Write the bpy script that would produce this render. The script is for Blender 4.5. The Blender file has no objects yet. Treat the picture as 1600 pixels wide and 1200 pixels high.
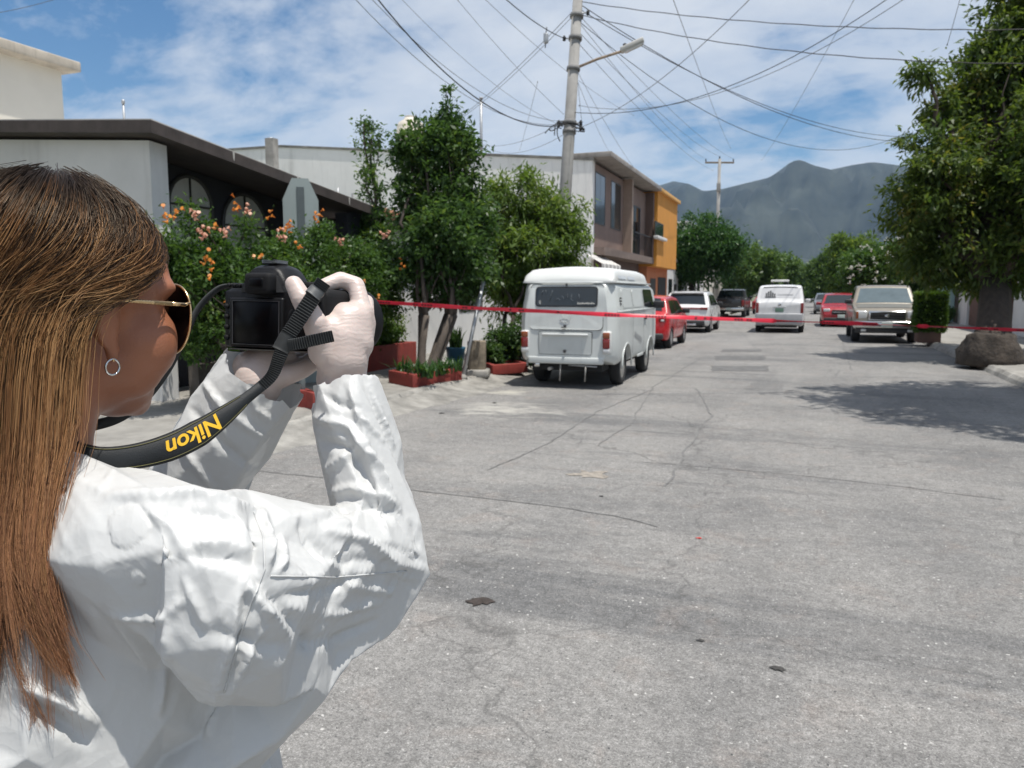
import bpy, bmesh, math, random
import numpy as np
from mathutils import Vector, Matrix, noise as mnoise
R = math.radians
random.seed(7)
RNG = np.random.default_rng(7)
scene = bpy.context.scene
COL = scene.collection

# ------------------------------------------------------------------ camera
CAM_H = 1.62; YAW = R(21.05); PITCH = R(6.75); FPX = 1200.0
cam_d = bpy.data.cameras.new('camera'); cam = bpy.data.objects.new('camera', cam_d); COL.objects.link(cam)
cam.location = (0, 0, CAM_H)
cam.rotation_euler = (math.pi/2 - PITCH, 0, YAW)
cam_d.sensor_width = 36.0; cam_d.lens = 36.0*FPX/1600.0
cam_d.clip_start = 0.05; cam_d.clip_end = 20000
cam_d.dof.use_dof = True; cam_d.dof.focus_distance = 0.86; cam_d.dof.aperture_fstop = 15.0
scene.camera = cam

# ------------------------------------------------------------------ light
SUN_EL = R(75); SUN_AZ = R(112)        # azimuth measured from +Y (down the street) towards +X
world = bpy.data.worlds.new('World'); scene.world = world; world.use_nodes = True
def build_world():
    nt = world.node_tree; nt.nodes.clear(); N = nt.nodes.new; L = nt.links.new
    out = N('ShaderNodeOutputWorld'); bg = N('ShaderNodeBackground'); bg.inputs['Strength'].default_value = 0.078
    sky = N('ShaderNodeTexSky'); sky.sky_type = 'NISHITA'; sky.sun_disc = False
    sky.sun_elevation = SUN_EL; sky.sun_rotation = SUN_AZ; sky.altitude = 1500; sky.air_density = 1.25; sky.dust_density = 0.5; sky.ozone_density = 2.2
    tc = N('ShaderNodeTexCoord'); sep = N('ShaderNodeSeparateXYZ'); L(tc.outputs['Generated'], sep.inputs[0])
    # project the view direction onto a flat cloud deck
    zc = N('ShaderNodeMath'); zc.operation = 'MAXIMUM'; L(sep.outputs[2], zc.inputs[0]); zc.inputs[1].default_value = 0.0
    za = N('ShaderNodeMath'); za.operation = 'ADD'; L(zc.outputs[0], za.inputs[0]); za.inputs[1].default_value = 0.30
    cx = N('ShaderNodeMath'); cx.operation = 'DIVIDE'; L(sep.outputs[0], cx.inputs[0]); L(za.outputs[0], cx.inputs[1])
    cy = N('ShaderNodeMath'); cy.operation = 'DIVIDE'; L(sep.outputs[1], cy.inputs[0]); L(za.outputs[0], cy.inputs[1])
    cb = N('ShaderNodeCombineXYZ'); L(cx.outputs[0], cb.inputs[0]); L(cy.outputs[0], cb.inputs[1])
    mp = N('ShaderNodeMapping'); mp.inputs['Rotation'].default_value = (0, 0, R(25)); mp.inputs['Scale'].default_value = (0.85, 1.1, 1); mp.inputs['Location'].default_value = (3.1, 1.7, 0)
    L(cb.outputs[0], mp.inputs[0])
    n1 = N('ShaderNodeTexNoise'); n1.inputs['Scale'].default_value = 1.5; n1.inputs['Detail'].default_value = 8; n1.inputs['Roughness'].default_value = 0.58; n1.inputs['Distortion'].default_value = 0.15
    L(mp.outputs[0], n1.inputs['Vector'])
    n2 = N('ShaderNodeTexNoise'); n2.inputs['Scale'].default_value = 6.5; n2.inputs['Detail'].default_value = 7; n2.inputs['Roughness'].default_value = 0.62; n2.inputs['Distortion'].default_value = 0.3
    L(mp.outputs[0], n2.inputs['Vector'])
    m1 = N('ShaderNodeMath'); m1.operation = 'MULTIPLY'; L(n2.outputs['Fac'], m1.inputs[0]); m1.inputs[1].default_value = 0.34
    m2 = N('ShaderNodeMath'); m2.operation = 'MULTIPLY_ADD'; L(n1.outputs['Fac'], m2.inputs[0]); m2.inputs[1].default_value = 0.80; L(m1.outputs[0], m2.inputs[2])
    ramp = N('ShaderNodeValToRGB'); e = ramp.color_ramp.elements
    e[0].position = 0.44; e[0].color = (0, 0, 0, 1); e[1].position = 0.70; e[1].color = (1, 1, 1, 1)
    em = e.new(0.56); em.color = (0.74, 0.74, 0.74, 1)
    L(m2.outputs[0], ramp.inputs[0])
    # cloud cover gets denser towards the horizon, as a deck seen edge-on does
    cl = N('ShaderNodeMix'); cl.data_type = 'RGBA'; cl.clamp_factor = True
    cm = N('ShaderNodeMath'); cm.operation = 'MULTIPLY'; L(ramp.outputs[0], cm.inputs[0]); cm.inputs[1].default_value = 0.9
    hsv = N('ShaderNodeHueSaturation'); hsv.inputs['Saturation'].default_value = 1.27; hsv.inputs['Value'].default_value = 1.22; L(sky.outputs[0], hsv.inputs['Color'])
    L(cm.outputs[0], cl.inputs[0]); L(hsv.outputs[0], cl.inputs[6]); cl.inputs[7].default_value = (9.2, 9.6, 10.2, 1)
    L(cl.outputs[2], bg.inputs['Color']); L(bg.outputs[0], out.inputs[0])
build_world()
sun_d = bpy.data.lights.new('sun', 'SUN'); sun = bpy.data.objects.new('sun', sun_d); COL.objects.link(sun)
sun_d.energy = 4.8; sun_d.angle = R(0.53); sun_d.color = (1.0, 0.96, 0.89)
SUN_DIR = Vector((math.sin(SUN_AZ)*math.cos(SUN_EL), math.cos(SUN_AZ)*math.cos(SUN_EL), math.sin(SUN_EL)))
sun.rotation_euler = SUN_DIR.to_track_quat('Z', 'Y').to_euler(); sun.location = (0, 0, 60)
vs = scene.view_settings
vs.view_transform = 'Standard'; vs.look = 'None'; vs.exposure = 0.15; vs.gamma = 1.0; vs.use_curve_mapping = False

# ------------------------------------------------------------------ pixels to places (photo is 1600 x 1200)
_cm = Matrix.Rotation(YAW, 3, 'Z') @ Matrix.Rotation(math.pi/2 - PITCH, 3, 'X')
CP = Vector((0, 0, CAM_H))
def ray(px, py): return _cm @ Vector(((px-800)/FPX, -(py-600)/FPX, -1.0))
def onZ(px, py, z=0.0): d = ray(px, py); return CP + d*((z-CAM_H)/d.z)
def onX(px, py, x): d = ray(px, py); return CP + d*(x/d.x)
def onY(px, py, y): d = ray(px, py); return CP + d*(y/d.y)
def atD(px, py, dep): return CP + ray(px, py)*dep

# ------------------------------------------------------------------ materials
MATS = {}
def nodes_of(m): m.use_nodes = True; nt = m.node_tree; return nt, nt.nodes.new, nt.links.new, nt.nodes['Principled BSDF']
def mat(name, col, rough=0.6, var=0.12, scale=6.0, metal=0.0, bump=0.0, bscale=60.0, col2=None, spec=0.5, coat=0.0, streak=False, stain=0.0, coords='Object', alpha=None, trans=0.0):
    if name in MATS: return MATS[name]
    m = bpy.data.materials.new(name); nt, N, L, P = nodes_of(m)
    P.inputs['Roughness'].default_value = rough; P.inputs['Metallic'].default_value = metal
    P.inputs['Specular IOR Level'].default_value = spec; P.inputs['Coat Weight'].default_value = coat; P.inputs['Coat Roughness'].default_value = 0.06
    if trans: P.inputs['Transmission Weight'].default_value = trans
    tc = N('ShaderNodeTexCoord'); mp = N('ShaderNodeMapping'); L(tc.outputs[coords], mp.inputs[0])
    if streak: mp.inputs['Scale'].default_value = (1, 1, 0.12)
    nz = N('ShaderNodeTexNoise'); nz.inputs['Scale'].default_value = scale; nz.inputs['Detail'].default_value = 7; nz.inputs['Roughness'].default_value = 0.62
    L(mp.outputs[0], nz.inputs['Vector'])
    c = Vector(col[:3]); a = c*(1-var); b = Vector(col2[:3]) if col2 else c*(1+var)
    rp = N('ShaderNodeValToRGB'); rp.color_ramp.elements[0].position = 0.30; rp.color_ramp.elements[1].position = 0.70
    rp.color_ramp.elements[0].color = (*a, 1); rp.color_ramp.elements[1].color = (*[min(1, v) for v in b], 1)
    L(nz.outputs['Fac'], rp.inputs[0]); last = rp.outputs[0]
    if stain > 0:
        mp2 = N('ShaderNodeMapping'); L(tc.outputs[coords], mp2.inputs[0]); mp2.inputs['Scale'].default_value = (1.0, 1.0, 0.10)
        n2 = N('ShaderNodeTexNoise'); n2.inputs['Scale'].default_value = scale*2.3; n2.inputs['Detail'].default_value = 6; n2.inputs['Roughness'].default_value = 0.7
        L(mp2.outputs[0], n2.inputs['Vector'])
        r2 = N('ShaderNodeValToRGB'); r2.color_ramp.elements[0].position = 0.52; r2.color_ramp.elements[1].position = 0.72
        r2.color_ramp.elements[0].color = (0, 0, 0, 1); r2.color_ramp.elements[1].color = (stain, stain, stain, 1); L(n2.outputs['Fac'], r2.inputs[0])
        mx = N('ShaderNodeMix'); mx.data_type = 'RGBA'; L(r2.outputs[0], mx.inputs[0]); L(last, mx.inputs[6]); mx.inputs[7].default_value = (c.x*0.30, c.y*0.29, c.z*0.27, 1); last = mx.outputs[2]
    L(last, P.inputs['Base Color'])
    rr = N('ShaderNodeMapRange'); rr.inputs['To Min'].default_value = max(0.02, rough-0.08); rr.inputs['To Max'].default_value = min(1, rough+0.08); L(nz.outputs['Fac'], rr.inputs[0]); L(rr.outputs[0], P.inputs['Roughness'])
    if bump > 0:
        nb = N('ShaderNodeTexNoise'); nb.inputs['Scale'].default_value = bscale; nb.inputs['Detail'].default_value = 4; L(tc.outputs[coords], nb.inputs['Vector'])
        bp = N('ShaderNodeBump'); bp.inputs['Strength'].default_value = 0.6; bp.inputs['Distance'].default_value = bump; L(nb.outputs['Fac'], bp.inputs['Height']); L(bp.outputs[0], P.inputs['Normal'])
    MATS[name] = m; return m

def leaf_mat(name, dark, light, tip=None, rough=0.45, trans=0.35):
    if name in MATS: return MATS[name]
    m = bpy.data.materials.new(name); nt, N, L, P = nodes_of(m); out = nt.nodes['Material Output']
    g = N('ShaderNodeNewGeometry'); rp = N('ShaderNodeValToRGB'); e = rp.color_ramp.elements
    e[0].position = 0.0; e[0].color = (*dark, 1); e[1].position = 0.8; e[1].color = (*light, 1)
    if tip: x = e.new(0.97); x.color = (*tip, 1)
    tc = N('ShaderNodeTexCoord'); nz = N('ShaderNodeTexNoise'); nz.inputs['Scale'].default_value = 1.3; nz.inputs['Detail'].default_value = 3; L(tc.outputs['Object'], nz.inputs['Vector'])
    ma = N('ShaderNodeMath'); ma.operation = 'MULTIPLY_ADD'; L(g.outputs['Random Per Island'], ma.inputs[0]); ma.inputs[1].default_value = 0.62
    mb_ = N('ShaderNodeMath'); mb_.operation = 'MULTIPLY_ADD'; L(nz.outputs['Fac'], mb_.inputs[0]); mb_.inputs[1].default_value = 1.3; mb_.inputs[2].default_value = -0.45
    L(mb_.outputs[0], ma.inputs[2]); L(ma.outputs[0], rp.inputs[0]); L(rp.outputs[0], P.inputs['Base Color'])
    P.inputs['Roughness'].default_value = rough; P.inputs['Specular IOR Level'].default_value = 0.35
    tr = N('ShaderNodeBsdfTranslucent'); hs = N('ShaderNodeHueSaturation'); hs.inputs['Saturation'].default_value = 1.15; hs.inputs['Value'].default_value = 1.5; hs.inputs['Hue'].default_value = 0.485
    L(rp.outputs[0], hs.inputs['Color']); L(hs.outputs[0], tr.inputs[0])
    mx = N('ShaderNodeMixShader'); mx.inputs[0].default_value = trans; L(P.outputs[0], mx.inputs[1]); L(tr.outputs[0], mx.inputs[2]); L(mx.outputs[0], out.inputs[0])
    MATS[name] = m; return m

def glass_mat(name, col, rough=0.04):
    return mat(name, col, rough, 0.15, 3.0, spec=0.9)

# ------------------------------------------------------------------ objects
def obj(name, mesh, parent=None, material=None, loc=None, rot=None):
    o = bpy.data.objects.new(name, mesh); COL.objects.link(o)
    if material is not None and mesh is not None:
        mesh.materials.clear(); mesh.materials.append(material)
    if parent is not None: o.parent = parent
    if loc is not None: o.location = loc
    if rot is not None: o.rotation_euler = rot
    return o
def tag(o, label=None, cat=None, group=None, kind=None):
    if label: o['label'] = label
    if cat: o['category'] = cat
    if group: o['group'] = group
    if kind: o['kind'] = kind
    return o
def empty(name, loc=(0, 0, 0), rz=0.0, label=None, cat=None, group=None):
    o = bpy.data.objects.new(name, None); COL.objects.link(o); o.location = loc; o.rotation_euler = (0, 0, rz); o.empty_display_size = 0.2
    return tag(o, label, cat, group)
def copy_tree(o, parent=None):
    c = o.copy(); COL.objects.link(c); c.parent = parent
    for ch in list(o.children): copy_tree(ch, c)
    return c

class MB:
    """collects simple shapes, builds ONE mesh"""
    def __init__(s): s.v = []; s.f = []; s.sm = []
    def add(s, vs_, fs, smooth=False):
        b = len(s.v); s.v += [tuple(v) for v in vs_]; s.f += [tuple(b+i for i in f) for f in fs]; s.sm += [smooth]*len(fs); return s
    def box(s, x0, x1, y0, y1, z0, z1, M=None):
        vs_ = [Vector((x, y, z)) for z in (z0, z1) for y in (y0, y1) for x in (x0, x1)]
        if M is not None: vs_ = [M @ v for v in vs_]
        return s.add(vs_, [(0, 2, 3, 1), (4, 5, 7, 6), (0, 1, 5, 4), (2, 6, 7, 3), (0, 4, 6, 2), (1, 3, 7, 5)])
    def rbox(s, x0, x1, y0, y1, z0, z1, r=0.01, seg=2, M=None):
        bm = bmesh.new(); bmesh.ops.create_cube(bm, size=1.0)
        for v in bm.verts: v.co = Vector(((x0+x1)/2+v.co.x*(x1-x0), (y0+y1)/2+v.co.y*(y1-y0), (z0+z1)/2+v.co.z*(z1-z0)))
        r = min(r, 0.49*min(x1-x0, y1-y0, z1-z0))
        bmesh.ops.bevel(bm, geom=bm.edges[:]+bm.verts[:], offset=r, segments=seg, profile=0.6, affect='EDGES')
        return s.bm(bm, M, True)
    def bm(s, bm, M=None, smooth=False):
        bm.verts.ensure_lookup_table(); bm.verts.index_update()
        vs_ = [(M @ v.co) if M is not None else v.co.copy() for v in bm.verts]
        fs = [tuple(v.index for v in f.verts) for f in bm.faces]; bm.free(); return s.add(vs_, fs, smooth)
    def tube(s, pts, rad, n=8, cap=True, flat=1.0):
        pts = [Vector(p) for p in pts]; k = len(pts); rad = [rad]*k if not hasattr(rad, '__len__') else list(rad)
        b = len(s.v); prev = None
        for i, p in enumerate(pts):
            t = (pts[min(i+1, k-1)]-pts[max(i-1, 0)]); t = t.normalized() if t.length > 1e-9 else Vector((0, 0, 1))
            if prev is None:
                u = Vector((0, 0, 1)) if abs(t.z) < 0.9 else Vector((1, 0, 0)); a = t.cross(u).normalized()
            else:
                a = prev - t*prev.dot(t); a = a.normalized() if a.length > 1e-6 else t.orthogonal().normalized()
            prev = a; c = t.cross(a)
            for j in range(n):
                q = 2*math.pi*j/n; s.v.append(tuple(p + (a*math.cos(q) + c*math.sin(q)*flat)*rad[i]))
        for i in range(k-1):
            for j in range(n):
                j2 = (j+1) % n; s.f.append((b+i*n+j, b+i*n+j2, b+(i+1)*n+j2, b+(i+1)*n+j)); s.sm.append(True)
        if cap:
            s.f.append(tuple(b+j for j in reversed(range(n)))); s.sm.append(False)
            s.f.append(tuple(b+(k-1)*n+j for j in range(n))); s.sm.append(False)
        return s
    def lathe(s, prof, n=24, M=None, smooth=True):
        b = len(s.v); k = len(prof)
        for r, z in prof:
            for j in range(n):
                q = 2*math.pi*j/n; v = Vector((r*math.cos(q), r*math.sin(q), z)); s.v.append(tuple(M @ v if M is not None else v))
        for i in range(k-1):
            for j in range(n):
                j2 = (j+1) % n; s.f.append((b+i*n+j, b+i*n+j2, b+(i+1)*n+j2, b+(i+1)*n+j)); s.sm.append(smooth)
        if prof[0][0] > 1e-5: s.f.append(tuple(b+j for j in reversed(range(n)))); s.sm.append(False)
        if prof[-1][0] > 1e-5: s.f.append(tuple(b+(k-1)*n+j for j in range(n))); s.sm.append(False)
        return s
    def prism(s, poly, h, M=None):
        """poly: 2D points; extruded along z by h (start 0)"""
        k = len(poly); vs_ = [Vector((p[0], p[1], z)) for z in (0, h) for p in poly]
        if M is not None: vs_ = [M @ v for v in vs_]
        fs = [tuple(reversed(range(k))), tuple(range(k, 2*k))]+[(i, (i+1) % k, k+(i+1) % k, k+i) for i in range(k)]
        return s.add(vs_, fs)
    def ribbon(s, pts, w, up=(0, 0, 1)):
        pts = [Vector(p) for p in pts]; k = len(pts); up = Vector(up); b = len(s.v); w = [w]*k if not hasattr(w, '__len__') else w
        for i, p in enumerate(pts):
            t = (pts[min(i+1, k-1)]-pts[max(i-1, 0)]).normalized(); a = t.cross(up).normalized()*w[i]*0.5
            s.v += [tuple(p-a), tuple(p+a)]
        for i in range(k-1): s.f.append((b+2*i, b+2*i+1, b+2*i+3, b+2*i+2)); s.sm.append(True)
        return s
    def mesh(s, name):
        me = bpy.data.meshes.new(name); me.from_pydata(s.v, [], s.f); me.polygons.foreach_set('use_smooth', s.sm); me.update(); return me
    def build(s, name, material, parent=None, loc=None, rot=None):
        return obj(name, s.mesh(name), parent, material, loc, rot)

def np_mesh(name, V, F, smooth=False):
    """V (n,3), F (m,k) constant k -> mesh quickly"""
    V = np.asarray(V, dtype=np.float32); F = np.asarray(F, dtype=np.int32); k = F.shape[1]
    me = bpy.data.meshes.new(name); me.vertices.add(len(V)); me.vertices.foreach_set('co', V.ravel())
    me.loops.add(F.size); me.loops.foreach_set('vertex_index', F.ravel())
    me.polygons.add(len(F)); me.polygons.foreach_set('loop_start', np.arange(0, F.size, k, dtype=np.int32))
    if smooth: me.polygons.foreach_set('use_smooth', np.ones(len(F), dtype=bool))
    me.update(calc_edges=True); me.validate(); return me
def fbm(x, y, z=0.0): return mnoise.fractal(Vector((x, y, z)), 1.0, 2.0, 4)
# ================================================================== the setting
XL, XR = -5.5, 3.5            # kerb lines
PL, PR = -8.3, 6.9            # property lines

def road_mat():
    m = bpy.data.materials.new('worn_asphalt'); nt, N, L, P = nodes_of(m)
    tc = N('ShaderNodeTexCoord'); C = tc.outputs['Object']
    def noise(scale, det=6, ro=0.6, vec=C, dist=0.0):
        n = N('ShaderNodeTexNoise'); n.inputs['Scale'].default_value = scale; n.inputs['Detail'].default_value = det; n.inputs['Roughness'].default_value = ro; n.inputs['Distortion'].default_value = dist; L(vec, n.inputs['Vector']); return n.outputs['Fac']
    def ramp(f, p0, p1, c0, c1):
        r = N('ShaderNodeValToRGB'); r.color_ramp.elements[0].position = p0; r.color_ramp.elements[1].position = p1
        r.color_ramp.elements[0].color = (*c0, 1) if hasattr(c0, '__len__') else (c0, c0, c0, 1); r.color_ramp.elements[1].color = (*c1, 1) if hasattr(c1, '__len__') else (c1, c1, c1, 1); L(f, r.inputs[0]); return r.outputs[0]
    def mix(f, a, b, bt='MIX'):
        x = N('ShaderNodeMix'); x.data_type = 'RGBA'; x.blend_type = bt
        if isinstance(f, float): x.inputs[0].default_value = f
        else: L(f, x.inputs[0])
        for s, i in ((a, 6), (b, 7)):
            if hasattr(s, 'links'): L(s, x.inputs[i])
            else: x.inputs[i].default_value = (*s, 1)
        return x.outputs[2]
    base = ramp(noise(0.38, 7, 0.66, C, 0.3), 0.33, 0.67, (0.152, 0.150, 0.148), (0.268, 0.258, 0.245))
    # long worn bands along the wheel tracks and across the crossing
    mp = N('ShaderNodeMapping'); L(C, mp.inputs[0]); mp.inputs['Scale'].default_value = (0.55, 0.09, 1); mp.inputs['Rotation'].default_value = (0, 0, R(4))
    base = mix(ramp(noise(1.4, 5, 0.65, mp.outputs[0], 0.4), 0.42, 0.62, 0.0, 0.55), base, (0.285, 0.276, 0.262))
    mp2 = N('ShaderNodeMapping'); L(C, mp2.inputs[0]); mp2.inputs['Scale'].default_value = (0.16, 0.95, 1); mp2.inputs['Rotation'].default_value = (0, 0, R(-24))
    base = mix(ramp(noise(0.95, 5, 0.7, mp2.outputs[0], 0.7), 0.52, 0.66, 0.0, 0.70), base, (0.115, 0.116, 0.118))
    base = mix(ramp(noise(2.6, 6, 0.7, C, 0.5), 0.54, 0.74, 0.0, 0.45), base, (0.285, 0.238, 0.208))
    # aggregate: grains and pale chips
    base = mix(1.0, base, ramp(noise(150, 3, 0.75), 0.30, 0.70, 0.45, 1.50), 'MULTIPLY'); base = mix(1.0, base, ramp(noise(68, 4, 0.75), 0.32, 0.68, 0.62, 1.36), 'MULTIPLY')
    base = mix(1.0, base, ramp(noise(24, 5, 0.72), 0.32, 0.68, 0.74, 1.24), 'MULTIPLY')
    base = mix(1.0, base, ramp(noise(7.5, 5, 0.7), 0.32, 0.68, 0.86, 1.13), 'MULTIPLY')
    dn = N('ShaderNodeTexNoise'); dn.inputs['Scale'].default_value = 45; dn.inputs['Detail'].default_value = 3; L(C, dn.inputs['Vector']); dw = N('ShaderNodeVectorMath'); dw.operation = 'MULTIPLY_ADD'; L(dn.outputs['Color'], dw.inputs[0]); dw.inputs[1].default_value = (0.03, 0.03, 0); L(C, dw.inputs[2])
    for vs_, thr, c in ((52, 0.985, (0.55, 0.535, 0.51)), (95, 0.955, (0.44, 0.43, 0.41)), (70, 0.955, (0.075, 0.075, 0.075)), (140, 0.93, (0.40, 0.39, 0.375))):
        v = N('ShaderNodeTexVoronoi'); v.inputs['Scale'].default_value = vs_; L(dw.outputs[0], v.inputs['Vector'])
        sp = N('ShaderNodeSeparateColor'); L(v.outputs['Color'], sp.inputs[0])
        g = N('ShaderNodeMath'); g.operation = 'GREATER_THAN'; L(sp.outputs[0], g.inputs[0]); g.inputs[1].default_value = thr
        d = N('ShaderNodeMath'); d.operation = 'LESS_THAN'; L(v.outputs['Distance'], d.inputs[0]); d.inputs[1].default_value = 0.30
        a = N('ShaderNodeMath'); a.operation = 'MULTIPLY'; L(g.outputs[0], a.inputs[0]); L(d.outputs[0], a.inputs[1])
        base = mix(a.outputs[0], base, c)
    # fine crazing
    v = N('ShaderNodeTexVoronoi'); v.feature = 'DISTANCE_TO_EDGE'; v.inputs['Scale'].default_value = 0.42; v.inputs['Randomness'].default_value = 1
    wv = N('ShaderNodeTexNoise'); wv.inputs['Scale'].default_value = 2.2; wv.inputs['Detail'].default_value = 6; L(C, wv.inputs['Vector'])
    va = N('ShaderNodeVectorMath'); va.operation = 'MULTIPLY_ADD'; L(wv.outputs['Color'], va.inputs[0]); va.inputs[1].default_value = (0.9, 0.9, 0); L(C, va.inputs[2]); L(va.outputs[0], v.inputs['Vector'])
    cr = ramp(v.outputs['Distance'], 0.0, 0.006, 0.5, 0.0)
    base = mix(cr, base, (0.07, 0.068, 0.066))
    # old spill of lime and mortar near the left kerb
    for cx, cy, rad, colr, k in ((-3.9, 9.9, 1.7, (0.40, 0.385, 0.35), 0.95), (-4.6, 11.7, 0.9, (0.42, 0.40, 0.35), 0.9), (-4.6, 7.2, 1.0, (0.36, 0.35, 0.325), 0.8)):
        sx = N('ShaderNodeVectorMath'); sx.operation = 'SUBTRACT'; L(C, sx.inputs[0]); sx.inputs[1].default_value = (cx, cy, 0)
        ln = N('ShaderNodeVectorMath'); ln.operation = 'LENGTH'; L(sx.outputs[0], ln.inputs[0])
        f1 = ramp(ln.outputs['Value'], 0.0, 1.0, 1.0, 0.0) if rad == 1 else None
        dv = N('ShaderNodeMapRange'); dv.inputs['From Min'].default_value = 0; dv.inputs['From Max'].default_value = rad; dv.inputs['To Min'].default_value = 0.30; dv.inputs['To Max'].default_value = -0.15; L(ln.outputs['Value'], dv.inputs[0])
        ad = N('ShaderNodeMath'); ad.operation = 'ADD'; L(dv.outputs[0], ad.inputs[0])
        mp3 = N('ShaderNodeMapping'); L(C, mp3.inputs[0]); mp3.inputs['Scale'].default_value = (1, 2.0, 1); mp3.inputs['Rotation'].default_value = (0, 0, R(-25))
        L(noise(2.1, 7, 0.72, mp3.outputs[0], 0.6), ad.inputs[1])
        base = mix(ramp(ad.outputs[0], 0.60, 0.80, 0.0, k), base, colr)
    L(base, P.inputs['Base Color']); P.inputs['Roughness'].default_value = 0.86; P.inputs['Specular IOR Level'].default_value = 0.3
    nb = noise(95, 4, 0.7); bp = N('ShaderNodeBump'); bp.inputs['Strength'].default_value = 0.9; bp.inputs['Distance'].default_value = 0.006; L(nb, bp.inputs['Height']); L(bp.outputs[0], P.inputs['Normal'])
    return m
M_road = road_mat()
M_conc = mat('old_concrete', (0.27, 0.258, 0.236), 0.9, 0.28, 1.6, bump=0.004, bscale=70, stain=0.35)
M_kerb = mat('kerb_concrete', (0.28, 0.268, 0.245), 0.9, 0.38, 3.0, bump=0.010, bscale=30, stain=0.5)
M_crack = mat('tar_seam', (0.155, 0.152, 0.148), 0.85, 0.45, 9)
M_dirt = mat('dry_earth', (0.20, 0.17, 0.12), 0.95, 0.3, 0.05, col2=(0.10, 0.13, 0.06))

ground = MB().add([(-7000, -1500, -0.03), (7000, -1500, -0.03), (7000, 8000, -0.03), (-7000, 8000, -0.03)], [(0, 1, 2, 3)]).build('ground', M_dirt); tag(ground, kind='structure')
road = MB().add([(XL, -14, 0), (XR, -14, 0), (XR, 170, 0), (XL, 170, 0)], [(0, 1, 2, 3)]).build('road', M_road); tag(road, kind='structure')

def walk_slab(name, x0, x1, y0, y1, z=0.13):
    """pavement as one uneven sheet on a body"""
    mb = MB(); ny = int((y1-y0)/0.6); nx = 6; b = 0; vs_ = []; fs = []
    for j in range(ny+1):
        for i in range(nx+1):
            x = x0+(x1-x0)*i/nx; y = y0+(y1-y0)*j/ny
            dz = 0.018*fbm(x*0.9, y*0.55)
            vs_.append((x, y, z+dz))
    for j in range(ny):
        for i in range(nx):
            a = j*(nx+1)+i; fs.append((a, a+1, a+nx+2, a+nx+1))
    mb.add(vs_, fs, True); o = mb.build(name, M_conc); return tag(o, kind='structure')
walk_left = walk_slab('pavement_left', PL-1.2, XL-0.16, -14, 170)
walk_right = walk_slab('pavement_right', XR+0.16, PR+0.4, -14, 170)
def kerb(side, walk):
    """separate kerb stones with chipped, uneven tops, children of the pavement"""
    sg = -1 if side == 'L' else 1; x0 = XL if side == 'L' else XR
    y = 2.0
    while y < 60:
        Lk = random.uniform(0.85, 1.25); bm = bmesh.new(); n = 5; rows = []
        for k in range(n+1):
            yy = y+0.008+(Lk-0.016)*k/n; ch = 0.03*fbm(yy*2.1, 3+sg); lean = 0.04*fbm(yy*0.7, 9*sg)
            h = 0.135+0.016*fbm(yy*1.3, 1.5+sg); w = 0.02+abs(ch)
            sec = [(x0-sg*0.03+sg*lean*0.4, -0.02), (x0+sg*(0.012+lean*0.3), h-0.05-w*0.5), (x0+sg*(0.045+w), h), (x0+sg*0.165, h+0.004), (x0+sg*0.165, -0.02)]
            rows.append([bm.verts.new((sx, yy, sz)) for sx, sz in sec])
        for k in range(n):
            for q in range(4): bm.faces.new((rows[k][q], rows[k][q+1], rows[k+1][q+1], rows[k+1][q]))
        bm.faces.new(rows[0]); bm.faces.new(list(reversed(rows[-1])))
        bmesh.ops.recalc_face_normals(bm, faces=bm.faces[:])
        MB().bm(bm, None, False).build('kerb_stone', M_kerb, walk); y += Lk
kerb('L', walk_left); kerb('R', walk_right)
# broken concrete apron spilling off the left kerb into the gutter
M_gut = mat('gutter_concrete', (0.245, 0.235, 0.215), 0.92, 0.45, 2.4, bump=0.012, bscale=22, stain=0.4)
mb = MB(); vs_ = []; fs = []; ny = 90; nx = 7
for j in range(ny+1):
    y = 3.0+22.0*j/ny; wd = 0.62+0.30*fbm(y*0.6, 5.1)+0.16*fbm(y*2.5, 2.2)
    for i in range(nx+1):
        t = i/nx; x = XL-0.02+wd*t; z = 0.105*(1-t)**1.7+0.004+0.018*fbm(x*4, y*4)*(1-t)
        vs_.append((x, y, max(0.0045, z) if t < 1 else -0.004))
for j in range(ny):
    for i in range(nx): a = j*(nx+1)+i; fs.append((a, a+1, a+nx+2, a+nx+1))
tag(mb.add(vs_, fs, True).build('gutter', M_gut), kind='structure')

# tar seams, repair patches and litter on the carriageway
def seam(pts, w, z=0.004):
    P_ = [onZ(px, py) for px, py in pts]; out = []; ws = []
    for a, b in zip(P_[:-1], P_[1:]):
        n = max(3, int((b-a).length/0.12))
        for k in range(n):
            p = a.lerp(b, k/n); q = 0.05*fbm(p.x*1.7, p.y*1.7, 4); out.append((p.x+q, p.y+0.5*q, z)); ws.append(0.65*w*(0.45+0.9*abs(fbm(p.x*3, p.y*3, 8))+0.35))
    return MB().ribbon(out, ws).build('tar_seam', M_crack, road)
seam([(360, 732), (520, 748), (640, 766), (800, 783), (960, 806), (1050, 830)], 0.022)
seam([(1000, 722), (1200, 738), (1420, 762), (1600, 786)], 0.018, 0.0042)
seam([(760, 735), (860, 690), (940, 640), (1010, 612), (1095, 560)], 0.030, 0.0044)
seam([(1040, 760), (1075, 700), (1110, 650), (1090, 606)], 0.035, 0.0046)
seam([(1090, 606), (1020, 607), (985, 660), (930, 700)], 0.02, 0.0048)
seam([(1290, 566), (1420, 582), (1600, 604)], 0.03, 0.005)
seam([(1315, 530), (1330, 580)], 0.03, 0.0052)
M_patch = mat('bitumen_patch', (0.125, 0.123, 0.12), 0.85, 0.35, 5, bump=0.004, bscale=90)
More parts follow.
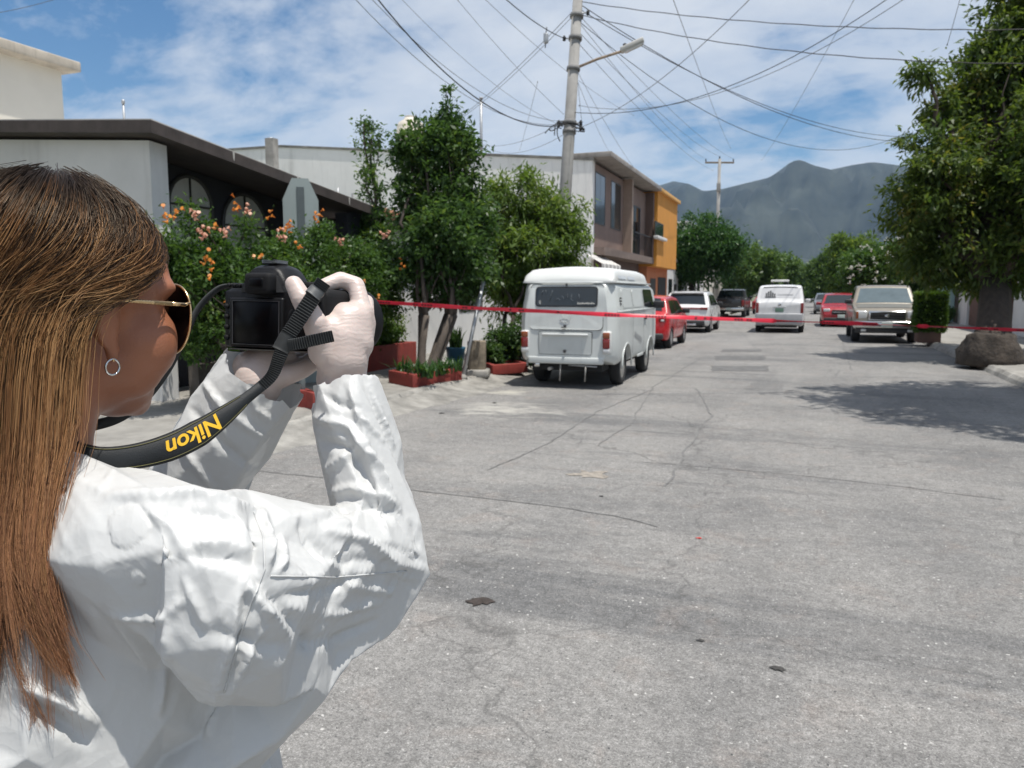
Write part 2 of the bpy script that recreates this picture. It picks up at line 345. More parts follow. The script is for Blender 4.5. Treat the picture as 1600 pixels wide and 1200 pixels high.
def patch(px0, px1, py0, py1, nm='repair_patch', m=None, z=0.004):
    c = [onZ(px0, py1), onZ(px1, py1), onZ(px1, py0), onZ(px0, py0)]; pts = []
    for a, b in zip(c, c[1:]+c[:1]):
        for k in range(6):
            p = a.lerp(b, k/6); pts.append((p.x+0.05*fbm(p.x*3, p.y*3), p.y+0.05*fbm(p.x*3+9, p.y*3), z))
    return MB().add(pts, [tuple(range(len(pts)))]).build(nm, m or M_patch, road)
patch(1118, 1196, 556, 563); patch(1112, 1200, 572, 580, z=0.0043); patch(1128, 1190, 546, 550, z=0.0046)
def spot(px, py, r, nm, col, z=0.006):
    c = onZ(px, py); pts = [];
    for k in range(18):
        q = k/18*2*math.pi; rr = r*(0.62+0.55*fbm(math.cos(q)*1.4+px, math.sin(q)*1.4+py)); pts.append((c.x+rr*1.25*math.cos(q), c.y+rr*math.sin(q), z))
    pts.append((c.x, c.y, z+r*0.22))
    return MB().add(pts, [(k, (k+1) % 18, 18) for k in range(18)], True).build(nm, mat('m_'+nm, col, 0.9, 0.5, 18), road)
spot(752, 941, 0.075, 'oil_stain', (0.045, 0.035, 0.03)); spot(1217, 1046, 0.036, 'tar_lump', (0.05, 0.048, 0.045))
spot(1093, 842, 0.020, 'red_litter_scrap', (0.5, 0.03, 0.02)); spot(772, 630, 0.05, 'tar_lump', (0.05, 0.048, 0.045)); spot(690, 646, 0.05, 'tar_lump', (0.05, 0.048, 0.045)); spot(940, 776, 0.022, 'tar_lump', (0.05, 0.048, 0.045)); spot(1095, 1002, 0.02, 'tar_lump', (0.05, 0.048, 0.045))
spot(920, 742, 0.22, 'rust_stain', (0.27, 0.24, 0.205), 0.0042).data.vertices[-1].co.z = 0.0043

# ------------------------------------------------------------------ mountains
M_mount = mat('scrub_mountain', (0.014, 0.024, 0.018), 0.95, 0.5, 0.012, col2=(0.052, 0.060, 0.046), coords='Object')
def mountains():
    ridge_px = [(-2600, 395), (-1500, 350), (-600, 372), (200, 350), (700, 345), (900, 325), (1000, 298), (1022, 288), (1048, 280), (1072, 284), (1095, 296), (1125, 292), (1160, 283), (1196, 274), (1212, 262), (1228, 249), (1242, 246), (1262, 255), (1290, 262), (1320, 255), (1352, 250), (1400, 256), (1460, 262), (1600, 285), (1900, 300), (2600, 340), (4200, 390)]
    ang = []; el = []
    for px, py in ridge_px:
        d = ray(px, 458); d2 = ray(px, py); ang.append(math.atan2(d.x, d.y)); el.append(d2.z/math.hypot(d2.x, d2.y))
    A = np.linspace(ang[0], ang[-1], 420); E = np.interp(A, ang, el)
    D0, D1, DE = 1700.0, 3600.0, 5200.0; T = np.linspace(0, 1, 70); V = []; n = len(A)
    for t in T:
        dist = D0+(DE-D0)*t
        for a, e in zip(A, E):
            x = dist*math.sin(a); y = dist*math.cos(a)
            if dist < D1:
                u = (dist-D0)/(D1-D0); prof = u**1.35
            else:
                u = (dist-D1)/(DE-D1); prof = 1-0.9*u
            top = e*D1+CAM_H
            rg = mnoise.ridged_multi_fractal(Vector((x*0.0021, y*0.0016, 3.3)), 0.9, 2.1, 6, 1.0, 2.0)
            env = (4*prof*(1-prof) if dist < D1 else 0.0)
            z = top*prof + env*top*0.55*(rg-1.1)*0.95
            if dist < D1: z = min(z, (e*dist)*0.985)
            V.append((x, y, max(z, -5)))
    F = [(j*n+i, j*n+i+1, (j+1)*n+i+1, (j+1)*n+i) for j in range(len(T)-1) for i in range(n-1)]
    o = obj('mountains', np_mesh('mountains', V, F, True), None, M_mount); tag(o, kind='structure')
mountains()

# ================================================================== houses
M_cream = mat('cream_render', (0.72, 0.68, 0.60), 0.9, 0.07, 0.8, bump=0.003, bscale=40)
M_grey = mat('greyed_white_render', (0.66, 0.65, 0.63), 0.9, 0.10, 0.9, bump=0.003, bscale=40, stain=0.22)
M_white = mat('weathered_white_render', (0.86, 0.84, 0.80), 0.9, 0.06, 0.8, bump=0.004, bscale=30, stain=0.34)
M_white2 = mat('clean_white_render', (0.66, 0.655, 0.64), 0.9, 0.08, 0.8, bump=0.003, bscale=40, stain=0.15)
M_fascia = mat('dark_brown_fascia', (0.060, 0.048, 0.044), 0.8, 0.35, 3.0, bump=0.004, bscale=40, stain=0.3)
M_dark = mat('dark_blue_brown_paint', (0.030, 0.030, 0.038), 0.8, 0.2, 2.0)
M_brown = mat('brown_paint', (0.235, 0.165, 0.135), 0.85, 0.10, 1.2, bump=0.003, bscale=40, stain=0.2)
M_brown2 = mat('dark_brown_paint', (0.14, 0.095, 0.08), 0.85, 0.10, 1.2)
M_orange = mat('ochre_paint', (0.62, 0.27, 0.045), 0.85, 0.10, 1.2, bump=0.003, bscale=40, stain=0.15)
M_terra = mat('terracotta_paint', (0.50, 0.185, 0.085), 0.85, 0.10, 1.2)
M_glass = glass_mat('window_glass', (0.025, 0.032, 0.035))
M_frame = mat('dark_window_frame', (0.05, 0.048, 0.045), 0.5, 0.1)
M_paleglass = mat('wall_lit_glass', (0.55, 0.54, 0.52), 0.4, 0.10, 2.0, spec=0.5)  # pale base colour carries the light falling on the arched panes
M_tile = mat('roof_tile', (0.42, 0.20, 0.12), 0.85, 0.3, 3)
M_metal = mat('galvanised_metal', (0.42, 0.43, 0.44), 0.5, 0.15, 5, metal=0.6)
M_iron = mat('black_iron', (0.022, 0.022, 0.024), 0.55, 0.2, 5)
M_teal = mat('grey_green_paint', (0.30, 0.345, 0.34), 0.85, 0.08, 1.5, stain=0.12)
M_slabtop = mat('roof_coating', (0.50, 0.48, 0.45), 0.9, 0.2, 0.8)

def window_in_x(parent, X, y0, y1, z0, z1, mullions=1, sg=1, frame=M_frame, glass=M_glass):
    """window in a wall whose outer face is X, facing sg"""
    w = MB(); t = 0.05
    for (a0, a1, b0, b1) in ((y0, y1, z0, z0+t), (y0, y1, z1-t, z1), (y0, y0+t, z0+t, z1-t), (y1-t, y1, z0+t, z1-t)):
        w.box(min(X-sg*0.05, X+sg*0.012), max(X-sg*0.05, X+sg*0.012), a0, a1, b0, b1)
    win = w.build('window', frame, parent)
    n = mullions+1; pw = (y1-y0-2*t)/n
    for k in range(n):
        MB().box(min(X-sg*0.03, X+sg*0.004), max(X-sg*0.03, X+sg*0.004), y0+t+k*pw+0.012, y0+t+(k+1)*pw-0.012, z0+t, z1-t).build('pane', glass, win)
    return win
def f(px, py, X): p = onX(px, py, X); return p.y, p.z

# ---- nearest house on the left: grey end wall, dark fascia, porch with arched windows
h1 = empty('corner_house', (-10, 9, 0), 0, 'single storey corner house with grey end wall, dark sloping roof edge and arched porch windows', 'house')
def rel(o, root):   # keep world coordinates while parenting to a thing's base
    o.location = -Vector(root.location); return o
def part(mb, name, m, root): return rel(mb.build(name, m, root), root)
Y0h = 8.1; Y1h = 13.2; YB = -6.0
part(MB().add([(-22, Y0h, 0), (-8.3, Y0h, 0), (-8.3, Y0h+0.3, 0), (-22, Y0h+0.3, 0), (-22, Y0h, 4.64), (-8.3, Y0h, 3.64), (-8.3, Y0h+0.3, 3.62), (-22, Y0h+0.3, 4.62)], [(3, 2, 1, 0), (4, 5, 6, 7), (0, 1, 5, 4), (1, 2, 6, 5), (2, 3, 7, 6), (3, 0, 4, 7)]), 'end_wall', M_grey, h1)
ZP = lambda y: 3.84-0.54*(y-7.88)/5.42+0.10-0.185
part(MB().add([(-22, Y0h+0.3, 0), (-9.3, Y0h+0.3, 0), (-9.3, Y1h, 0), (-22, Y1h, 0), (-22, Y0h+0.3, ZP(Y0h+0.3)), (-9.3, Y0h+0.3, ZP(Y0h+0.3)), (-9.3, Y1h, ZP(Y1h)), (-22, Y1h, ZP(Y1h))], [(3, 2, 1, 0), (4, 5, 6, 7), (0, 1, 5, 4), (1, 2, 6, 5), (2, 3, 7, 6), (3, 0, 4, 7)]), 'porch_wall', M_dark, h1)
# roof slab: level along the end, falling along the street
zt0, zt1 = 3.84, 3.30; sl = MB(); TL = 0.075*(22-8)
def slab(xa, xb, ya, yb, za, zb, th, tl=0.0):
    return [(xa, ya, za-th+tl), (xb, ya, za-th), (xb, yb, zb-th), (xa, yb, zb-th+tl), (xa, ya, za+tl), (xb, ya, za), (xb, yb, zb), (xa, yb, zb+tl)]
BF = [(3, 2, 1, 0), (4, 5, 6, 7), (0, 1, 5, 4), (1, 2, 6, 5), (2, 3, 7, 6), (3, 0, 4, 7)]
part(MB().add(slab(-22, -8.02, Y0h-0.22, Y1h+0.1, zt0, zt1, 0.16, TL), BF), 'roof', M_fascia, h1)
part(MB().add(slab(-22, -8.04, Y0h-0.20, Y1h+0.08, zt0+0.02, zt1+0.02, 0.017, TL), BF), 'roof_coating', M_slabtop, h1)
for k in range(3):
    t = 0.25+0.3*k; y = Y0h+(Y1h-Y0h)*t; z = zt0+(zt1-zt0)*t
    part(MB().add([(-8.017, y, z-0.005), (-8.017, y+0.05, z-0.005), (-8.017, y+0.035, z-0.15), (-8.017, y+0.015, z-0.12)], [(0, 1, 2, 3)]), 'roof_drip_stain', M_slabtop, h1)
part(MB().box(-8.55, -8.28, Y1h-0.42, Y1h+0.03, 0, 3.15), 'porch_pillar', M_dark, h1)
for (pa, pb, ytop, ybot) in ((258, 326, 262, 400), (343, 411, 276, 400)):
    ya, za = f(pa, ytop, -9.3); yb, _ = f(pb, ytop, -9.3); yc = (ya+yb)/2; w = (yb-ya)/2; zc = min(f((pa+pb)/2, ytop, -9.3)[1], ZP(yb)-0.05)-w
    pts = [(-w, 0.9-zc)]+[(-w*math.cos(q), w*math.sin(q)) for q in np.linspace(0, math.pi, 15)]+[(w, 0.9-zc)]
    Mx = Matrix.Translation((-9.3, yc, zc)) @ Matrix(((0, 0, 1, 0), (1, 0, 0, 0), (0, 1, 0, 0), (0, 0, 0, 1)))
    win = part(MB().prism(pts, 0.02, Mx), 'arched_window', M_paleglass, h1)
    fr = MB().tube([Mx @ Vector((p[0], p[1], 0.03)) for p in pts], 0.035, 6).build('frame', M_frame, win)
    MB().tube([Mx @ Vector((0, w, 0.03)), Mx @ Vector((0, 0.9-zc, 0.03))], 0.018, 6).build('glazing_bar', M_frame, win)
    MB().tube([Mx @ Vector((-w, 0, 0.03)), Mx @ Vector((w, 0, 0.03))], 0.018, 6).build('glazing_bar', M_frame, win)
part(MB().box(-22, -14.0, -4, 11.55, 3.30, 5.98), 'upper_storey', M_cream, h1)
part(MB().rbox(-22.2, -13.72, -4.2, 11.78, 5.98, 6.18, 0.03), 'parapet_slab', mat('stained_parapet', (0.47, 0.42, 0.35), 0.9, 0.25, 2, stain=0.4), h1)
# iron railing and low wall along the porch
fence = empty('iron_fence', (-8.1, 10.5, 0.13), 0, 'black iron bar fence on a low brown wall along the porch', 'fence')
part(MB().box(-8.16, -7.98, 8.45, 12.6, 0.1, 0.62), 'low_wall', mat('dark_stone_wall', (0.10, 0.085, 0.07), 0.9, 0.4, 4, bump=0.01, bscale=20), fence)
for y in np.arange(8.55, 12.55, 0.14): part(MB().box(-8.085, -8.06, y-0.012, y+0.012, 0.62, 1.5), 'bar', M_iron, fence)
for z in (0.72, 1.46): part(MB().box(-8.09, -8.055, 8.45, 12.6, z, z+0.035), 'rail', M_iron, fence)
# octagon-topped pier at the end of the porch
pier = empty('wall_pier', (-7.85, 10.75, 0.13), R(36), 'grey green wall pier with chamfered top beside the porch', 'pier')
pp = [(-0.28, 0), (0.28, 0), (0.28, 3.0), (0.13, 3.34), (-0.13, 3.34), (-0.28, 3.0)]
Mx = Matrix(((1, 0, 0, 0), (0, 0, 1, -0.1), (0, 1, 0, 0), (0, 0, 0, 1)))
MB().prism(pp, 0.2, Mx).build('slab', M_teal, pier)
MB().box(-0.06, 0.06, -0.115, -0.095, 0.2, 3.2).build('slot', mat('slot_grey', (0.10, 0.12, 0.125), 0.8), pier)

# ---- low white house behind the planter trees
h1b = empty('low_white_house', (-10, 18, 0), 0, 'low white house with broken tiled roof edge behind the planter trees', 'house')
part(MB().box(-18, -8.85, 13.3, 24, 0, 3.05), 'wall', M_white2, h1b)
part(MB().add(slab(-18, -8.5, 13.4, 24.2, 3.32, 3.18, 0.2), BF), 'roof', M_fascia, h1b)
part(MB().add(slab(-18, -8.52, 13.42, 24.18, 3.345, 3.205, 0.022), BF), 'roof_coating', M_slabtop, h1b)
for k in range(7):
    y = 14.6+0.26*k; bm = bmesh.new()
    part(MB().tube([(-8.46, y, 3.30-0.015*k), (-9.0, y, 3.42-0.015*k)], [0.11, 0.10], 8), 'tile', M_tile, h1b)
y0, z0 = f(512, 385, -8.85); y1, z1 = f(548, 345, -8.85)
rel(window_in_x(h1b, -8.85, y0, y1, 1.1, 2.55, 1), h1b)
y0, z0 = f(660, 385, -8.85); rel(window_in_x(h1b, -8.85, 19.0, 20.6, 1.1, 2.4, 1), h1b)
# grey plumbing stub and pipes on its roof
part(MB().box(-15.85, -15.55, 20, 20.25, 3.1, 6.35), 'vent_stack', M_kerb, h1b)
part(MB().tube([(-10.6, 16.6, 3.2), (-10.6, 16.6, 4.05), (-10.2, 16.6, 4.05), (-10.2, 16.6, 3.75)], 0.025, 6), 'pipe', M_metal, h1b)
part(MB().tube([(-11.2, 16.9, 3.2), (-11.2, 16.9, 4.25)], 0.02, 6), 'pipe', M_metal, h1b)

# ---- tall white party wall and brown two-storey house
XF = -8.0
yA, zA = f(926, 236, XF); yB, zB = f(1011, 289, XF); yA = round(yA, 2)
h2 = empty('brown_house', (-9, yA+5, 0), 0, 'two storey brown house with tall blank white weathered side wall', 'house')
ZT = zA-0.35; YE = yB
p_l = onY(440, 230, yA)
vsw = [(-26, yA, 0), (XF, yA, 0), (XF, yA, ZT), (p_l.x, yA, p_l.z), (-26, yA, p_l.z+0.05)]
vsw2 = [(x, y+0.35, z) for x, y, z in vsw]
part(MB().add(vsw+vsw2, [(0, 1, 2, 3, 4), (9, 8, 7, 6, 5)]+[(i, i+5, (i+1) % 5+5, (i+1) % 5) for i in range(5)]), 'side_wall', M_white, h2)
vc = [(XF+0.05, yA-0.05, ZT+0.003), (p_l.x, yA-0.05, p_l.z+0.003), (-26, yA-0.05, p_l.z+0.053)]
part(MB().add([(x, y+dy, z+dz) for dz in (0, 0.09) for dy in (0, 0.45) for x, y, z in vc], [(0, 1, 7, 6), (1, 2, 8, 7), (3, 9, 10, 4), (4, 10, 11, 5), (6, 7, 10, 9), (7, 8, 11, 10), (0, 6, 9, 3), (0, 3, 4, 1), (1, 4, 5, 2), (2, 5, 11, 8)]), 'wall_coping', mat('stained_coping', (0.22, 0.21, 0.19), 0.9, 0.4, 2.5), h2)
part(MB().box(-20, XF-0.004, yA+0.35, YE, 3.35, ZT-0.05), 'upper_wall', M_brown, h2)
part(MB().box(-20, XF-0.35, yA+0.35, YE, 0, 3.35), 'ground_floor_wall', M_brown2, h2)
part(MB().rbox(XF-0.9, XF+0.75, yA-0.06, YE+0.1, ZT+0.10, ZT+0.30, 0.02), 'roof', mat('slab_grey_brown', (0.30, 0.275, 0.25), 0.9, 0.2, 1.5, stain=0.4), h2)
yb0, zb0 = f(925, 398, XF)
part(MB().box(XF-0.5, XF+0.42, yA+0.36, YE, 3.12, 3.42), 'floor_band', mat('band_brown', (0.20, 0.15, 0.125), 0.85, 0.15, 2), h2)
for pa, pb, pt, pbm in ((930, 945, 275, 346), (955, 969, 294, 362)):
    y0, zt = f(pa, pt, XF); y1, zbm = f(pb, pbm, XF); rel(window_in_x(h2, XF, y0, y1, 4.35, 6.35, 1), h2)
ya, _ = f(974, 320, XF); yb_, _ = f(981, 320, XF); yc_, _ = f(1002, 320, XF)
part(MB().box(XF-0.004, XF+0.40, ya, ya+0.28, 3.42, ZT), 'pilaster', mat('pilaster_tan', (0.33, 0.25, 0.20), 0.85, 0.1), h2)
part(MB().box(XF-0.004, XF+0.40, YE-0.28, YE, 3.42, ZT), 'pilaster', M_brown2, h2)
rel(window_in_x(h2, XF, yb_+0.3, yc_-0.2, 3.5, 5.8, 1), h2)
for k in range(12):
    y = yb_+0.1+(YE-0.4-yb_)*k/11; part(MB().box(XF+0.33, XF+0.36, y-0.012, y+0.012, 3.42, 4.4), 'baluster', M_iron, h2)
part(MB().box(XF+0.32, XF+0.37, yb_, YE-0.28, 4.4, 4.45), 'handrail', M_iron, h2)
aw = empty('striped_awning', (XF+0.2, yA+1.5, 2.6), 0, 'small white scalloped awning on the brown house front', 'awning')
ya0, _ = f(926, 392, XF+0.4); ya1, _ = f(957, 400, XF+0.4); n = 10; M_aw = mat('awning_white', (0.70, 0.68, 0.64), 0.8, 0.08, 4); M_aw2 = mat('awning_grey', (0.42, 0.40, 0.38), 0.8, 0.08, 4)
for k in range(n):
    a = ya0+(ya1-ya0)*k/n; b = ya0+(ya1-ya0)*(k+1)/n; m_ = (a+b)/2
    part(MB().add([(XF+0.05, a, 3.10), (XF+0.05, b, 3.10), (XF+0.75, b, 2.72), (XF+0.75, a, 2.72), (XF+0.76, b-0.03, 2.52), (XF+0.76, m_, 2.46), (XF+0.76, a+0.03, 2.52)], [(0, 1, 2, 3), (3, 2, 4, 5, 6)]), 'stripe', M_aw if k % 2 else M_aw2, aw)
for k in range(4):
    y = yA+1.2+2.4*k; MBd = MB().box(XF-0.36, XF-0.30, y, y+1.2, 0.13, 2.3); part(MBd, 'door' if k % 2 else 'shutter', M_frame, h2)
# water tank and masts on the roof behind the wall
tank = onY(642, 232, yA+3.0); tk = empty('water_tank', (tank.x, yA+3.0, ZT-0.5), 0, 'cream domed water tank on the roof behind the white wall', 'water tank')
r_ = 0.70; hz = tank.z-ZT+0.5
MB().lathe([(r_*0.9, 0), (r_, 0.08), (r_, hz+0.50), (r_*1.02, hz+0.54), (r_*1.02, hz+0.60), (r_*0.93, hz+0.66), (r_*0.90, hz+0.95), (r_*0.80, hz+1.12), (r_*0.42, hz+1.30), (r_*0.40, hz+1.36), (0, hz+1.38)], 28).build('tank_body', mat('cream_plastic', (0.66, 0.60, 0.50), 0.5, 0.06), tk)
MB().lathe([(r_*0.36, hz+1.36), (r_*0.36, hz+1.44), (r_*0.2, hz+1.47), (0, hz+1.47)], 20).build('lid', M_slabtop, tk)
MB().box(-0.8, 0.8, -0.8, 0.8, -0.4, 0.0).build('plinth', M_kerb, tk)
def mast(px, pt, pb, y, lab, r=0.03, zb=None):
    a = onY(px, pt, y); b = onY(px, pb, y); zb = b.z if zb is None else zb
    o = empty('roof_mast', (b.x, y, zb), 0, lab, 'mast', 'thin masts on the roofs')
    MB().tube([(0, 0, 0), (0, 0, a.z-zb)], r, 6).build('pole', M_metal, o); MB().lathe([(r*2.6, -0.0), (r*2.6, 0.06), (r, 0.1)], 8).build('foot', M_metal, o); MB().lathe([(0, a.z-zb+0.01), (r*1.4, a.z-zb+0.0), (r*1.4, a.z-zb-0.06)], 8).build('cap', M_metal, o)
mast(752, 152, 224, yA+2.2, 'tall thin mast right of the water tank', 0.06, ZT-0.05)
mast(194, 156, 186, 9.6, 'thin rod mast on the dark roof of the corner house', 0.018, 3.80)
mast(424, 216, 240, yA+2.5, 'short grey mast at the left end of the white wall', 0.16, 7.6)
# roof under tank & masts
part(MB().add(slab(-26, XF-0.02, yA+0.36, YE, ZT-0.06, ZT-0.06, 0.1), BF), 'roof_deck', M_slabtop, h2)

# ---- ochre house further down
yC, zC = f(1018, 292, XF+0.25); yD, zD = f(1048, 316, XF+0.25); ye0 = YE+0.12
h3 = empty('ochre_house', (-9, ye0+3, 0), 0, 'ochre orange two storey house next to the brown house', 'house')
part(MB().box(-19, XF+0.55, ye0, ye0+6.2, 3.0, zC-0.2), 'upper_wall', M_orange, h3)
part(MB().box(-19, XF+0.05, ye0, ye0+6.2, 0, 3.0), 'ground_floor_wall', M_terra, h3)
part(MB().rbox(-19.1, XF+0.72, ye0-0.015, ye0+6.35, zC-0.2, zC-0.02, 0.02), 'parapet', mat('ochre_light', (0.68, 0.38, 0.12), 0.85, 0.1), h3)
yw0, zw1 = f(1024, 345, XF+0.55); yw1, zw0 = f(1036, 372, XF+0.55)
rel(window_in_x(h3, XF+0.55, yw0, yw1, zw0, zw1, 1), h3)
part(MB().rbox(XF+0.5, XF+0.75, yw0-0.15, yw1+0.15, zw0-0.18, zw0-0.03, 0.02), 'window_sill', M_white2, h3)
part(MB().box(XF+0.02, XF+0.08, ye0+1.0, ye0+2.4, 0.13, 2.4), 'door', M_frame, h3)
part(MB().box(XF+0.02, XF+0.08, ye0+3.2, ye0+5.6, 0.13, 2.5), 'garage_door', M_iron, h3)

# ---- far left row beyond the big tree
def plain_house(name, x0, x1, y0, y1, h, m, label, sg, roofm=None):
    """simple row house: walls, slab roof, door, two storeys of windows towards the street"""
    o = empty(name, ((x0+x1)/2, (y0+y1)/2, 0), 0, label, 'house'); X = x1 if sg > 0 else x0
    part(MB().box(x0, x1, y0, y1, 0, h), 'wall', m, o)
    part(MB().rbox(x0-0.15, x1+0.15, y0-0.1, y1+0.1, h, h+0.22, 0.02), 'roof', roofm or M_slabtop, o)
    for z in ([1.0, 3.9] if h > 5 else [1.0]):
        for k in range(2):
            ya = y0+(y1-y0)*(0.16+0.45*k); rel(window_in_x(o, X+sg*0.003, ya, ya+1.4, z, z+1.5, 1, sg), o)
    part(MB().box(min(X, X+sg*0.04), max(X, X+sg*0.04), y0+(y1-y0)*0.42, y0+(y1-y0)*0.42+0.95, 0.1, 2.2), 'door', M_frame, o)
    return o
plain_house('row_house', -18, -8.2, ye0+6.8, ye0+15, 3.6, M_white2, 'low white row house past the ochre house on the left', 1)
plain_house('row_house', -18, -8.2, ye0+15.4, ye0+25, 6.4, M_grey, 'grey two storey row house far down the left side', 1)
plain_house('row_house', -18, -8.2, ye0+25.4, ye0+40, 3.6, M_cream, 'low cream row house farthest down the left side', 1)

# ---- right hand side: pale walls, gates
rs = empty('gated_front', (7.5, 36, 0), 0, 'white walled house front with tall dark gates behind the thick tree trunk', 'house')
XG = PR
def span(pa, pb): return sorted((f(pa, 470, XG)[0], f(pb, 470, XG)[0]))
M_gate = mat('dark_brown_gate', (0.050, 0.036, 0.032), 0.7, 0.3, 3)
M_gatew = mat('brown_post_paint', (0.13, 0.075, 0.058), 0.8, 0.2, 3)
a0, a1 = span(1584, 1760); part(MB().box(XG, XG+0.3, a0, a1, 0, 3.4), 'front_wall', M_white2, rs)
a0, a1 = span(1574, 1583.5); part(MB().box(XG-0.06, XG+0.3, a0, a1, 0, 3.2), 'gate_post', M_gatew, rs)
a0, a1 = span(1541, 1573.5)
for k in range(10): y = a0+(a1-a0)*k/10; part(MB().box(XG+0.06, XG+0.10, y+0.012, a0+(a1-a0)*(k+1)/10-0.012, 0.15, 2.9), 'gate_board', M_gate, rs)
part(MB().box(XG+0.101, XG+0.14, a0, a1, 0.15, 2.9), 'gate_backing', M_gate, rs)
a0, a1 = span(1533, 1540.5); part(MB().box(XG-0.05, XG+0.3, a0, a1, 0, 3.2), 'white_post', M_white2, rs)
a0, a1 = span(1514, 1532.5)
for k in range(6): y = a0+(a1-a0)*k/6; part(MB().box(XG+0.04, XG+0.09, y+0.012, a0+(a1-a0)*(k+1)/6-0.012, 0.15, 2.9), 'gate_board', M_gatew, rs)
part(MB().box(XG+0.091, XG+0.14, a0, a1, 0.15, 2.9), 'gate_backing', M_gate, rs)
a0, a1 = span(1500, 1513.5); part(MB().box(XG-0.05, XG+0.3, a0, a1, 0, 3.2), 'white_post', M_white2, rs)
a0, a1 = span(1488, 1499.5); part(MB().box(XG+0.1, XG+0.3, a0, a1, 0, 3.0), 'recess', M_gate, rs)
part(MB().box(XG+0.31, XG+9, span(1500, 1760)[0], span(1500, 1760)[1], 0, 3.3), 'house_body', M_white2, rs)
part(MB().rbox(XG-0.2, XG+9.2, span(1488, 1760)[0], span(1488, 1760)[1], 3.4, 3.6, 0.02), 'roof', M_slabtop, rs)
tq = empty('turquoise_wall', (XG, span(1466, 1487)[0], 0), 0, 'pale turquoise garden wall behind the trimmed hedge', 'wall')
a0, a1 = span(1464, 1487.5); part(MB().box(XG-0.05, XG+0.25, a0, a1, 0, 2.75), 'wall', mat('turquoise_paint', (0.36, 0.52, 0.52), 0.85, 0.08, 1.5), tq); part(MB().rbox(XG-0.1, XG+0.3, a0, a1, 2.753, 2.83, 0.02), 'coping', M_white2, tq)
yq = a1
plain_house('row_house', XG, 17, yq+0.4, yq+12, 5.9, M_cream, 'cream row house with terracotta roof edge behind the right hand trees', -1, M_tile)
plain_house('row_house', XG, 17, yq+12.4, yq+24, 3.6, M_white2, 'low white row house far down the right side', -1)
plain_house('row_house', XG, 17, yq+24.4, yq+40, 6.2, M_terra, 'terracotta coloured row house farthest down the right side', -1)
# ================================================================== vegetation
M_bark = mat('grey_bark', (0.080, 0.064, 0.052), 0.95, 0.4, 8, bump=0.012, bscale=25, streak=True)
M_bark2 = mat('dark_bark', (0.052, 0.039, 0.031), 0.95, 0.4, 8, bump=0.012, bscale=25, streak=True)
L_dark = leaf_mat('leaf_dark', (0.022, 0.054, 0.015), (0.072, 0.134, 0.038), (0.15, 0.22, 0.05), trans=0.43)
L_ficus = leaf_mat('leaf_ficus', (0.016, 0.050, 0.014), (0.052, 0.118, 0.030), (0.10, 0.17, 0.045))
L_light = leaf_mat('leaf_light', (0.048, 0.092, 0.018), (0.125, 0.195, 0.045), (0.21, 0.25, 0.065), trans=0.46)
L_bush = leaf_mat('leaf_bush', (0.026, 0.066, 0.014), (0.078, 0.146, 0.034), (0.15, 0.21, 0.05))
L_olive = leaf_mat('leaf_olive', (0.034, 0.072, 0.016), (0.106, 0.152, 0.036), (0.22, 0.20, 0.05), trans=0.45)
L_far = leaf_mat('leaf_far', (0.036, 0.078, 0.018), (0.095, 0.160, 0.040), (0.15, 0.20, 0.055))
L_hedge = leaf_mat('leaf_hedge', (0.030, 0.070, 0.012), (0.085, 0.150, 0.025), (0.13, 0.19, 0.04))

def leaf_quads(C, Nrm, size, aspect=0.42, droop=0.25, rng=RNG):
    """C (n,3) leaf bases, Nrm rough outward directions -> kite shaped folded leaves"""
    n = len(C); size = size*rng.uniform(0.6, 1.35, n)
    d = Nrm*0.55+rng.normal(0, 0.75, (n, 3)); d[:, 2] -= droop; d /= np.linalg.norm(d, axis=1)[:, None]+1e-9
    up = rng.normal(0, 0.55, (n, 3))+np.array([0, 0, 1.0]); s = np.cross(d, up); s /= np.linalg.norm(s, axis=1)[:, None]+1e-9
    nn = np.cross(s, d); sz = size[:, None]
    V = np.stack([C, C+d*sz*0.45+s*sz*aspect*0.5+nn*sz*0.07, C+d*sz, C+d*sz*0.45-s*sz*aspect*0.5+nn*sz*0.07], 1).reshape(-1, 3)
    F = np.arange(4*n).reshape(n, 4); return V, F
def crown_points(lobes, nclump, per, cr, shell=0.45, rng=RNG, flat=0.75):
    """lobes: (cx,cy,cz,rx,ry,rz). clumps in the outer shell of each lobe, leaves inside clumps"""
    w = np.array([l[3]*l[4]+l[4]*l[5]+l[3]*l[5] for l in lobes]); w /= w.sum(); idx = rng.choice(len(lobes), nclump, p=w); Lb = np.array(lobes)[idx]
    u = rng.normal(0, 1, (nclump, 3)); u /= np.linalg.norm(u, axis=1)[:, None]
    rad = 1-shell*rng.random(nclump)**1.6+rng.normal(0, 0.07, nclump)
    cc = Lb[:, :3]+u*Lb[:, 3:]*rad[:, None]
    keep = np.ones(nclump, bool)
    cc = cc[keep]; uu = u[keep]; rr = cr*rng.uniform(0.55, 1.4, len(cc))
    k = rng.poisson(per, len(cc)); ci = np.repeat(np.arange(len(cc)), k); off = rng.normal(0, 0.5, (len(ci), 3)); off[:, 2] *= flat
    P = cc[ci]+off*rr[ci][:, None]; Nn = uu[ci]+0.6*off; Nn /= np.linalg.norm(Nn, axis=1)[:, None]+1e-9
    return P, Nn, cc
def limb(mb, a, b, r0, r1, wob=0.08, n=6, sides=7, rng=RNG):
    a = Vector(a); b = Vector(b); Lh = (b-a).length; pts = []; rs_ = []
    ph = rng.uniform(0, 9)
    for k in range(n+1):
        t = k/n; p = a.lerp(b, t); e = math.sin(math.pi*t)
        p += Vector((fbm(p.z*1.3+ph, ph), fbm(ph, p.z*1.3+3), 0))*wob*Lh*(0.3+e)*(0 if k == 0 else 1); pts.append(p); rs_.append(r0+(r1-r0)*t)
    mb.tube(pts, rs_, sides); return pts
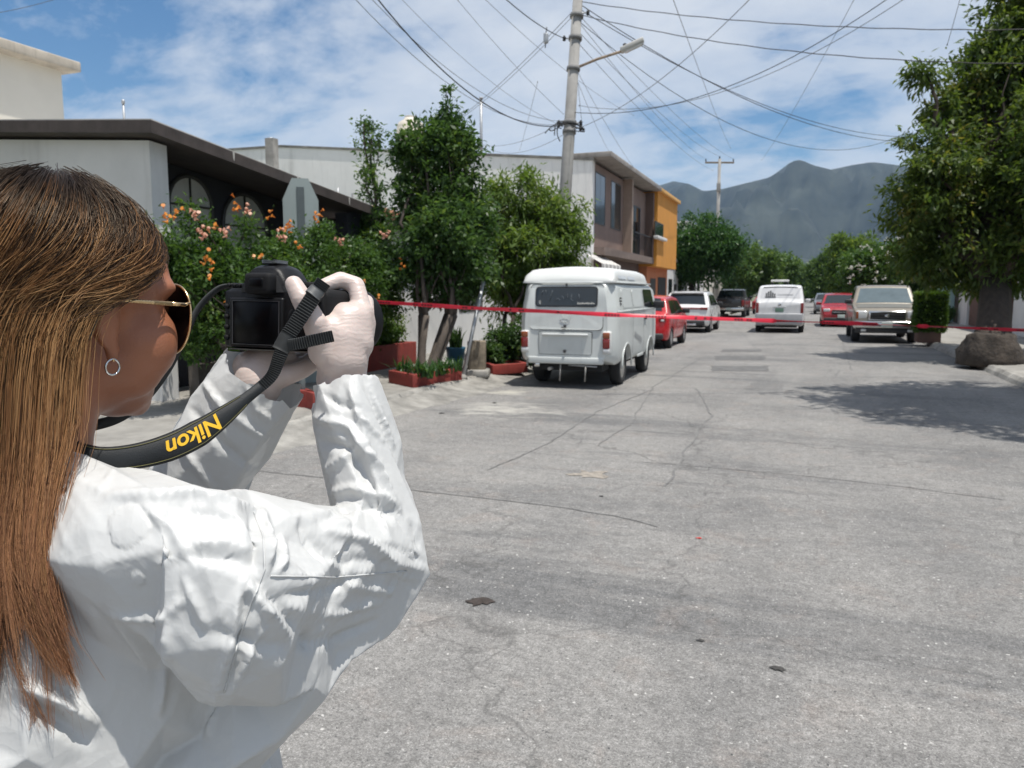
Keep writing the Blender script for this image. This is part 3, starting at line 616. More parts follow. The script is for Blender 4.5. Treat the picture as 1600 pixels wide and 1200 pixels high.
def tree(name, base, lobes, leafm, label, size, nclump, per, cr, trunk_r=0.12, stems=1, bark=M_bark, cat='tree', group=None, fork=0.35, droop=0.25, aspect=0.42, shell=0.45, seed=1, flare=1.5, twigs=26, spread=0.12):
    rng = np.random.default_rng(seed); base = Vector(base); o = empty(name, base, 0, label, cat, group)
    Lr = [(l[0]-base.x, l[1]-base.y, l[2]-base.z, *l[3:]) for l in lobes]
    P, Nn, cc = crown_points(Lr, nclump, per, cr, shell, rng)
    P[:, 2] = np.maximum(P[:, 2], 0.06)
    V, F = leaf_quads(P, Nn, size, aspect, droop, rng)
    tm = MB(); zmin = min(l[2]-l[5] for l in Lr); low = min(Lr, key=lambda l: l[2]); forkz = max(0.25, low[2]-low[5]*0.55) if fork is None else fork
    tops = []
    for s in range(stems):
        q = 2*math.pi*s/max(1, stems)+rng.uniform(0, 1); sx = spread*math.cos(q)*(stems > 1); sy = spread*math.sin(q)*(stems > 1)
        topx = low[0]*0.5+sx*3.0; topy = low[1]*0.5+sy*3.0; r = trunk_r*(1 if stems == 1 else 0.62)
        zs = [0, 0.12*forkz, 0.5*forkz, forkz]; pts = []; 
        for k, z in enumerate(zs):
            t = z/forkz; pts.append((sx+(topx-sx)*t+0.05*fbm(z+s*3, 1.0), sy+(topy-sy)*t+0.05*fbm(z+s*3, 7.0), z))
        tm.tube(pts, [r*flare, r*1.12, r, r*0.9], 10); tops.append((Vector(pts[-1]), r*0.9))
    for i, l in enumerate(Lr):
        t, r = tops[i % len(tops)]; limb(tm, t, (l[0], l[1], l[2]+0.2*l[5]), r*0.72, 0.018, 0.10, 7, 7, rng)
    for i in rng.choice(len(cc), min(twigs, len(cc)), replace=False):
        c = cc[i]; l = min(Lr, key=lambda q: (q[0]-c[0])**2+(q[1]-c[1])**2+(q[2]-c[2])**2); t, r = tops[int(rng.integers(len(tops)))]
        a = t.lerp(Vector((l[0], l[1], l[2])), rng.uniform(0.2, 0.8)); limb(tm, a, c, max(0.010, r*0.22), 0.005, 0.10, 5, 5, rng)
    tm.build('trunk', bark, o)
    obj('crown', np_mesh('crown', V, F), o, leafm)
    return o
def W(px, py, dep): p = atD(px, py, dep); return p
def lobe_px(px, py, rpx, rpy, dep, ry=None):
    p = atD(px, py, dep); rx = rpx*dep/FPX; rz = rpy*dep/FPX; return (p.x, p.y, p.z, rx, ry or rx, rz)

# ---- red planter with the dense dark tree
def planter(name, corners, z0, z1, label, soil=True, t=0.09, m=None):
    """walled bed: corners of the outer outline (world XY), each wall its own part"""
    c = [Vector((x, y, 0)) for x, y in corners]; cen = sum(c, Vector())/len(c); o = empty(name, (cen.x, cen.y, z0), 0, label, 'planter')
    for i, (a, b) in enumerate(zip(c, c[1:]+c[:1])):
        a = a-cen; b = b-cen; d = (b-a).normalized(); n_ = Vector((-d.y, d.x, 0)); n_ = n_ if n_.dot(-(a+b)/2) > 0 else -n_
        e = 0.0 if i % 2 == 0 else t+0.002
        a2 = a+d*e; b2 = b-d*e; Lw = (b2-a2).length
        Mx = Matrix.Translation(a2) @ Matrix((( d.x, n_.x, 0, 0), (d.y, n_.y, 0, 0), (0, 0, 1, 0), (0, 0, 0, 1)))
        MB().rbox(0, Lw, 0, t, -0.05, z1-z0, 0.012, 2, Mx).build('wall', m or M_redp, o)
    ins = [(p-cen)*0.93 for p in c]; MB().add([(p.x, p.y, (z1-z0)-0.05) for p in ins], [tuple(range(len(ins)))]).build('soil', M_soil, o)
    return o
M_redp = mat('red_painted_masonry', (0.235, 0.036, 0.027), 0.75, 0.22, 5, bump=0.004, bscale=40, stain=0.3)
M_soil = mat('dark_soil', (0.06, 0.048, 0.036), 0.98, 0.4, 10, bump=0.02, bscale=30)
ZW = 0.14
a = onZ(607, 597, ZW); b = onZ(645, 605, ZW); c = onZ(722, 592, ZW); d = c+(a-b)
planter('red_planter', [(a.x, a.y), (b.x, b.y), (c.x, c.y), (d.x, d.y)], ZW, ZW+0.20, 'square red masonry planter around the dense tree by the kerb')
tc_ = (a+b+c+d)/4; DT = 13.9
tree('planter_tree', (tc_.x, tc_.y, ZW+0.14), [
    lobe_px(700, 172, 12, 34, DT, 0.18), lobe_px(694, 215, 30, 36, DT, 0.4), lobe_px(664, 238, 36, 46, DT, 0.5), lobe_px(640, 262, 22, 62, DT, 0.4), lobe_px(712, 250, 34, 55, DT, 0.5),
    lobe_px(650, 320, 30, 45, DT, 0.5), lobe_px(705, 320, 45, 48, DT, 0.7), lobe_px(690, 368, 55, 48, DT-0.4, 0.8), lobe_px(668, 420, 42, 42, DT, 0.7), lobe_px(725, 412, 44, 48, DT, 0.7), lobe_px(742, 350, 34, 50, DT+.4, 0.5), lobe_px(735, 235, 14, 30, DT, 0.2), lobe_px(700, 455, 45, 24, DT, 0.6)],
    L_dark, 'dense dark green multi-stemmed tree growing from the red planter', 0.115, 600, 48, 0.20, 0.10, 5, M_bark, fork=0.95, seed=3, shell=0.75, twigs=60, spread=0.10)
# ---- slender vine-like column left of it
DV = 15.2; bp = onX(598, 560, -8.2); 
tree('slender_tree', (bp.x, bp.y, ZW), [lobe_px(570, 196, 6, 12, DV, .08), lobe_px(580, 220, 15, 28, DV, 0.2), lobe_px(577, 262, 13, 30, DV, 0.2), lobe_px(584, 305, 18, 26, DV, 0.25), lobe_px(575, 345, 25, 32, DV, 0.3), lobe_px(592, 375, 32, 32, DV, 0.4), lobe_px(556, 372, 30, 34, DV, 0.4)],
    L_dark, 'slender leggy tree with tufted column of leaves left of the dense tree', 0.10, 130, 42, 0.17, 0.05, 1, M_bark, fork=2.2, seed=5, shell=0.9, twigs=30)
# ---- pale willowy tree right of it, behind the leaning post
DW = 17.5; bp = onZ(792, 566, ZW)
tree('willowy_tree', (bp.x, bp.y, ZW), [
    lobe_px(838, 300, 34, 48, DW, 0.7), lobe_px(800, 330, 40, 50, DW, 0.8), lobe_px(776, 318, 20, 48, DW, 0.4), lobe_px(865, 345, 42, 50, DW, 0.8), lobe_px(888, 385, 36, 58, DW, 0.7), lobe_px(830, 390, 55, 55, DW-0.3, 1.0), lobe_px(780, 400, 40, 55, DW, 0.8), lobe_px(850, 430, 50, 40, DW, 0.9), lobe_px(795, 455, 42, 42, DW, 0.8), lobe_px(840, 470, 40, 35, DW, 0.6), lobe_px(907, 345, 14, 40, DW, 0.3)],
    L_light, 'pale green willowy tree beside the white bus', 0.165, 430, 46, 0.26, 0.085, 3, M_bark2, fork=1.0, droop=0.75, aspect=0.26, seed=8, shell=0.75, twigs=50, spread=0.16)
# ---- orange trumpet bush along the fence
BX = -7.25
def bl(px, py, rp, rz, X=BX, ry=0.55): p = onX(px, py, X); dep = (p-CP).dot(_cm @ Vector((0, 0, -1))); return (p.x, p.y, p.z, rp*dep/FPX*0.8, rp*dep/FPX*0.9+0.1, rz*dep/FPX)
blobs = [bl(304, 346, 16, 30), bl(275, 412, 44, 38), bl(345, 410, 52, 38), bl(420, 416, 54, 40), bl(480, 410, 50, 44), bl(545, 410, 56, 34), bl(600, 420, 45, 34), bl(330, 450, 80, 55), bl(250, 450, 45, 55), bl(430, 460, 80, 52), bl(540, 450, 70, 36), bl(610, 465, 30, 28), bl(500, 368, 20, 22), bl(240, 372, 16, 20), bl(385, 362, 12, 20), bl(445, 378, 14, 20), bl(320, 520, 60, 40)]
pb = onX(420, 560, BX); pb.z = ZW
bush = tree('trumpet_bush', pb, blobs, L_bush, 'sprawling green bush with orange trumpet flowers along the porch fence', 0.075, 1150, 44, 0.17, 0.05, 6, M_bark2, cat='bush', fork=0.8, seed=11, shell=0.8, twigs=90, spread=0.25)
M_fl = leaf_mat('orange_petal', (0.60, 0.20, 0.035), (0.74, 0.33, 0.06), (0.74, 0.44, 0.22), trans=0.3); M_fl2 = leaf_mat('salmon_petal', (0.60, 0.30, 0.19), (0.68, 0.42, 0.31), (0.72, 0.52, 0.42), trans=0.3)
flowers = [f_ for i_, f_ in enumerate([(370, 322, 2), (383, 330, 1), (388, 327, 2), (315, 365, 3), (325, 372, 3), (345, 360, 2), (336, 352, 1), (445, 362, 4), (452, 355, 3), (440, 371, 3), (305, 302, 1), (310, 332, 2), (262, 338, 2), (258, 365, 2), (273, 330, 1), (495, 340, 2), (488, 347, 2), (501, 335, 1), (600, 368, 3), (607, 378, 2), (535, 374, 2), (630, 415, 2), (614, 425, 2), (648, 412, 2), (324, 405, 2), (330, 398, 1), (423, 338, 1), (408, 398, 1), (357, 352, 2), (325, 433, 1), (560, 440, 1), (520, 402, 1), (470, 385, 1), (590, 462, 1), (290, 352, 1), (355, 470, 1)]) if i_ % 3 != 1]
def flower_mesh(n, seed):
    rng = np.random.default_rng(seed); mb = MB()
    for k in range(n):
        d = Vector(rng.normal(0, 1, 3)); d.z = abs(d.z)*0.5; d.normalize(); c = Vector(rng.normal(0, 0.045, 3)); q = d.to_track_quat('Z', 'Y').to_matrix().to_4x4()
        mb.lathe([(0.005, -0.032), (0.009, 0.0), (0.015, 0.020), (0.026, 0.026)], 6, Matrix.Translation(c) @ q)
    return mb.mesh('flower_cluster')
FM = {n: [flower_mesh(n*3, n*10+i) for i in range(2)] for n in (1, 2, 3, 4)}
for i, (px, py, n) in enumerate(flowers):
    me = FM[n][i % 2]
    p = onX(px, py, BX+0.62 if py > 340 else BX+0.35); tag(obj('flower_cluster', me, bush, M_fl if i % 3 else M_fl2, p-pb, (random.random(), random.random(), random.random()*6)), kind='stuff')
# ---- planting at ground level
def blade_plant(name, base, n, h, spread_, m, label, cat='plant', w=0.035, seed=1, parent=None):
    rng = np.random.default_rng(seed); mb = MB()
    for k in range(n):
        q = rng.uniform(0, 6.28); L_ = h*rng.uniform(0.6, 1.1); lean = spread_*rng.uniform(0.2, 1.0); b0 = Vector((rng.normal(0, spread_*0.25), rng.normal(0, spread_*0.25), 0)); pts = []
        for t in (0, 0.35, 0.7, 1.0): pts.append(b0+Vector((math.cos(q)*lean*t*t, math.sin(q)*lean*t*t, L_*(t-0.25*t*t*lean/max(h, .01)))))
        mb.ribbon(pts, [w, w*1.1, w*0.75, 0.004], (math.cos(q), math.sin(q), 0.3))
    if parent is not None: return mb.build(name, m, parent, Vector(base)-Vector(parent.location))
    o = empty(name, base, 0, label, cat); mb.build('leaves', m, o); MB().lathe([(0.05, -0.03), (0.05, 0.04), (0.02, 0.07)], 8).build('crown_base', M_soil, o); return o
for k, (px, py) in enumerate(((634, 590), (655, 596), (690, 592), (706, 588), (672, 597))):
    p = onZ(px, py-8, ZW+0.15); blade_plant('spiky_plant', (p.x, p.y, ZW+0.15), 34, 0.30, 0.30, L_ficus, ('leftmost', 'second', 'second from right', 'rightmost', 'front middle')[k]+' spiky green plant inside the square red planter', seed=20+k)
# long red planter against the wall
a = onX(566, 560, -7.75); y0p = a.y; b = onX(651, 552, -7.75); y1p = b.y
planter('long_red_planter', [(-8.6, y0p), (-7.75, y0p), (-7.75, y1p), (-8.6, y1p)], ZW, ZW+0.46, 'long low red masonry planter along the white house wall', t=0.12)
def shrub(base, h, w, leafm, label, size=0.07, seed=1, n=60, per=40, cat='shrub'):
    x, y, z = base; return tree('shrub', base, [(x, y, z+h*0.55, w, w, h*0.5), (x+w*0.5, y, z+h*0.4, w*0.6, w*0.6, h*0.38), (x-w*0.5, y+w*0.3, z+h*0.42, w*0.6, w*0.6, h*0.4)], leafm, label, size, n, per, h*0.16, 0.025, 3, M_bark2, cat=cat, fork=h*0.3, seed=seed, shell=0.9, twigs=10, spread=0.04)
for k in range(5):
    y = y0p+0.5+(y1p-y0p-0.9)*k/4; shrub((-8.18, y, ZW+0.36), 0.55+0.12*(k % 3), 0.34, (L_bush, L_light, L_hedge)[k % 3], ('nearest', 'second', 'middle', 'fourth', 'farthest')[k]+' low shrub in the long red planter', 0.08, 30+k)
# blue pot with a plant, tree stump-like post, leaning galvanised post
p = onZ(712, 572, ZW); pot = empty('blue_pot', (p.x, p.y, ZW), 0, 'blue plastic pot standing beside the leaning post', 'pot')
MB().lathe([(0.15, 0), (0.19, 0.30), (0.205, 0.36), (0.205, 0.39), (0.18, 0.39), (0.17, 0.32)], 20).build('bucket', mat('blue_plastic', (0.045, 0.14, 0.22), 0.5, 0.12, 4), pot)
MB().lathe([(0, 0.33), (0.17, 0.33)], 16).build('soil', M_soil, pot)
blade_plant('potted_plant', (p.x, p.y, ZW+0.33), 60, 0.50, 0.22, L_dark, 'bushy green plant growing out of the blue pot', w=0.045, seed=51)
p = onZ(746, 585, ZW); st = empty('concrete_stump', (p.x, p.y, ZW), 0.3, 'weathered brownish concrete post stump behind the leaning post', 'post')
MB().rbox(-0.17, 0.15, -0.13, 0.13, -0.05, 0.62, 0.03).build('shaft', mat('stained_stump', (0.23, 0.19, 0.14), 0.95, 0.45, 4, bump=0.01, bscale=20), st); MB().rbox(-0.24, 0.22, -0.2, 0.2, -0.05, 0.10, 0.04).build('foot', M_kerb, st)
a = onZ(722, 590, ZW); b = atD(755, 440, (a-CP).dot(_cm @ Vector((0, 0, -1)))+0.2)
lp = empty('leaning_post', a, 0, 'thin galvanised pipe post leaning to the right by the planter', 'post')
MB().tube([(0, 0, -0.05), b-a], 0.034, 10).build('pipe', M_metal, lp); MB().lathe([(0.10, -0.04), (0.09, 0.03), (0.04, 0.06)], 10).build('footing', M_kerb, lp)
# second low red bed near the camera holder, signpost stub
a = onZ(408, 622, ZW); b = onZ(500, 640, ZW)
planter('near_red_bed', [(a.x, a.y), (a.x+0.5, a.y-0.35), (b.x, b.y), (b.x-0.6, b.y+0.45)], ZW, ZW+0.22, 'near red masonry bed seen between the two sleeves')
p = onZ(474, 648, 0.02); sp_ = empty('grey_stub_post', (p.x, p.y, 0.0), 0, 'grey metal stub post standing at the kerb below the gloved hands', 'post')
MB().tube([(0, 0, -0.05), (0, 0, 0.95)], 0.04, 10).build('shaft', mat('grey_post_paint', (0.12, 0.14, 0.14), 0.6, 0.2), sp_); MB().lathe([(0.14, -0.05), (0.12, 0.02), (0.05, 0.04)], 10).build('footing', M_kerb, sp_); MB().lathe([(0.045, 0.94), (0.04, 0.97), (0, 0.98)], 10).build('cap', M_iron, sp_)
# shrubs around the foot of the willowy tree
for k, (px, py, h, w) in enumerate(((780, 572, 0.8, 0.35), (812, 572, 0.95, 0.45), (762, 576, 0.5, 0.3))):
    p = onZ(px, py, ZW); shrub((p.x, p.y, ZW), h, w, L_dark, ('low dark shrub left of the willowy tree trunk', 'tall dark shrub between the willowy tree and the bus', 'smallest shrub beside the concrete stump')[k], 0.09, 60+k, 70)
a = onZ(770, 582, ZW); b = onZ(825, 578, ZW)
planter('low_red_bed', [(a.x, a.y), (b.x, b.y), (b.x-0.5, b.y+0.6), (a.x-0.5, a.y+0.6)], ZW, ZW+0.14, 'low dark red bed edge next to the bus')

# ---- down the left side
def far_tree(name, px, pt, pb_, rpx, dep, leafm, label, seed, zb=ZW, size=0.22, ncl=320, per=40, trunk=0.16, bx=None, group=None, flat=1.0):
    c = atD(px, (pt+pb_)/2, dep); rx = rpx*dep/FPX; rz = (pb_-pt)/2*dep/FPX; rng = np.random.default_rng(seed); lobes = [(c.x, c.y, c.z, rx*0.78, rx*0.78, rz*0.85)]
    for k in range(8):
        q = k/8*6.283+rng.uniform(-.3, .3); zz = rng.uniform(-0.55, 0.55); lobes.append((c.x+rx*0.52*math.cos(q), c.y+rx*0.52*math.sin(q), c.z+zz*rz, rx*rng.uniform(0.36, 0.5), rx*rng.uniform(0.36, 0.5), rz*rng.uniform(0.34, 0.48)))
    base = (c.x if bx is None else bx, c.y, zb); return tree(name, base, lobes, leafm, label, size, ncl, per, rx*0.20, trunk, 1, M_bark2, fork=max(0.6, c.z-rz-zb+0.4), seed=seed, shell=0.6, twigs=14, group=group)
G1 = 'street trees down the left side'; G2 = 'street trees down the right side'
far_tree('round_ficus', 1098, 325, 455, 66, 51, L_ficus, 'big round dark green clipped ficus in front of the ochre house', 71, size=0.26, ncl=700, per=48, group=G1)
far_tree('street_tree', 1178, 376, 462, 50, 72, L_far, 'lighter tree just right of the round ficus', 72, size=0.36, ncl=420, group=G1)
far_tree('street_tree', 1148, 395, 466, 38, 84, L_ficus, 'darker tree partly hidden by the round ficus', 73, size=0.4, ncl=300, group=G1)
far_tree('street_tree', 1212, 392, 464, 34, 100, L_far, 'smaller left side tree above the white van', 74, size=0.45, ncl=260, group=G1)
far_tree('street_tree', 1236, 408, 466, 26, 128, L_far, 'farthest tree on the left side closing the street', 75, size=0.55, ncl=220, group=G1)
# ---- down the right side
far_tree('street_tree', 1268, 415, 470, 22, 130, L_far, 'farthest tree on the right side closing the street', 76, size=0.55, ncl=220, group=G2)
far_tree('street_tree', 1292, 386, 472, 34, 88, L_far, 'rounded tree behind the red parked car', 77, size=0.42, ncl=320, group=G2)
far_tree('street_tree', 1328, 360, 470, 38, 66, L_light, 'yellowish green tree behind the parked pickup', 78, size=0.32, ncl=380, group=G2)
far_tree('street_tree', 1254, 418, 468, 16, 150, L_ficus, 'distant dark tree in the middle of the street view', 79, size=0.55, ncl=140)
wf = far_tree('white_flowered_tree', 1385, 378, 470, 74, 42, L_bush, 'dense tree with scattered white blossom heads behind the pickup', 80, size=0.24, ncl=620, per=46, group=G2)
M_wp = leaf_mat('white_petal', (0.62, 0.63, 0.55), (0.75, 0.75, 0.68), None, trans=0.2)
rng = np.random.default_rng(4); wl = Vector(wf.location)
wme = [flower_mesh(8, 900+i) for i in range(2)]
for k in range(46):
    px = rng.uniform(1318, 1455); py = 452-rng.uniform(0, 82)*(1-((px-1385)/90)**2); p = atD(px, py, 42-2.55*math.sqrt(max(0.05, 1-((px-1385)/82)**2)))
    o = tag(obj('blossom', wme[k % 2], wf, M_wp, p-wl, (random.random()*6, 0, 0)), kind='stuff'); o.scale = (1.15,)*3
# ---- thick trunk tree by the right kerb, crown overhanging
DB = 19.2; bB = onZ(1546, 566, ZW)
bt = Vector((bB.x, bB.y, ZW))
tree('broad_street_tree', bt, [lobe_px(1450, 395, 52, 52, 18.6, 1.0), lobe_px(1520, 400, 60, 55, DB-1, 1.2), lobe_px(1590, 390, 60, 60, DB-1.2, 1.3), lobe_px(1440, 320, 46, 55, 18.4, 1.0), lobe_px(1500, 320, 70, 70, DB-.5, 1.4), lobe_px(1570, 300, 80, 80, DB-.5, 1.6), lobe_px(1470, 245, 62, 58, DB-1, 1.2), lobe_px(1540, 220, 75, 75, DB, 1.5), lobe_px(1620, 230, 80, 80, DB, 1.5), lobe_px(1525, 145, 55, 60, DB, 1.2), lobe_px(1600, 130, 80, 80, DB, 1.5), lobe_px(1470, 165, 30, 32, DB-.6, 0.5), lobe_px(1446, 118, 18, 18, DB-.8, 0.3), lobe_px(1415, 300, 22, 24, 18.4, 0.4), lobe_px(1560, 430, 60, 30, DB, 1.0), lobe_px(1640, 320, 80, 90, DB, 1.6), lobe_px(1590, 50, 62, 70, DB, 1.2), lobe_px(1552, 92, 40, 50, DB, 0.9), lobe_px(1640, -10, 90, 90, DB, 1.5), (5.3, 20.2, 4.3, 1.3, 1.4, 1.2), (5.8, 20.8, 5.6, 1.5, 1.6, 1.2)],  # last two lobes, out of view, added to shade the root collar
    L_olive, 'broad olive green street tree with thick dark trunk by the right kerb', 0.185, 1350, 66, 0.33, 0.34, 1, M_bark2, fork=1.75, seed=90, shell=0.95, twigs=60, flare=1.25, droop=0.55, aspect=0.34)
# swollen root collar like a worn stone ring round the trunk
rc = empty('root_collar', bt, 0, 'dark rounded masonry collar around the thick trunk at the right kerb', 'planter')
mb = MB(); pf = [(0.62, -0.06), (0.62, 0.10), (0.59, 0.26), (0.52, 0.42), (0.47, 0.52), (0.45, 0.60), (0.38, 0.62), (0.28, 0.60)]
mb.lathe(pf, 34); mb.v = [(x*(1+0.14*fbm(x*4, y*4, z*4)), y*(1+0.14*fbm(x*4+5, y*4, z*4)), z*(1+0.10*fbm(x*4, y*4+7, z))) for x, y, z in mb.v]
mb.build('collar', mat('crown_shaded_rubble', (0.050, 0.040, 0.032), 0.95, 0.55, 5, bump=0.05, bscale=14), rc)  # rubble colour darkened to carry the shade of the crown
mb = MB()
# ---- near tree beyond the right edge: its crown hangs into the corner and shades the road
nt_ = Vector((5.6, 12.2, ZW))
tree('near_street_tree', nt_, [(x_+1.75, y_-1.2, z_, a_, b_, c_) for x_, y_, z_, a_, b_, c_ in [(4.0, 12.9, 5.4, 1.2, 1.5, 1.2), (5.3, 13.6, 5.6, 1.5, 1.6, 1.4), (3.2, 12.9, 6.9, 1.5, 1.7, 0.9), (2.5, 13.4, 7.6, 1.3, 1.5, 0.7), (4.6, 13.4, 7.2, 1.8, 1.8, 1.2), (4.4, 11.8, 6.7, 1.4, 1.3, 1.0), (4.1, 14.9, 7.3, 1.5, 1.4, 1.0), (1.9, 12.3, 7.7, 1.3, 1.7, 0.7), (2.6, 14.8, 8.2, 1.5, 1.5, 0.8), (3.3, 11.4, 7.4, 1.4, 1.4, 0.8), (1.2, 13.6, 8.4, 1.0, 1.3, 0.6)]],
    L_olive, 'near street tree at the right picture edge hanging its crown into the upper corner', 0.20, 900, 56, 0.34, 0.22, 1, M_bark2, fork=3.3, seed=93, shell=0.7, twigs=40, droop=0.5, aspect=0.34)
# ---- clipped hedge in a low box
a = onZ(1425, 535, ZW); hx0, hy0 = a.x, a.y; b = onZ(1462, 533, ZW); 
hg = empty('clipped_hedge', (hx0+0.5, hy0+0.6, ZW), 0, 'box shaped clipped green hedge beside the parked pickup', 'hedge')
MB().rbox(-0.34, 0.30, -0.40, 0.40, -0.02, 0.34, 0.03).build('planter_box', M_gatew, hg)
n = 9000; rng = np.random.default_rng(2); u = rng.uniform(-1, 1, (n, 3)); ax = rng.integers(0, 3, n); u[np.arange(n), ax] = np.sign(u[np.arange(n), ax])*rng.uniform(0.86, 1.02, n)
P_ = u*np.array([0.40, 0.45, 0.56])+np.array([0, 0, 0.92]); V, F = leaf_quads(P_, u, 0.085, 0.5, 0.0, rng); obj('foliage', np_mesh('foliage', V, F), hg, L_hedge)
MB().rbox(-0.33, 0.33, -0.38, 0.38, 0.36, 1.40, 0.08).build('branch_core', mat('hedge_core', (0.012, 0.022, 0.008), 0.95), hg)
for k in range(3): MB().tube([(-0.2+0.2*k, 0, 0.3), (-0.2+0.2*k, 0, 0.5)], 0.03, 6).build('stem', M_bark2, hg)
p = onX(1480, 520, PR-0.5); shrub((PR-0.55, p.y, ZW), 0.9, 0.35, L_dark, 'small dark shrub in front of the white gate posts', 0.10, 97)
# ================================================================== vehicles
def paint(name, col, rough=0.28, var=0.04, metal=0.0, coat=0.6): return mat(name, col, rough, var, 3.0, metal=metal, coat=coat)
M_tyre = mat('tyre_rubber', (0.022, 0.022, 0.023), 0.85, 0.25, 12)
M_rim = mat('alloy_rim', (0.45, 0.45, 0.46), 0.35, 0.1, 6, metal=0.8)
M_steel = mat('dull_steel_rim', (0.30, 0.29, 0.27), 0.6, 0.25, 6, metal=0.4)
M_trim = mat('black_plastic_trim', (0.030, 0.030, 0.032), 0.6, 0.15, 8)
M_carglass = glass_mat('car_glass', (0.012, 0.016, 0.018), 0.03)
M_red_l = mat('red_lamp', (0.20, 0.012, 0.010), 0.18, 0.1, 20, coat=0.5)
M_amber = mat('amber_lamp', (0.26, 0.065, 0.015), 0.2, 0.1, 20, coat=0.5)
M_clear = mat('clear_lamp', (0.62, 0.63, 0.63), 0.12, 0.1, 20, coat=0.5)
M_chrome = mat('chrome', (0.62, 0.62, 0.62), 0.15, 0.05, 5, metal=1.0)
M_plate = mat('plate', (0.50, 0.56, 0.52), 0.5, 0.1, 20)
M_under = mat('underbody', (0.018, 0.018, 0.018), 0.9, 0.2)
SECT = [(0.0, 'b'), (0.86, 'b')]
def lerp_prof(prof, y):
    ys = [p[0] for p in prof]; zs = [p[1] for p in prof]; return float(np.interp(y, ys, zs))
class Body:
    def __init__(s, L, W, top, zb=0.28, belt=0.95, tum=0.22, crown=0.03, rr=0.07, er=0.10, ef=0.22, pr=0.07, pf=0.12, ext=None):
        s.L, s.hw, s.top, s.zb, s.belt, s.tum, s.crown, s.rr, s.er, s.ef, s.pr, s.pf = L, W/2, top, zb, belt, tum, crown, rr, er, ef, pr, pf
    def w(s, y):
        k = 1.0
        if y < s.er: k -= s.pr*((s.er-y)/s.er)**2.2
        if y > s.L-s.ef: k -= s.pf*((y-(s.L-s.ef))/s.ef)**2.2
        return s.hw*k
    def zt(s, y): return lerp_prof(s.top, y)
    def X(s, y, z):
        b = min(s.belt, s.zt(y)-0.06); w = s.w(y)
        if z <= b:
            t = max(0.0, (s.zb+0.28-z)/0.28); return w*(1-0.045*t*t)
        return w-s.tum*(z-b)
    def section(s, y):
        w = s.w(y); zt = s.zt(y); zb = s.zb+(0.10*max(0, (s.er-y)/s.er) if y < s.er else 0)+(0.08*max(0, (y-(s.L-s.ef))/s.ef)); b = min(s.belt, zt-0.06); pts = [(0, zb), (w*0.55, zb), (w*0.9, zb), (w*0.965, zb+0.05)]
        for z in np.linspace(zb+0.12, b, 5): pts.append((s.X(y, z)*(1+0.006*math.sin((z-zb)/(b-zb+1e-6)*math.pi)), z))
        rr = min(s.rr, (zt-b)*0.45)
        for z in np.linspace(b, zt-rr, 5)[1:]: pts.append((s.X(y, z), z))
        xt = s.X(y, zt-rr)
        for q in (0.35, 0.7, 1.0): pts.append((xt-rr*(1-math.cos(q*math.pi/2))*1.0, zt-rr+rr*math.sin(q*math.pi/2)))
        xe = pts[-1][0]
        for k in (0.8, 0.5, 0.25, 0.0): pts.append((xe*k, zt+s.crown*(1-k*k)))
        return pts
    def mesh(s, name, wheels=(), wr=0.36, extra=()):
        ys = sorted(set([round(p[0], 4) for p in s.top]+[round(v, 4) for v in np.linspace(0, s.L, 26)]+[round(s.er*v, 4) for v in (0, .15, .4, .7, 1)]+[round(s.L-s.ef*v, 4) for v in (0, .15, .4, .7, 1)]))
        rows = []; bm = bmesh.new()
        for y in ys:
            h = s.section(y); full = h+[(-x, z) for x, z in h[-2:0:-1]]
            rows.append([bm.verts.new((x, y, z)) for x, z in full])
        n = len(rows[0])
        for a, b in zip(rows[:-1], rows[1:]):
            for i in range(n): bm.faces.new((a[i], a[(i+1) % n], b[(i+1) % n], b[i]))
        bm.faces.new(rows[0]); bm.faces.new(list(reversed(rows[-1])))
        bmesh.ops.recalc_face_normals(bm, faces=bm.faces[:])
        me = bpy.data.meshes.new(name); bm.to_mesh(me); bm.free()
        if wheels:
            c = MB()
            for wy in wheels:
                for sx in (-1, 1):
                    Mx = Matrix.Translation((sx*s.hw*0.99, wy, wr*0.99)) @ Matrix.Rotation(math.pi/2, 4, 'Y')
                    c.lathe([(wr*1.17, -0.27), (wr*1.17, 0.3)], 28, Mx)
            co = obj('cut', c.mesh('cut')); t = obj('tmp', me); md = t.modifiers.new('b', 'BOOLEAN'); md.object = co; md.operation = 'DIFFERENCE'; md.solver = 'EXACT'
            bpy.context.view_layer.update(); dg = bpy.context.evaluated_depsgraph_get(); me2 = bpy.data.meshes.new_from_object(t.evaluated_get(dg)); me2.name = name
            bpy.data.objects.remove(t); bpy.data.objects.remove(co); me = me2
        me.polygons.foreach_set('use_smooth', np.ones(len(me.polygons), bool)); me.set_sharp_from_angle(angle=R(34)); me.update(); return me
    def top_panel(s, y0, y1, s0, s1, off=0.006, n=8, m=10, taper=0.0):
        """sheet lying on the upper surface between two stations"""
        g = []
        for i in range(n+1):
            y = y0+(y1-y0)*i/n; row = []; rr = s.rr; zt = s.zt(y); b = min(s.belt, zt-0.06); xe = s.X(y, zt-min(rr, (zt-b)*.45))-min(rr, (zt-b)*.45)
            for j in range(m+1):
                k = s0+(s1-s0)*j/m; row.append(Vector((xe*k, y, zt+s.crown*(1-k*k))))
            g.append(row)
        mb = MB(); top = []; 
        for i in range(n+1):
            for j in range(m+1):
                a = g[min(i+1, n)][j]-g[max(i-1, 0)][j]; b = g[i][min(j+1, m)]-g[i][max(j-1, 0)]; nn = b.cross(a).normalized(); nn = nn if nn.z > -0.2 else -nn; top.append(g[i][j]+nn*off)
        fs = [(i*(m+1)+j, i*(m+1)+j+1, (i+1)*(m+1)+j+1, (i+1)*(m+1)+j) for i in range(n) for j in range(m)]
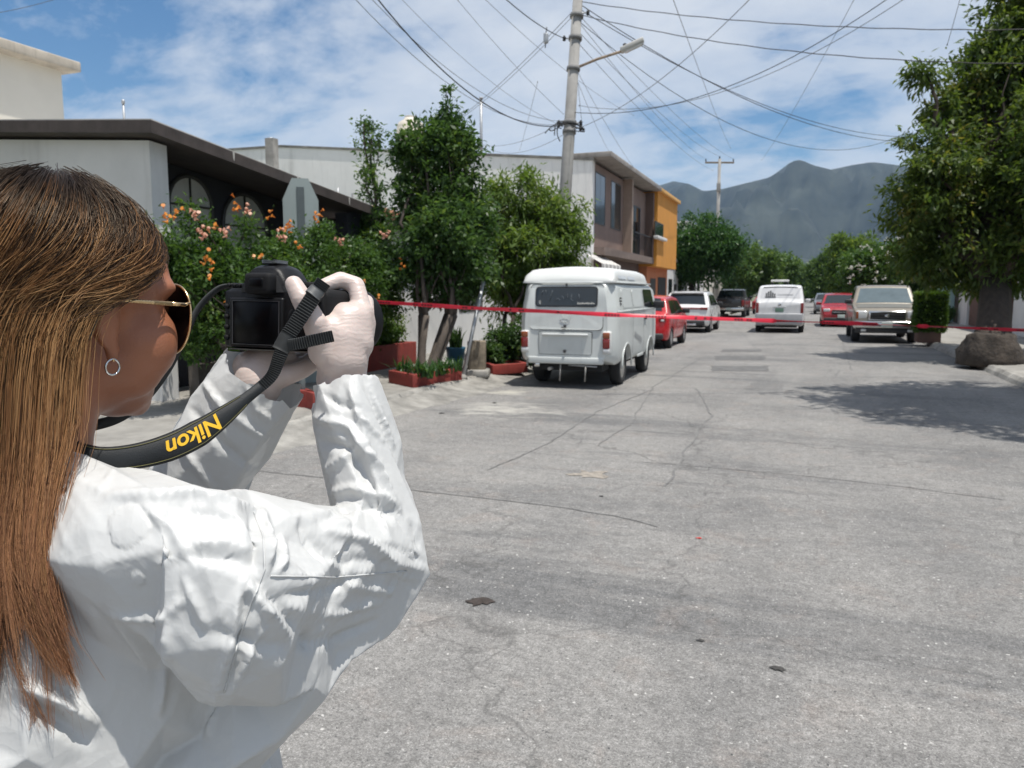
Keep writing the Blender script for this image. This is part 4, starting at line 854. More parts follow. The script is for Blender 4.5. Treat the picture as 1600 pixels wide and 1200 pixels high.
        return mb.add(top, fs, True)
    def side_panel(s, poly, sg, off=0.006):
        mb = MB(); pts = [Vector((sg*(s.X(y, z)+off), y, z)) for y, z in poly]; k = len(pts); ins = [Vector((p.x-sg*0.03, p.y, p.z)) for p in pts]
        fs = [tuple(range(k)) if sg > 0 else tuple(reversed(range(k)))]+[(i, (i+1) % k, k+(i+1) % k, k+i) for i in range(k)]
        return mb.add(pts+ins, fs)
def add_wheel(root, x, y, r, w, sg, rim=M_rim, spokes=5):
    Mx = Matrix.Translation((x, y, r)) @ Matrix.Rotation(sg*math.pi/2, 4, 'Y'); ri = r*0.66
    wh = MB().lathe([(ri, -w/2), (r*0.93, -w/2), (r*0.99, -w*0.36), (r, -w*0.1), (r, w*0.1), (r*0.99, w*0.36), (r*0.93, w/2), (ri*1.02, w/2), (ri, w*0.42), (ri, -w/2)], 28, Mx).build('wheel', M_tyre, root)
    MB().lathe([(0, w*0.30), (ri*0.30, w*0.34), (ri*0.55, w*0.24), (ri*0.8, w*0.26), (ri*0.97, w*0.44), (ri*1.01, w*0.44)], 24, Mx).build('rim', rim, wh)
    MB().lathe([(0, w*0.36), (ri*0.22, w*0.35), (ri*0.25, w*0.31)], 12, Mx).build('hub_cap', M_trim if rim is M_rim else M_chrome, wh)
    return wh
def car(name, label, cat, x, y, rz, B, pm, axles, wr=0.33, glass=(), side_glass=(), parts=None, rim=M_rim, group=None, rear_win=None, front_win=None, ww=0.21):
    o = empty(name, (x, y, 0.004), rz, label, cat, group)
    body = obj('body', B.mesh('body', axles, wr), o, pm)
    for ay in axles:
        for sg in (-1, 1): add_wheel(o, sg*(B.hw-ww*0.42-0.02), ay, wr, ww, sg, rim)
    MB().box(-B.hw*0.72, B.hw*0.72, 0.15, B.L-0.2, B.zb-0.06, B.zb+0.02).build('underbody', M_under, o)
    if rear_win: B.top_panel(*rear_win).build('rear_window', M_carglass, o)
    if front_win: B.top_panel(*front_win).build('windscreen', M_carglass, o)
    for poly in side_glass:
        for sg in (-1, 1): B.side_panel(poly, sg).build('side_window', M_carglass, o)
    return o
def rb(o, name, m, *a, r=0.015, rz=0.0): return MB().rbox(*a, r).build(name, m, o)
def both(o, name, m, x0, x1, y0, y1, z0, z1, r=0.015):
    for sg in (-1, 1): MB().rbox(min(sg*x0, sg*x1), max(sg*x0, sg*x1), y0, y1, z0, z1, r).build(name, m, o)
def mirrors(o, B, y, z, m):
    for sg in (-1, 1):
        xx = B.X(y, z); mr = MB().rbox(-0.11, 0.11, -0.06, 0.06, -0.07, 0.08, 0.03, 2, Matrix.Translation((sg*(xx+0.13), y, z+0.04))).build('mirror', m, o); MB().tube([(sg*(xx-0.03), y+0.02, z), (sg*(xx+0.08), y+0.01, z+0.02)], 0.02, 6).build('mirror_arm', M_trim, mr)
def door_lines(o, B, ys, z0, z1):
    for yy in ys:
        for sg in (-1, 1):
            mb = MB(); zs = np.linspace(z0, z1, 7); mb.ribbon([(sg*(B.X(yy, z)*(1.006)+0.004), yy, z) for z in zs], 0.012, (sg, 0, 0)); mb.build('door_seam', M_under, o)
def handles(o, B, ys, z, m):
    for yy in ys:
        for sg in (-1, 1): MB().rbox(-0.014, 0.014, -0.09, 0.09, -0.018, 0.018, 0.008, 2, Matrix.Translation((sg*(B.X(yy, z)*1.006+0.014), yy, z))).build('door_handle', m, o)

# ---- old white bus, rear towards the camera
M_buswhite = mat('chalky_white_paint', (0.575, 0.60, 0.585), 0.42, 0.06, 2.5, coat=0.25, stain=0.10)
M_roofwhite = mat('white_fibreglass', (0.64, 0.65, 0.635), 0.45, 0.04, 3)
def make_bus():
    top = [(0, 1.70), (0.05, 1.78), (0.16, 1.80), (3.6, 1.80), (4.0, 1.72), (4.20, 1.45), (4.36, 1.12), (4.44, 0.95)]
    B = Body(4.44, 1.73, top, zb=0.40, belt=1.30, tum=0.16, crown=0.03, rr=0.10, er=0.34, ef=0.55, pr=0.17, pf=0.22)
    bp = onZ(845, 598, 0.0); ox = -3.83; oy = 12.45
    o = empty('camper_bus', (ox, oy, 0.004), R(1.2), 'old white rear-engined camper bus with raised roof parked behind the tape', 'bus')
    lean = lambda z: 0.0 if z < 1.0 else 0.11*(z-1.0)      # upper rear face leans forward
    me = B.mesh('body', (0.98, 3.38), 0.335)
    for v in me.vertices:
        if v.co.y < 0.5: v.co.y += lean(v.co.z)*(1-v.co.y/0.5)
    obj('body', me, o, M_buswhite)
    for ay in (0.98, 3.38):
        for sg in (-1, 1): add_wheel(o, sg*0.70, ay, 0.335, 0.19, sg, M_steel)
    MB().box(-0.62, 0.62, 0.12, 4.2, 0.30, 0.42).build('underbody', M_under, o)
    # raised roof
    pts = []; bmh = bmesh.new(); rows = []
    for y, k, h in ((0.10, 0.86, 0.0), (0.12, 0.93, 0.04), (0.20, 0.95, 0.15), (0.34, 0.92, 0.215), (0.6, 0.92, 0.235), (2.6, 0.92, 0.235), (3.3, 0.90, 0.20), (3.7, 0.84, 0.10), (3.86, 0.78, 0.0)):
        hw = 0.80*k/0.93; z0 = 1.79; sec = [(hw, z0), (hw*1.0, z0+0.02)]
        for q in np.linspace(0, 1, 6): sec.append((hw*(0.985-0.17*q**2.2), z0+0.02+max(0.002, h)*math.sin(q*math.pi/2)*0.98))
        sec += [(hw*0.55, z0+0.03+h), (hw*0.25, z0+0.045+h), (0, z0+0.05+h)]
        full = sec+[(-x, z) for x, z in sec[-2::-1]]; rows.append([bmh.verts.new((x, y+0.02, z)) for x, z in full])
    for a, b in zip(rows[:-1], rows[1:]):
        for i in range(len(a)-1): bmh.faces.new((a[i], a[i+1], b[i+1], b[i]))
    bmh.faces.new(rows[0]); bmh.faces.new(rows[-1]); bmesh.ops.recalc_face_normals(bmh, faces=bmh.faces[:])
    rf = MB().bm(bmh, None, True).build('raised_roof', M_roofwhite, o); rf.data.set_sharp_from_angle(angle=R(40))
    for yy in (0.55, 1.35):
        for sg in (-1, 1): MB().add([(sg*0.786, yy, 1.86), (sg*0.786, yy+0.65, 1.86), (sg*0.752, yy+0.65, 1.965), (sg*0.752, yy, 1.965)], [(0, 1, 2, 3)]).build('roof_light', mat('roof_panel_grey', (0.52, 0.55, 0.58), 0.4), rf)
    # drip rail
    MB().tube([(0.80, 3.6, 1.795), (0.805, 1.0, 1.795), (0.79, 0.36, 1.795), (0.70, 0.15, 1.79), (0.4, 0.085, 1.79), (0, 0.075, 1.79), (-0.4, 0.085, 1.79), (-0.70, 0.15, 1.79), (-0.79, 0.36, 1.795), (-0.805, 1.0, 1.795), (-0.80, 3.6, 1.795)], 0.016, 6).build('drip_rail', M_buswhite, o)
    def rear(name, m, x0, x1, z0, z1, th, r=0.04, d=0.0, n=6, parent=None):
        """panel with rounded corners on the rear face, following its lean"""
        out = []; 
        for cx, cz, q0 in ((x1-r, z1-r, 0), (x0+r, z1-r, 90), (x0+r, z0+r, 180), (x1-r, z0+r, 270)):
            for k in range(n+1): q = R(q0+90*k/n); out.append((cx+r*math.cos(q), cz+r*math.sin(q)))
        yy = lambda x, z: lean(z)+0.004*0-d+0.030*(abs(x)/0.72)**4
        fr = [(x, yy(x, z)-th, z) for x, z in out]; bk = [(x, yy(x, z)+0.05, z) for x, z in out]; k = len(out)
        return MB().add(fr+bk, [tuple(range(k))]+[(i, i+k, (i+1) % k+k, (i+1) % k) for i in range(k)]).build(name, m, parent or o)
    hatch = rear('tailgate', M_buswhite, -0.64, 0.64, 1.005, 1.755, 0.010, 0.07)
    rear('tailgate_gap', M_under, -0.648, 0.648, 0.997, 1.763, 0.0035, 0.07, parent=hatch)
    seal = rear('rear_window', M_trim, -0.545, 0.545, 1.385, 1.725, 0.018, 0.06, parent=o)
    rear('pane', M_carglass, -0.525, 0.525, 1.405, 1.705, 0.022, 0.05, parent=seal)
    eng = rear('engine_lid', M_buswhite, -0.46, 0.46, 0.585, 0.965, 0.010, 0.025); rear('lid_gap', M_under, -0.467, 0.467, 0.578, 0.972, 0.0035, 0.03, parent=eng)
    rear('plate_recess', mat('recess_white', (0.55, 0.575, 0.56), 0.5, 0.05, 3), -0.30, 0.30, 0.66, 0.86, 0.013, 0.01, parent=eng)
    MB().rbox(-0.40, 0.40, -0.045, 0.0, 0.905, 0.935, 0.012).build('lid_moulding', M_roofwhite, eng)
    MB().rbox(-0.02, 0.02, -0.05, 0.0, 0.615, 0.665, 0.01).build('lid_latch', M_trim, eng)
    MB().rbox(-0.018, 0.022, -0.05, 0.0, 1.035, 1.085, 0.01).build('tailgate_latch', M_trim, hatch); MB().rbox(-0.06, -0.01, -0.04, 0.0, 1.035, 1.05, 0.005).build('tailgate_handle', M_trim, hatch)
    MB().rbox(-0.014, 0.014, 0.055, 0.09, 1.735, 1.775, 0.006).build('hinge', M_trim, hatch)
    # ghost of the removed round emblem
    Mx = Matrix.Translation((0.0, 0.011, 1.215)) @ Matrix.Rotation(math.pi/2, 4, 'X')
    MB().tube([Mx @ Vector((0.09*math.cos(q), 0.09*math.sin(q), 0.001)) for q in np.linspace(0, 2*math.pi, 29)], 0.003, 5, cap=False).build('emblem_ring', mat('emblem_grey', (0.53, 0.555, 0.54), 0.5), hatch)
    MB().tube([(-0.055, 0.006, 1.26), (0, 0.007, 1.17), (0.055, 0.006, 1.26)], 0.004, 5).build('emblem_mark', MATS['emblem_grey'], hatch)
    # writing rubbed on the glass and stickers
    M_chalk = mat('chalk_white', (0.13, 0.15, 0.17), 0.9, 0.5, 30)
    yg = lambda z: lean(z)-0.0245
    def stroke(pts, r=0.0045, m=M_chalk, nm='glass_marking'): MB().tube([(x, yg(z), z) for x, z in pts], r, 4).build(nm, m, seal)
    for pts in ([(-0.40, 1.66), (-0.43, 1.62), (-0.42, 1.58)], [(-0.36, 1.665), (-0.345, 1.61)], [(-0.24, 1.66), (-0.29, 1.48)], [(-0.20, 1.49), (-0.14, 1.53), (-0.10, 1.50)], [(-0.07, 1.57), (-0.03, 1.52), (0.02, 1.60), (0.03, 1.50)], [(0.10, 1.60), (0.09, 1.51), (0.13, 1.49)], [(0.22, 1.60), (0.25, 1.50)]): stroke(pts)
    M_stk = mat('white_sticker', (0.70, 0.70, 0.68), 0.6, 0.1, 20)
    for k in range(11):
        x = 0.20+0.027*k; stroke([(x, 1.432), (x+0.008, 1.455+0.012*(k % 3 == 0)), (x+0.014, 1.430), (x+0.022, 1.446)], 0.0045, M_stk, 'window_sticker')
    MB().lathe([(0, 0.0), (0.028, 0.0)], 14, Matrix.Translation((-0.455, yg(1.46), 1.46)) @ Matrix.Rotation(math.pi/2, 4, 'X') @ Matrix.Diagonal((0.8, 1.35, 1, 1))).build('window_sticker', M_stk, seal)
    # lamps
    for sg in (-1, 1):
        x0, x1 = sorted((sg*0.655, sg*0.775)); lamp = MB().rbox(x0-0.012, x1+0.012, -0.02, 0.12, 0.60, 0.985, 0.03).build('tail_lamp', M_roofwhite, o)
        MB().rbox(x0, x1, -0.045, 0.0, 0.865, 0.965, 0.02).build('indicator_lens', M_amber, lamp); MB().rbox(x0, x1, -0.047, 0.0, 0.695, 0.863, 0.02).build('stop_lens', M_red_l, lamp); MB().rbox(x0, x1, -0.045, 0.0, 0.625, 0.693, 0.02).build('reverse_lens', M_clear, lamp)
    # apron with missing bumper, brackets, exhaust, tow legs
    MB().rbox(-0.66, 0.66, -0.012, 0.10, 0.42, 0.545, 0.03).build('rear_apron', M_buswhite, o)
    for x in (-0.08, 0.36):
        MB().tube([(x, 0.02, 0.42), (x+0.005, -0.02, 0.30), (x, -0.03, 0.13)], 0.013, 6).build('tow_leg', M_steel, o)
    MB().tube([(0.05, 0.05, 0.40), (0.55, 0.03, 0.385)], 0.014, 6).build('bumper_bracket', M_metal, o); MB().tube([(-0.25, 0.3, 0.33), (-0.28, 0.0, 0.33)], 0.03, 8).build('exhaust_pipe', M_steel, o); MB().rbox(-0.55, -0.45, 0.0, 0.1, 0.36, 0.43, 0.015).build('bumper_bracket', M_chrome, o)
    # sides
    for sg in (-1, 1):
        for (a, b) in ((0.62, 1.42), (1.56, 2.46)):
            pl = [(a+0.05, 1.36), (b-0.05, 1.36), (b, 1.41), (b, 1.64), (b-0.05, 1.69), (a+0.05, 1.69), (a, 1.64), (a, 1.41)]
            B.side_panel(pl, sg, 0.007).build('blanked_window', mat('blank_panel', (0.54, 0.565, 0.555), 0.45, 0.04, 3), o)
        pl = [(2.66, 1.36), (3.70, 1.30), (3.78, 1.36), (3.62, 1.66), (3.55, 1.69), (2.72, 1.69), (2.66, 1.64)]
        B.side_panel(pl, sg, 0.007).build('door_window', M_carglass, o)
        MB().tube([(sg*(B.X(y, 1.30)+0.006), y, 1.305) for y in np.linspace(0.2, 3.9, 16)], 0.012, 6).build('waist_moulding', M_buswhite, o)
        for k in range(3): MB().rbox(-0.008, 0.012, -0.05, 0.05, -0.012, 0.012, 0.004, 2, Matrix.Translation((sg*(B.X(0.5, 1.45)+0.004), 0.46, 1.43+0.05*k))).build('air_intake', M_trim, o)
        for ay in (0.98, 3.38):
            MB().tube([(sg*(B.X(ay, 0.6)+0.004), ay+0.405*math.cos(q), 0.332+0.405*math.sin(q)) for q in np.linspace(-0.05, math.pi+0.05, 18)], 0.016, 6).build('wheel_arch_lip', M_buswhite, o)
    door_lines(o, B, (1.48, 2.56, 3.62), 0.52, 1.70); handles(o, B, (2.70,), 1.12, M_trim); mirrors(o, B, 3.62, 1.34, M_trim)
    MB().rbox(0.865, 0.885, 1.9, 2.5, 0.42, 0.47, 0.008).build('step_rail', M_buswhite, o)
    # faded lettering smear low on the right flank
    M_sm = mat('faded_lettering', (0.34, 0.35, 0.36), 0.7, 0.35, 20)
    for k in range(9):
        y = 1.62+0.085*k; z = 0.86-0.018*k; MB().add([(B.X(y, z)*1.006+0.005, y, z-0.055), (B.X(y, z)*1.006+0.005, y+0.055, z-0.06), (B.X(y, z)*1.006+0.005, y+0.07, z+0.05), (B.X(y, z)*1.006+0.005, y+0.03, z+0.055)], [(0, 1, 2, 3)]).build('lettering', M_sm, o)
    return o
make_bus()

PARKL = 'cars parked along the left kerb'; PARKR = 'cars parked along the right kerb'
def plate(o, y, z, sg, m=None): return MB().rbox(-0.16, 0.16, min(y, y+sg*0.012), max(y, y+sg*0.012), z-0.08, z+0.08, 0.006).build('number_plate', m or M_plate, o)
# ---- red hatchback
B = Body(4.0, 1.74, [(0, 0.78), (0.04, 0.98), (0.14, 1.06), (0.42, 1.45), (0.62, 1.50), (1.6, 1.53), (2.35, 1.47), (3.05, 1.04), (3.75, 0.90), (3.93, 0.72), (4.0, 0.60)], zb=0.24, belt=0.98, tum=0.34, er=0.30, ef=0.5, pr=0.14, pf=0.16)
o = car('red_hatchback', 'red hatchback parked right in front of the white bus', 'car', -4.62, 22.2, 0, B, paint('red_paint', (0.50, 0.012, 0.018)), (0.72, 3.22), 0.31, rear_win=(0.16, 0.44, -0.86, 0.86), front_win=(2.42, 3.0, -0.92, 0.92), side_glass=([(0.55, 1.02), (1.52, 1.0), (1.50, 1.40), (0.72, 1.40)], [(1.58, 1.0), (2.85, 1.02), (2.35, 1.38), (1.56, 1.41)]), group=PARKL)
both(o, 'tail_lamp', M_red_l, 0.60, 0.80, -0.01, 0.14, 0.78, 0.98, 0.03); both(o, 'reverse_lens', M_clear, 0.66, 0.76, -0.018, 0.10, 0.80, 0.86, 0.02); plate(o, -0.014, 0.72, 1)
rb(o, 'rear_bumper', M_trim, -0.74, 0.74, -0.05, 0.15, 0.28, 0.46, r=0.05); mirrors(o, B, 2.62, 1.02, M_trim); door_lines(o, B, (1.55, 2.75), 0.34, 1.0); handles(o, B, (0.95, 1.85), 0.88, M_trim); both(o, 'headlamp', M_clear, 0.45, 0.74, 3.72, 3.95, 0.66, 0.80, 0.03)
# ---- white SUV
B = Body(4.55, 1.88, [(0, 0.86), (0.04, 1.02), (0.16, 1.10), (0.52, 1.58), (0.75, 1.64), (1.9, 1.68), (2.7, 1.62), (3.45, 1.12), (4.25, 0.98), (4.48, 0.78), (4.55, 0.62)], zb=0.27, belt=1.06, tum=0.32, er=0.32, ef=0.5, pr=0.12, pf=0.14)
o = car('white_suv', 'white sport utility car parked ahead of the red hatchback', 'car', -4.70, 31.9, 0, B, paint('white_paint', (0.70, 0.70, 0.70)), (0.85, 3.62), 0.355, rear_win=(0.19, 0.50, -0.9, 0.9), front_win=(2.78, 3.40, -0.92, 0.92), side_glass=([(0.7, 1.12), (1.75, 1.10), (1.72, 1.55), (0.95, 1.52)], [(1.82, 1.10), (3.2, 1.12), (2.7, 1.52), (1.80, 1.56)]), group=PARKL)
rb(o, 'lamp_bar', M_red_l, -0.86, 0.86, -0.015, 0.14, 0.96, 1.02, r=0.02); both(o, 'tail_lamp', M_red_l, 0.60, 0.88, -0.02, 0.20, 0.94, 1.04, 0.02); rb(o, 'rear_spoiler', MATS['white_paint'], -0.66, 0.66, 0.40, 0.75, 1.60, 1.66, r=0.02)
rb(o, 'rear_bumper', M_trim, -0.78, 0.78, -0.06, 0.15, 0.30, 0.52, r=0.05); rb(o, 'skid_plate', M_chrome, -0.45, 0.45, -0.075, 0.1, 0.30, 0.38, r=0.02); plate(o, -0.012, 0.74, 1); mirrors(o, B, 3.0, 1.12, M_trim); door_lines(o, B, (1.78, 3.1), 0.4, 1.08); handles(o, B, (1.1, 2.1), 0.98, MATS['white_paint']); both(o, 'roof_rail', M_chrome, 0.60, 0.63, 0.9, 2.6, 1.66, 1.71, 0.01); both(o, 'headlamp', M_clear, 0.5, 0.82, 4.22, 4.48, 0.76, 0.88, 0.03)
# ---- dark pickup, tail to camera
def pickup(name, label, x, y, rz, pm, group, tail=None):
    B = Body(5.55, 1.98, [(0, 1.16), (0.02, 1.22), (1.75, 1.24), (1.78, 1.28), (1.98, 1.80), (2.2, 1.87), (3.3, 1.87), (3.5, 1.83), (4.12, 1.24), (5.25, 1.12), (5.48, 0.98), (5.55, 0.80)], zb=0.42, belt=1.20, tum=0.26, er=0.06, ef=0.4, pr=0.03, pf=0.09, crown=0.02)
    o = car(name, label, 'pickup truck', x, y, rz, B, pm, (1.10, 4.52), 0.39, rear_win=(1.82, 1.97, -0.85, 0.85), front_win=(3.56, 4.08, -0.92, 0.92), side_glass=([(1.98, 1.26), (2.72, 1.26), (2.70, 1.72), (2.10, 1.72)], [(2.80, 1.26), (3.92, 1.26), (3.50, 1.70), (2.78, 1.73)]), group=group, ww=0.26)
    rb(o, 'tailgate', tail or pm, -0.74, 0.74, -0.025, 0.03, 0.72, 1.20, r=0.02); both(o, 'tail_lamp', M_red_l, 0.78, 0.96, -0.03, 0.12, 0.76, 1.16, 0.02); rb(o, 'rear_bumper', M_chrome, -0.96, 0.96, -0.14, 0.06, 0.48, 0.66, r=0.03); plate(o, -0.155, 0.57, 1)
    rb(o, 'bed_cover', M_trim, -0.86, 0.86, 0.06, 1.70, 1.255, 1.285, r=0.01); rb(o, 'tailgate_handle', M_trim, -0.12, 0.12, -0.04, 0.0, 1.04, 1.12, r=0.01)
    y_f = 5.55
    hood = B.top_panel(4.15, 5.22, -0.9, 0.9, 0.014).build('hood', pm, o)
    gr = rb(o, 'grille', M_chrome, -0.55, 0.55, y_f-0.12, y_f+0.03, 0.74, 1.04, r=0.03)
    rb(gr, 'grille_mesh', M_under, -0.50, 0.50, y_f-0.05, y_f+0.038, 0.78, 1.00, r=0.02)
    for k in range(2): rb(gr, 'grille_bar', M_trim, -0.49, 0.49, y_f-0.05, y_f+0.046, 0.83+0.08*k, 0.845+0.08*k, r=0.004)
    MB().lathe([(0, 0.012), (0.05, 0.01), (0.055, 0.0)], 16, Matrix.Translation((0, y_f+0.046, 0.89)) @ Matrix.Rotation(-math.pi/2, 4, 'X') @ Matrix.Diagonal((1.5, 0.75, 1, 1))).build('badge', M_chrome, gr)
    for sg in (-1, 1):
        hl = MB().rbox(*sorted((sg*0.58, sg*0.92)), y_f-0.22, y_f+0.0, 0.76, 1.05, 0.05).build('headlamp', M_clear, o); MB().rbox(*sorted((sg*0.84, sg*0.925)), y_f-0.20, y_f+0.006, 0.79, 1.02, 0.02).build('indicator_lens', M_amber, hl)
    bpr = rb(o, 'front_bumper', M_chrome, -0.98, 0.98, y_f-0.15, y_f+0.12, 0.50, 0.72, r=0.05); rb(bpr, 'air_dam', M_trim, -0.92, 0.92, y_f-0.1, y_f+0.06, 0.33, 0.50, r=0.03); plate(bpr, y_f+0.125, 0.61, 1)
    both(bpr, 'fog_lamp', M_clear, 0.60, 0.76, y_f, y_f+0.08, 0.38, 0.46, 0.02)
    mirrors(o, B, 3.92, 1.28, M_trim); door_lines(o, B, (1.92, 2.76, 3.98), 0.52, 1.22); handles(o, B, (2.05, 2.95), 1.06, M_chrome)
    both(o, 'wheel_arch', M_trim, 0.985, 1.005, 0.72, 1.48, 0.78, 0.83, 0.01)
    return o
pickup('black_pickup', 'black pickup truck with silver roof edge parked ahead of the white car', -4.95, 53.0, 0, paint('black_paint', (0.020, 0.021, 0.023)), PARKL)
# ---- red car half hidden behind the black pickup
B = Body(4.3, 1.74, [(0, 0.80), (0.04, 0.96), (0.9, 1.02), (1.35, 1.38), (1.9, 1.43), (2.5, 1.38), (3.15, 1.0), (4.0, 0.86), (4.22, 0.70), (4.3, 0.6)], zb=0.24, belt=0.95, tum=0.34, er=0.3, ef=0.5, pr=0.14, pf=0.16)
o = car('red_saloon', 'dark red saloon car half hidden behind the black pickup', 'car', -3.35, 62.5, R(-8), B, paint('dark_red_paint', (0.33, 0.012, 0.018)), (0.85, 3.45), 0.31, rear_win=(0.95, 1.32, -0.9, 0.9), front_win=(2.55, 3.1, -0.9, 0.9), side_glass=([(1.25, 1.0), (3.0, 1.0), (2.45, 1.33), (1.5, 1.35)],), group=PARKL)
both(o, 'tail_lamp', M_red_l, 0.5, 0.80, -0.015, 0.15, 0.74, 0.92, 0.03); plate(o, -0.012, 0.62, 1); rb(o, 'rear_bumper', M_trim, -0.72, 0.72, -0.05, 0.12, 0.28, 0.42, r=0.04); mirrors(o, B, 2.75, 1.0, M_trim)
# ---- white panel van driving away in the middle of the street
B = Body(4.9, 1.90, [(0, 1.18), (0.03, 1.24), (0.10, 1.32), (0.34, 1.84), (0.5, 1.92), (1.5, 1.95), (3.4, 1.92), (3.7, 1.84), (4.35, 1.14), (4.72, 0.96), (4.86, 0.76), (4.9, 0.6)], zb=0.28, belt=1.16, tum=0.18, er=0.25, ef=0.45, pr=0.09, pf=0.12, rr=0.12)
o = car('white_van', 'white van with dark logo on its rear door driving down the middle of the street', 'van', -1.12, 33.2, 0, B, MATS['white_paint'], (0.95, 3.95), 0.34, front_win=(3.72, 4.3, -0.9, 0.9), side_glass=([(2.6, 1.24), (4.1, 1.2), (3.66, 1.78), (2.6, 1.80)],))
B.top_panel(0.14, 0.325, -0.97, 0.97, 0.006).build('rear_window', mat('white_covered_glass', (0.60, 0.60, 0.61), 0.2, 0.04, 3, coat=0.5), o)
B.top_panel(0.325, 0.355, -0.9, 0.9, 0.010).build('brake_light_strip', M_trim, o)
M_logo = mat('logo_dark', (0.06, 0.065, 0.07), 0.6); lg = []
def on_rear(x, z): t = (z-1.32)/(1.84-1.32); return (x, 0.10+0.24*t-0.022, z+0.02)
for x0, x1, z0, z1 in ((-0.56, -0.50, 1.46, 1.60), (-0.48, -0.42, 1.46, 1.66), (-0.40, -0.34, 1.46, 1.70), (-0.32, -0.26, 1.46, 1.62), (-0.24, -0.18, 1.46, 1.58), (-0.58, -0.16, 1.42, 1.45)):
    MB().add([on_rear(x0, z0), on_rear(x1, z0), on_rear(x1, z1), on_rear(x0, z1)], [(0, 1, 2, 3)]).build('logo_bar', M_logo, o)
MB().add([on_rear(-0.10, 1.52), on_rear(0.50, 1.52), on_rear(0.50, 1.56), on_rear(-0.10, 1.56)], [(0, 1, 2, 3)]).build('logo_line', mat('logo_grey', (0.40, 0.41, 0.42), 0.6), o)
both(o, 'tail_lamp', M_red_l, 0.80, 0.92, -0.012, 0.16, 0.80, 1.22, 0.02); plate(o, -0.012, 0.93, 1, mat('plate_green', (0.14, 0.24, 0.18), 0.5, 0.3, 30)); rb(o, 'rear_bumper', mat('grey_bumper', (0.36, 0.37, 0.385), 0.5, 0.08), -0.90, 0.90, -0.07, 0.2, 0.34, 0.80, r=0.05)
MB().lathe([(0, 0.01), (0.06, 0.008), (0.065, 0)], 16, Matrix.Translation((0, -0.002, 1.15)) @ Matrix.Rotation(math.pi/2, 4, 'X')).build('badge', M_chrome, o); rb(o, 'plate_moulding', M_chrome, -0.25, 0.25, -0.016, 0.02, 1.035, 1.06, r=0.005); mirrors(o, B, 4.0, 1.24, MATS['white_paint']); door_lines(o, B, (2.5, 3.75), 0.45, 1.75)
rk = rb(o, 'roof_box', mat('roof_box_white', (0.62, 0.62, 0.60), 0.5), -0.42, 0.30, 1.0, 1.5, 2.09, 2.17, r=0.03)
for x in (-0.36, 0.24): rb(rk, 'roof_box_foot', M_trim, x-0.03, x+0.03, 1.1, 1.4, 1.95, 2.10, r=0.01)
# ---- right kerb: champagne pickup facing us, red car and grey car behind
cp_ = pickup('champagne_pickup', 'champagne coloured pickup truck facing the camera at the right kerb', 2.36, 33.0, math.pi, paint('champagne_paint', (0.215, 0.19, 0.15), 0.38, 0.05, 0.15), PARKR)
for c_ in cp_.children:
    if c_.name.startswith('windscreen'): c_.data.materials.clear(); c_.data.materials.append(glass_mat('sky_tinted_windscreen', (0.10, 0.135, 0.15), 0.06))  # paler blue glass colour stands in for the sky's reflection
B = Body(4.4, 1.80, [(0, 0.86), (0.05, 1.02), (0.16, 1.10), (0.5, 1.52), (0.75, 1.58), (1.8, 1.60), (2.5, 1.54), (3.2, 1.06), (4.1, 0.94), (4.32, 0.78), (4.4, 0.62)], zb=0.26, belt=1.02, tum=0.32, er=0.3, ef=0.5, pr=0.12, pf=0.14)
def facing(name, label, x, y, pm):
    o = car(name, label, 'car', x, y, math.pi, B, pm, (0.82, 3.5), 0.34, rear_win=(0.2, 0.48, -0.9, 0.9), front_win=(2.56, 3.15, -0.92, 0.92), side_glass=([(0.7, 1.08), (3.0, 1.08), (2.5, 1.46), (0.9, 1.48)],), group=PARKR)
    both(o, 'headlamp', M_clear, 0.50, 0.80, 4.12, 4.36, 0.74, 0.88, 0.03); gr = rb(o, 'grille', M_under, -0.42, 0.42, 4.28, 4.42, 0.60, 0.82, r=0.03); rb(gr, 'grille_bar', M_chrome, -0.40, 0.40, 4.36, 4.43, 0.70, 0.725, r=0.005); rb(o, 'front_bumper', M_trim, -0.76, 0.76, 4.2, 4.43, 0.26, 0.46, r=0.05); plate(o, 4.435, 0.52, 1); mirrors(o, B, 2.8, 1.06, pm); door_lines(o, B, (1.7, 2.95), 0.4, 1.04); both(o, 'tail_lamp', M_red_l, 0.6, 0.84, -0.01, 0.15, 0.84, 1.02, 0.03)
    return o
facing('red_crossover', 'red crossover car facing the camera behind the champagne pickup', 1.45, 44.2, MATS['dark_red_paint'])
facing('grey_car', 'grey car farthest away at the right side of the street', 1.25, 68.0, paint('grey_paint', (0.20, 0.21, 0.22), 0.3, 0.05, 0.4))
# ================================================================== poles, lamp, wires, tape
M_pole = mat('grey_concrete_pole', (0.30, 0.29, 0.275), 0.9, 0.18, 3, bump=0.004, bscale=40, stain=0.3)
M_cable = mat('black_cable', (0.018, 0.018, 0.020), 0.6, 0.2)
M_wire = mat('grey_wire', (0.12, 0.125, 0.135), 0.6, 0.2)
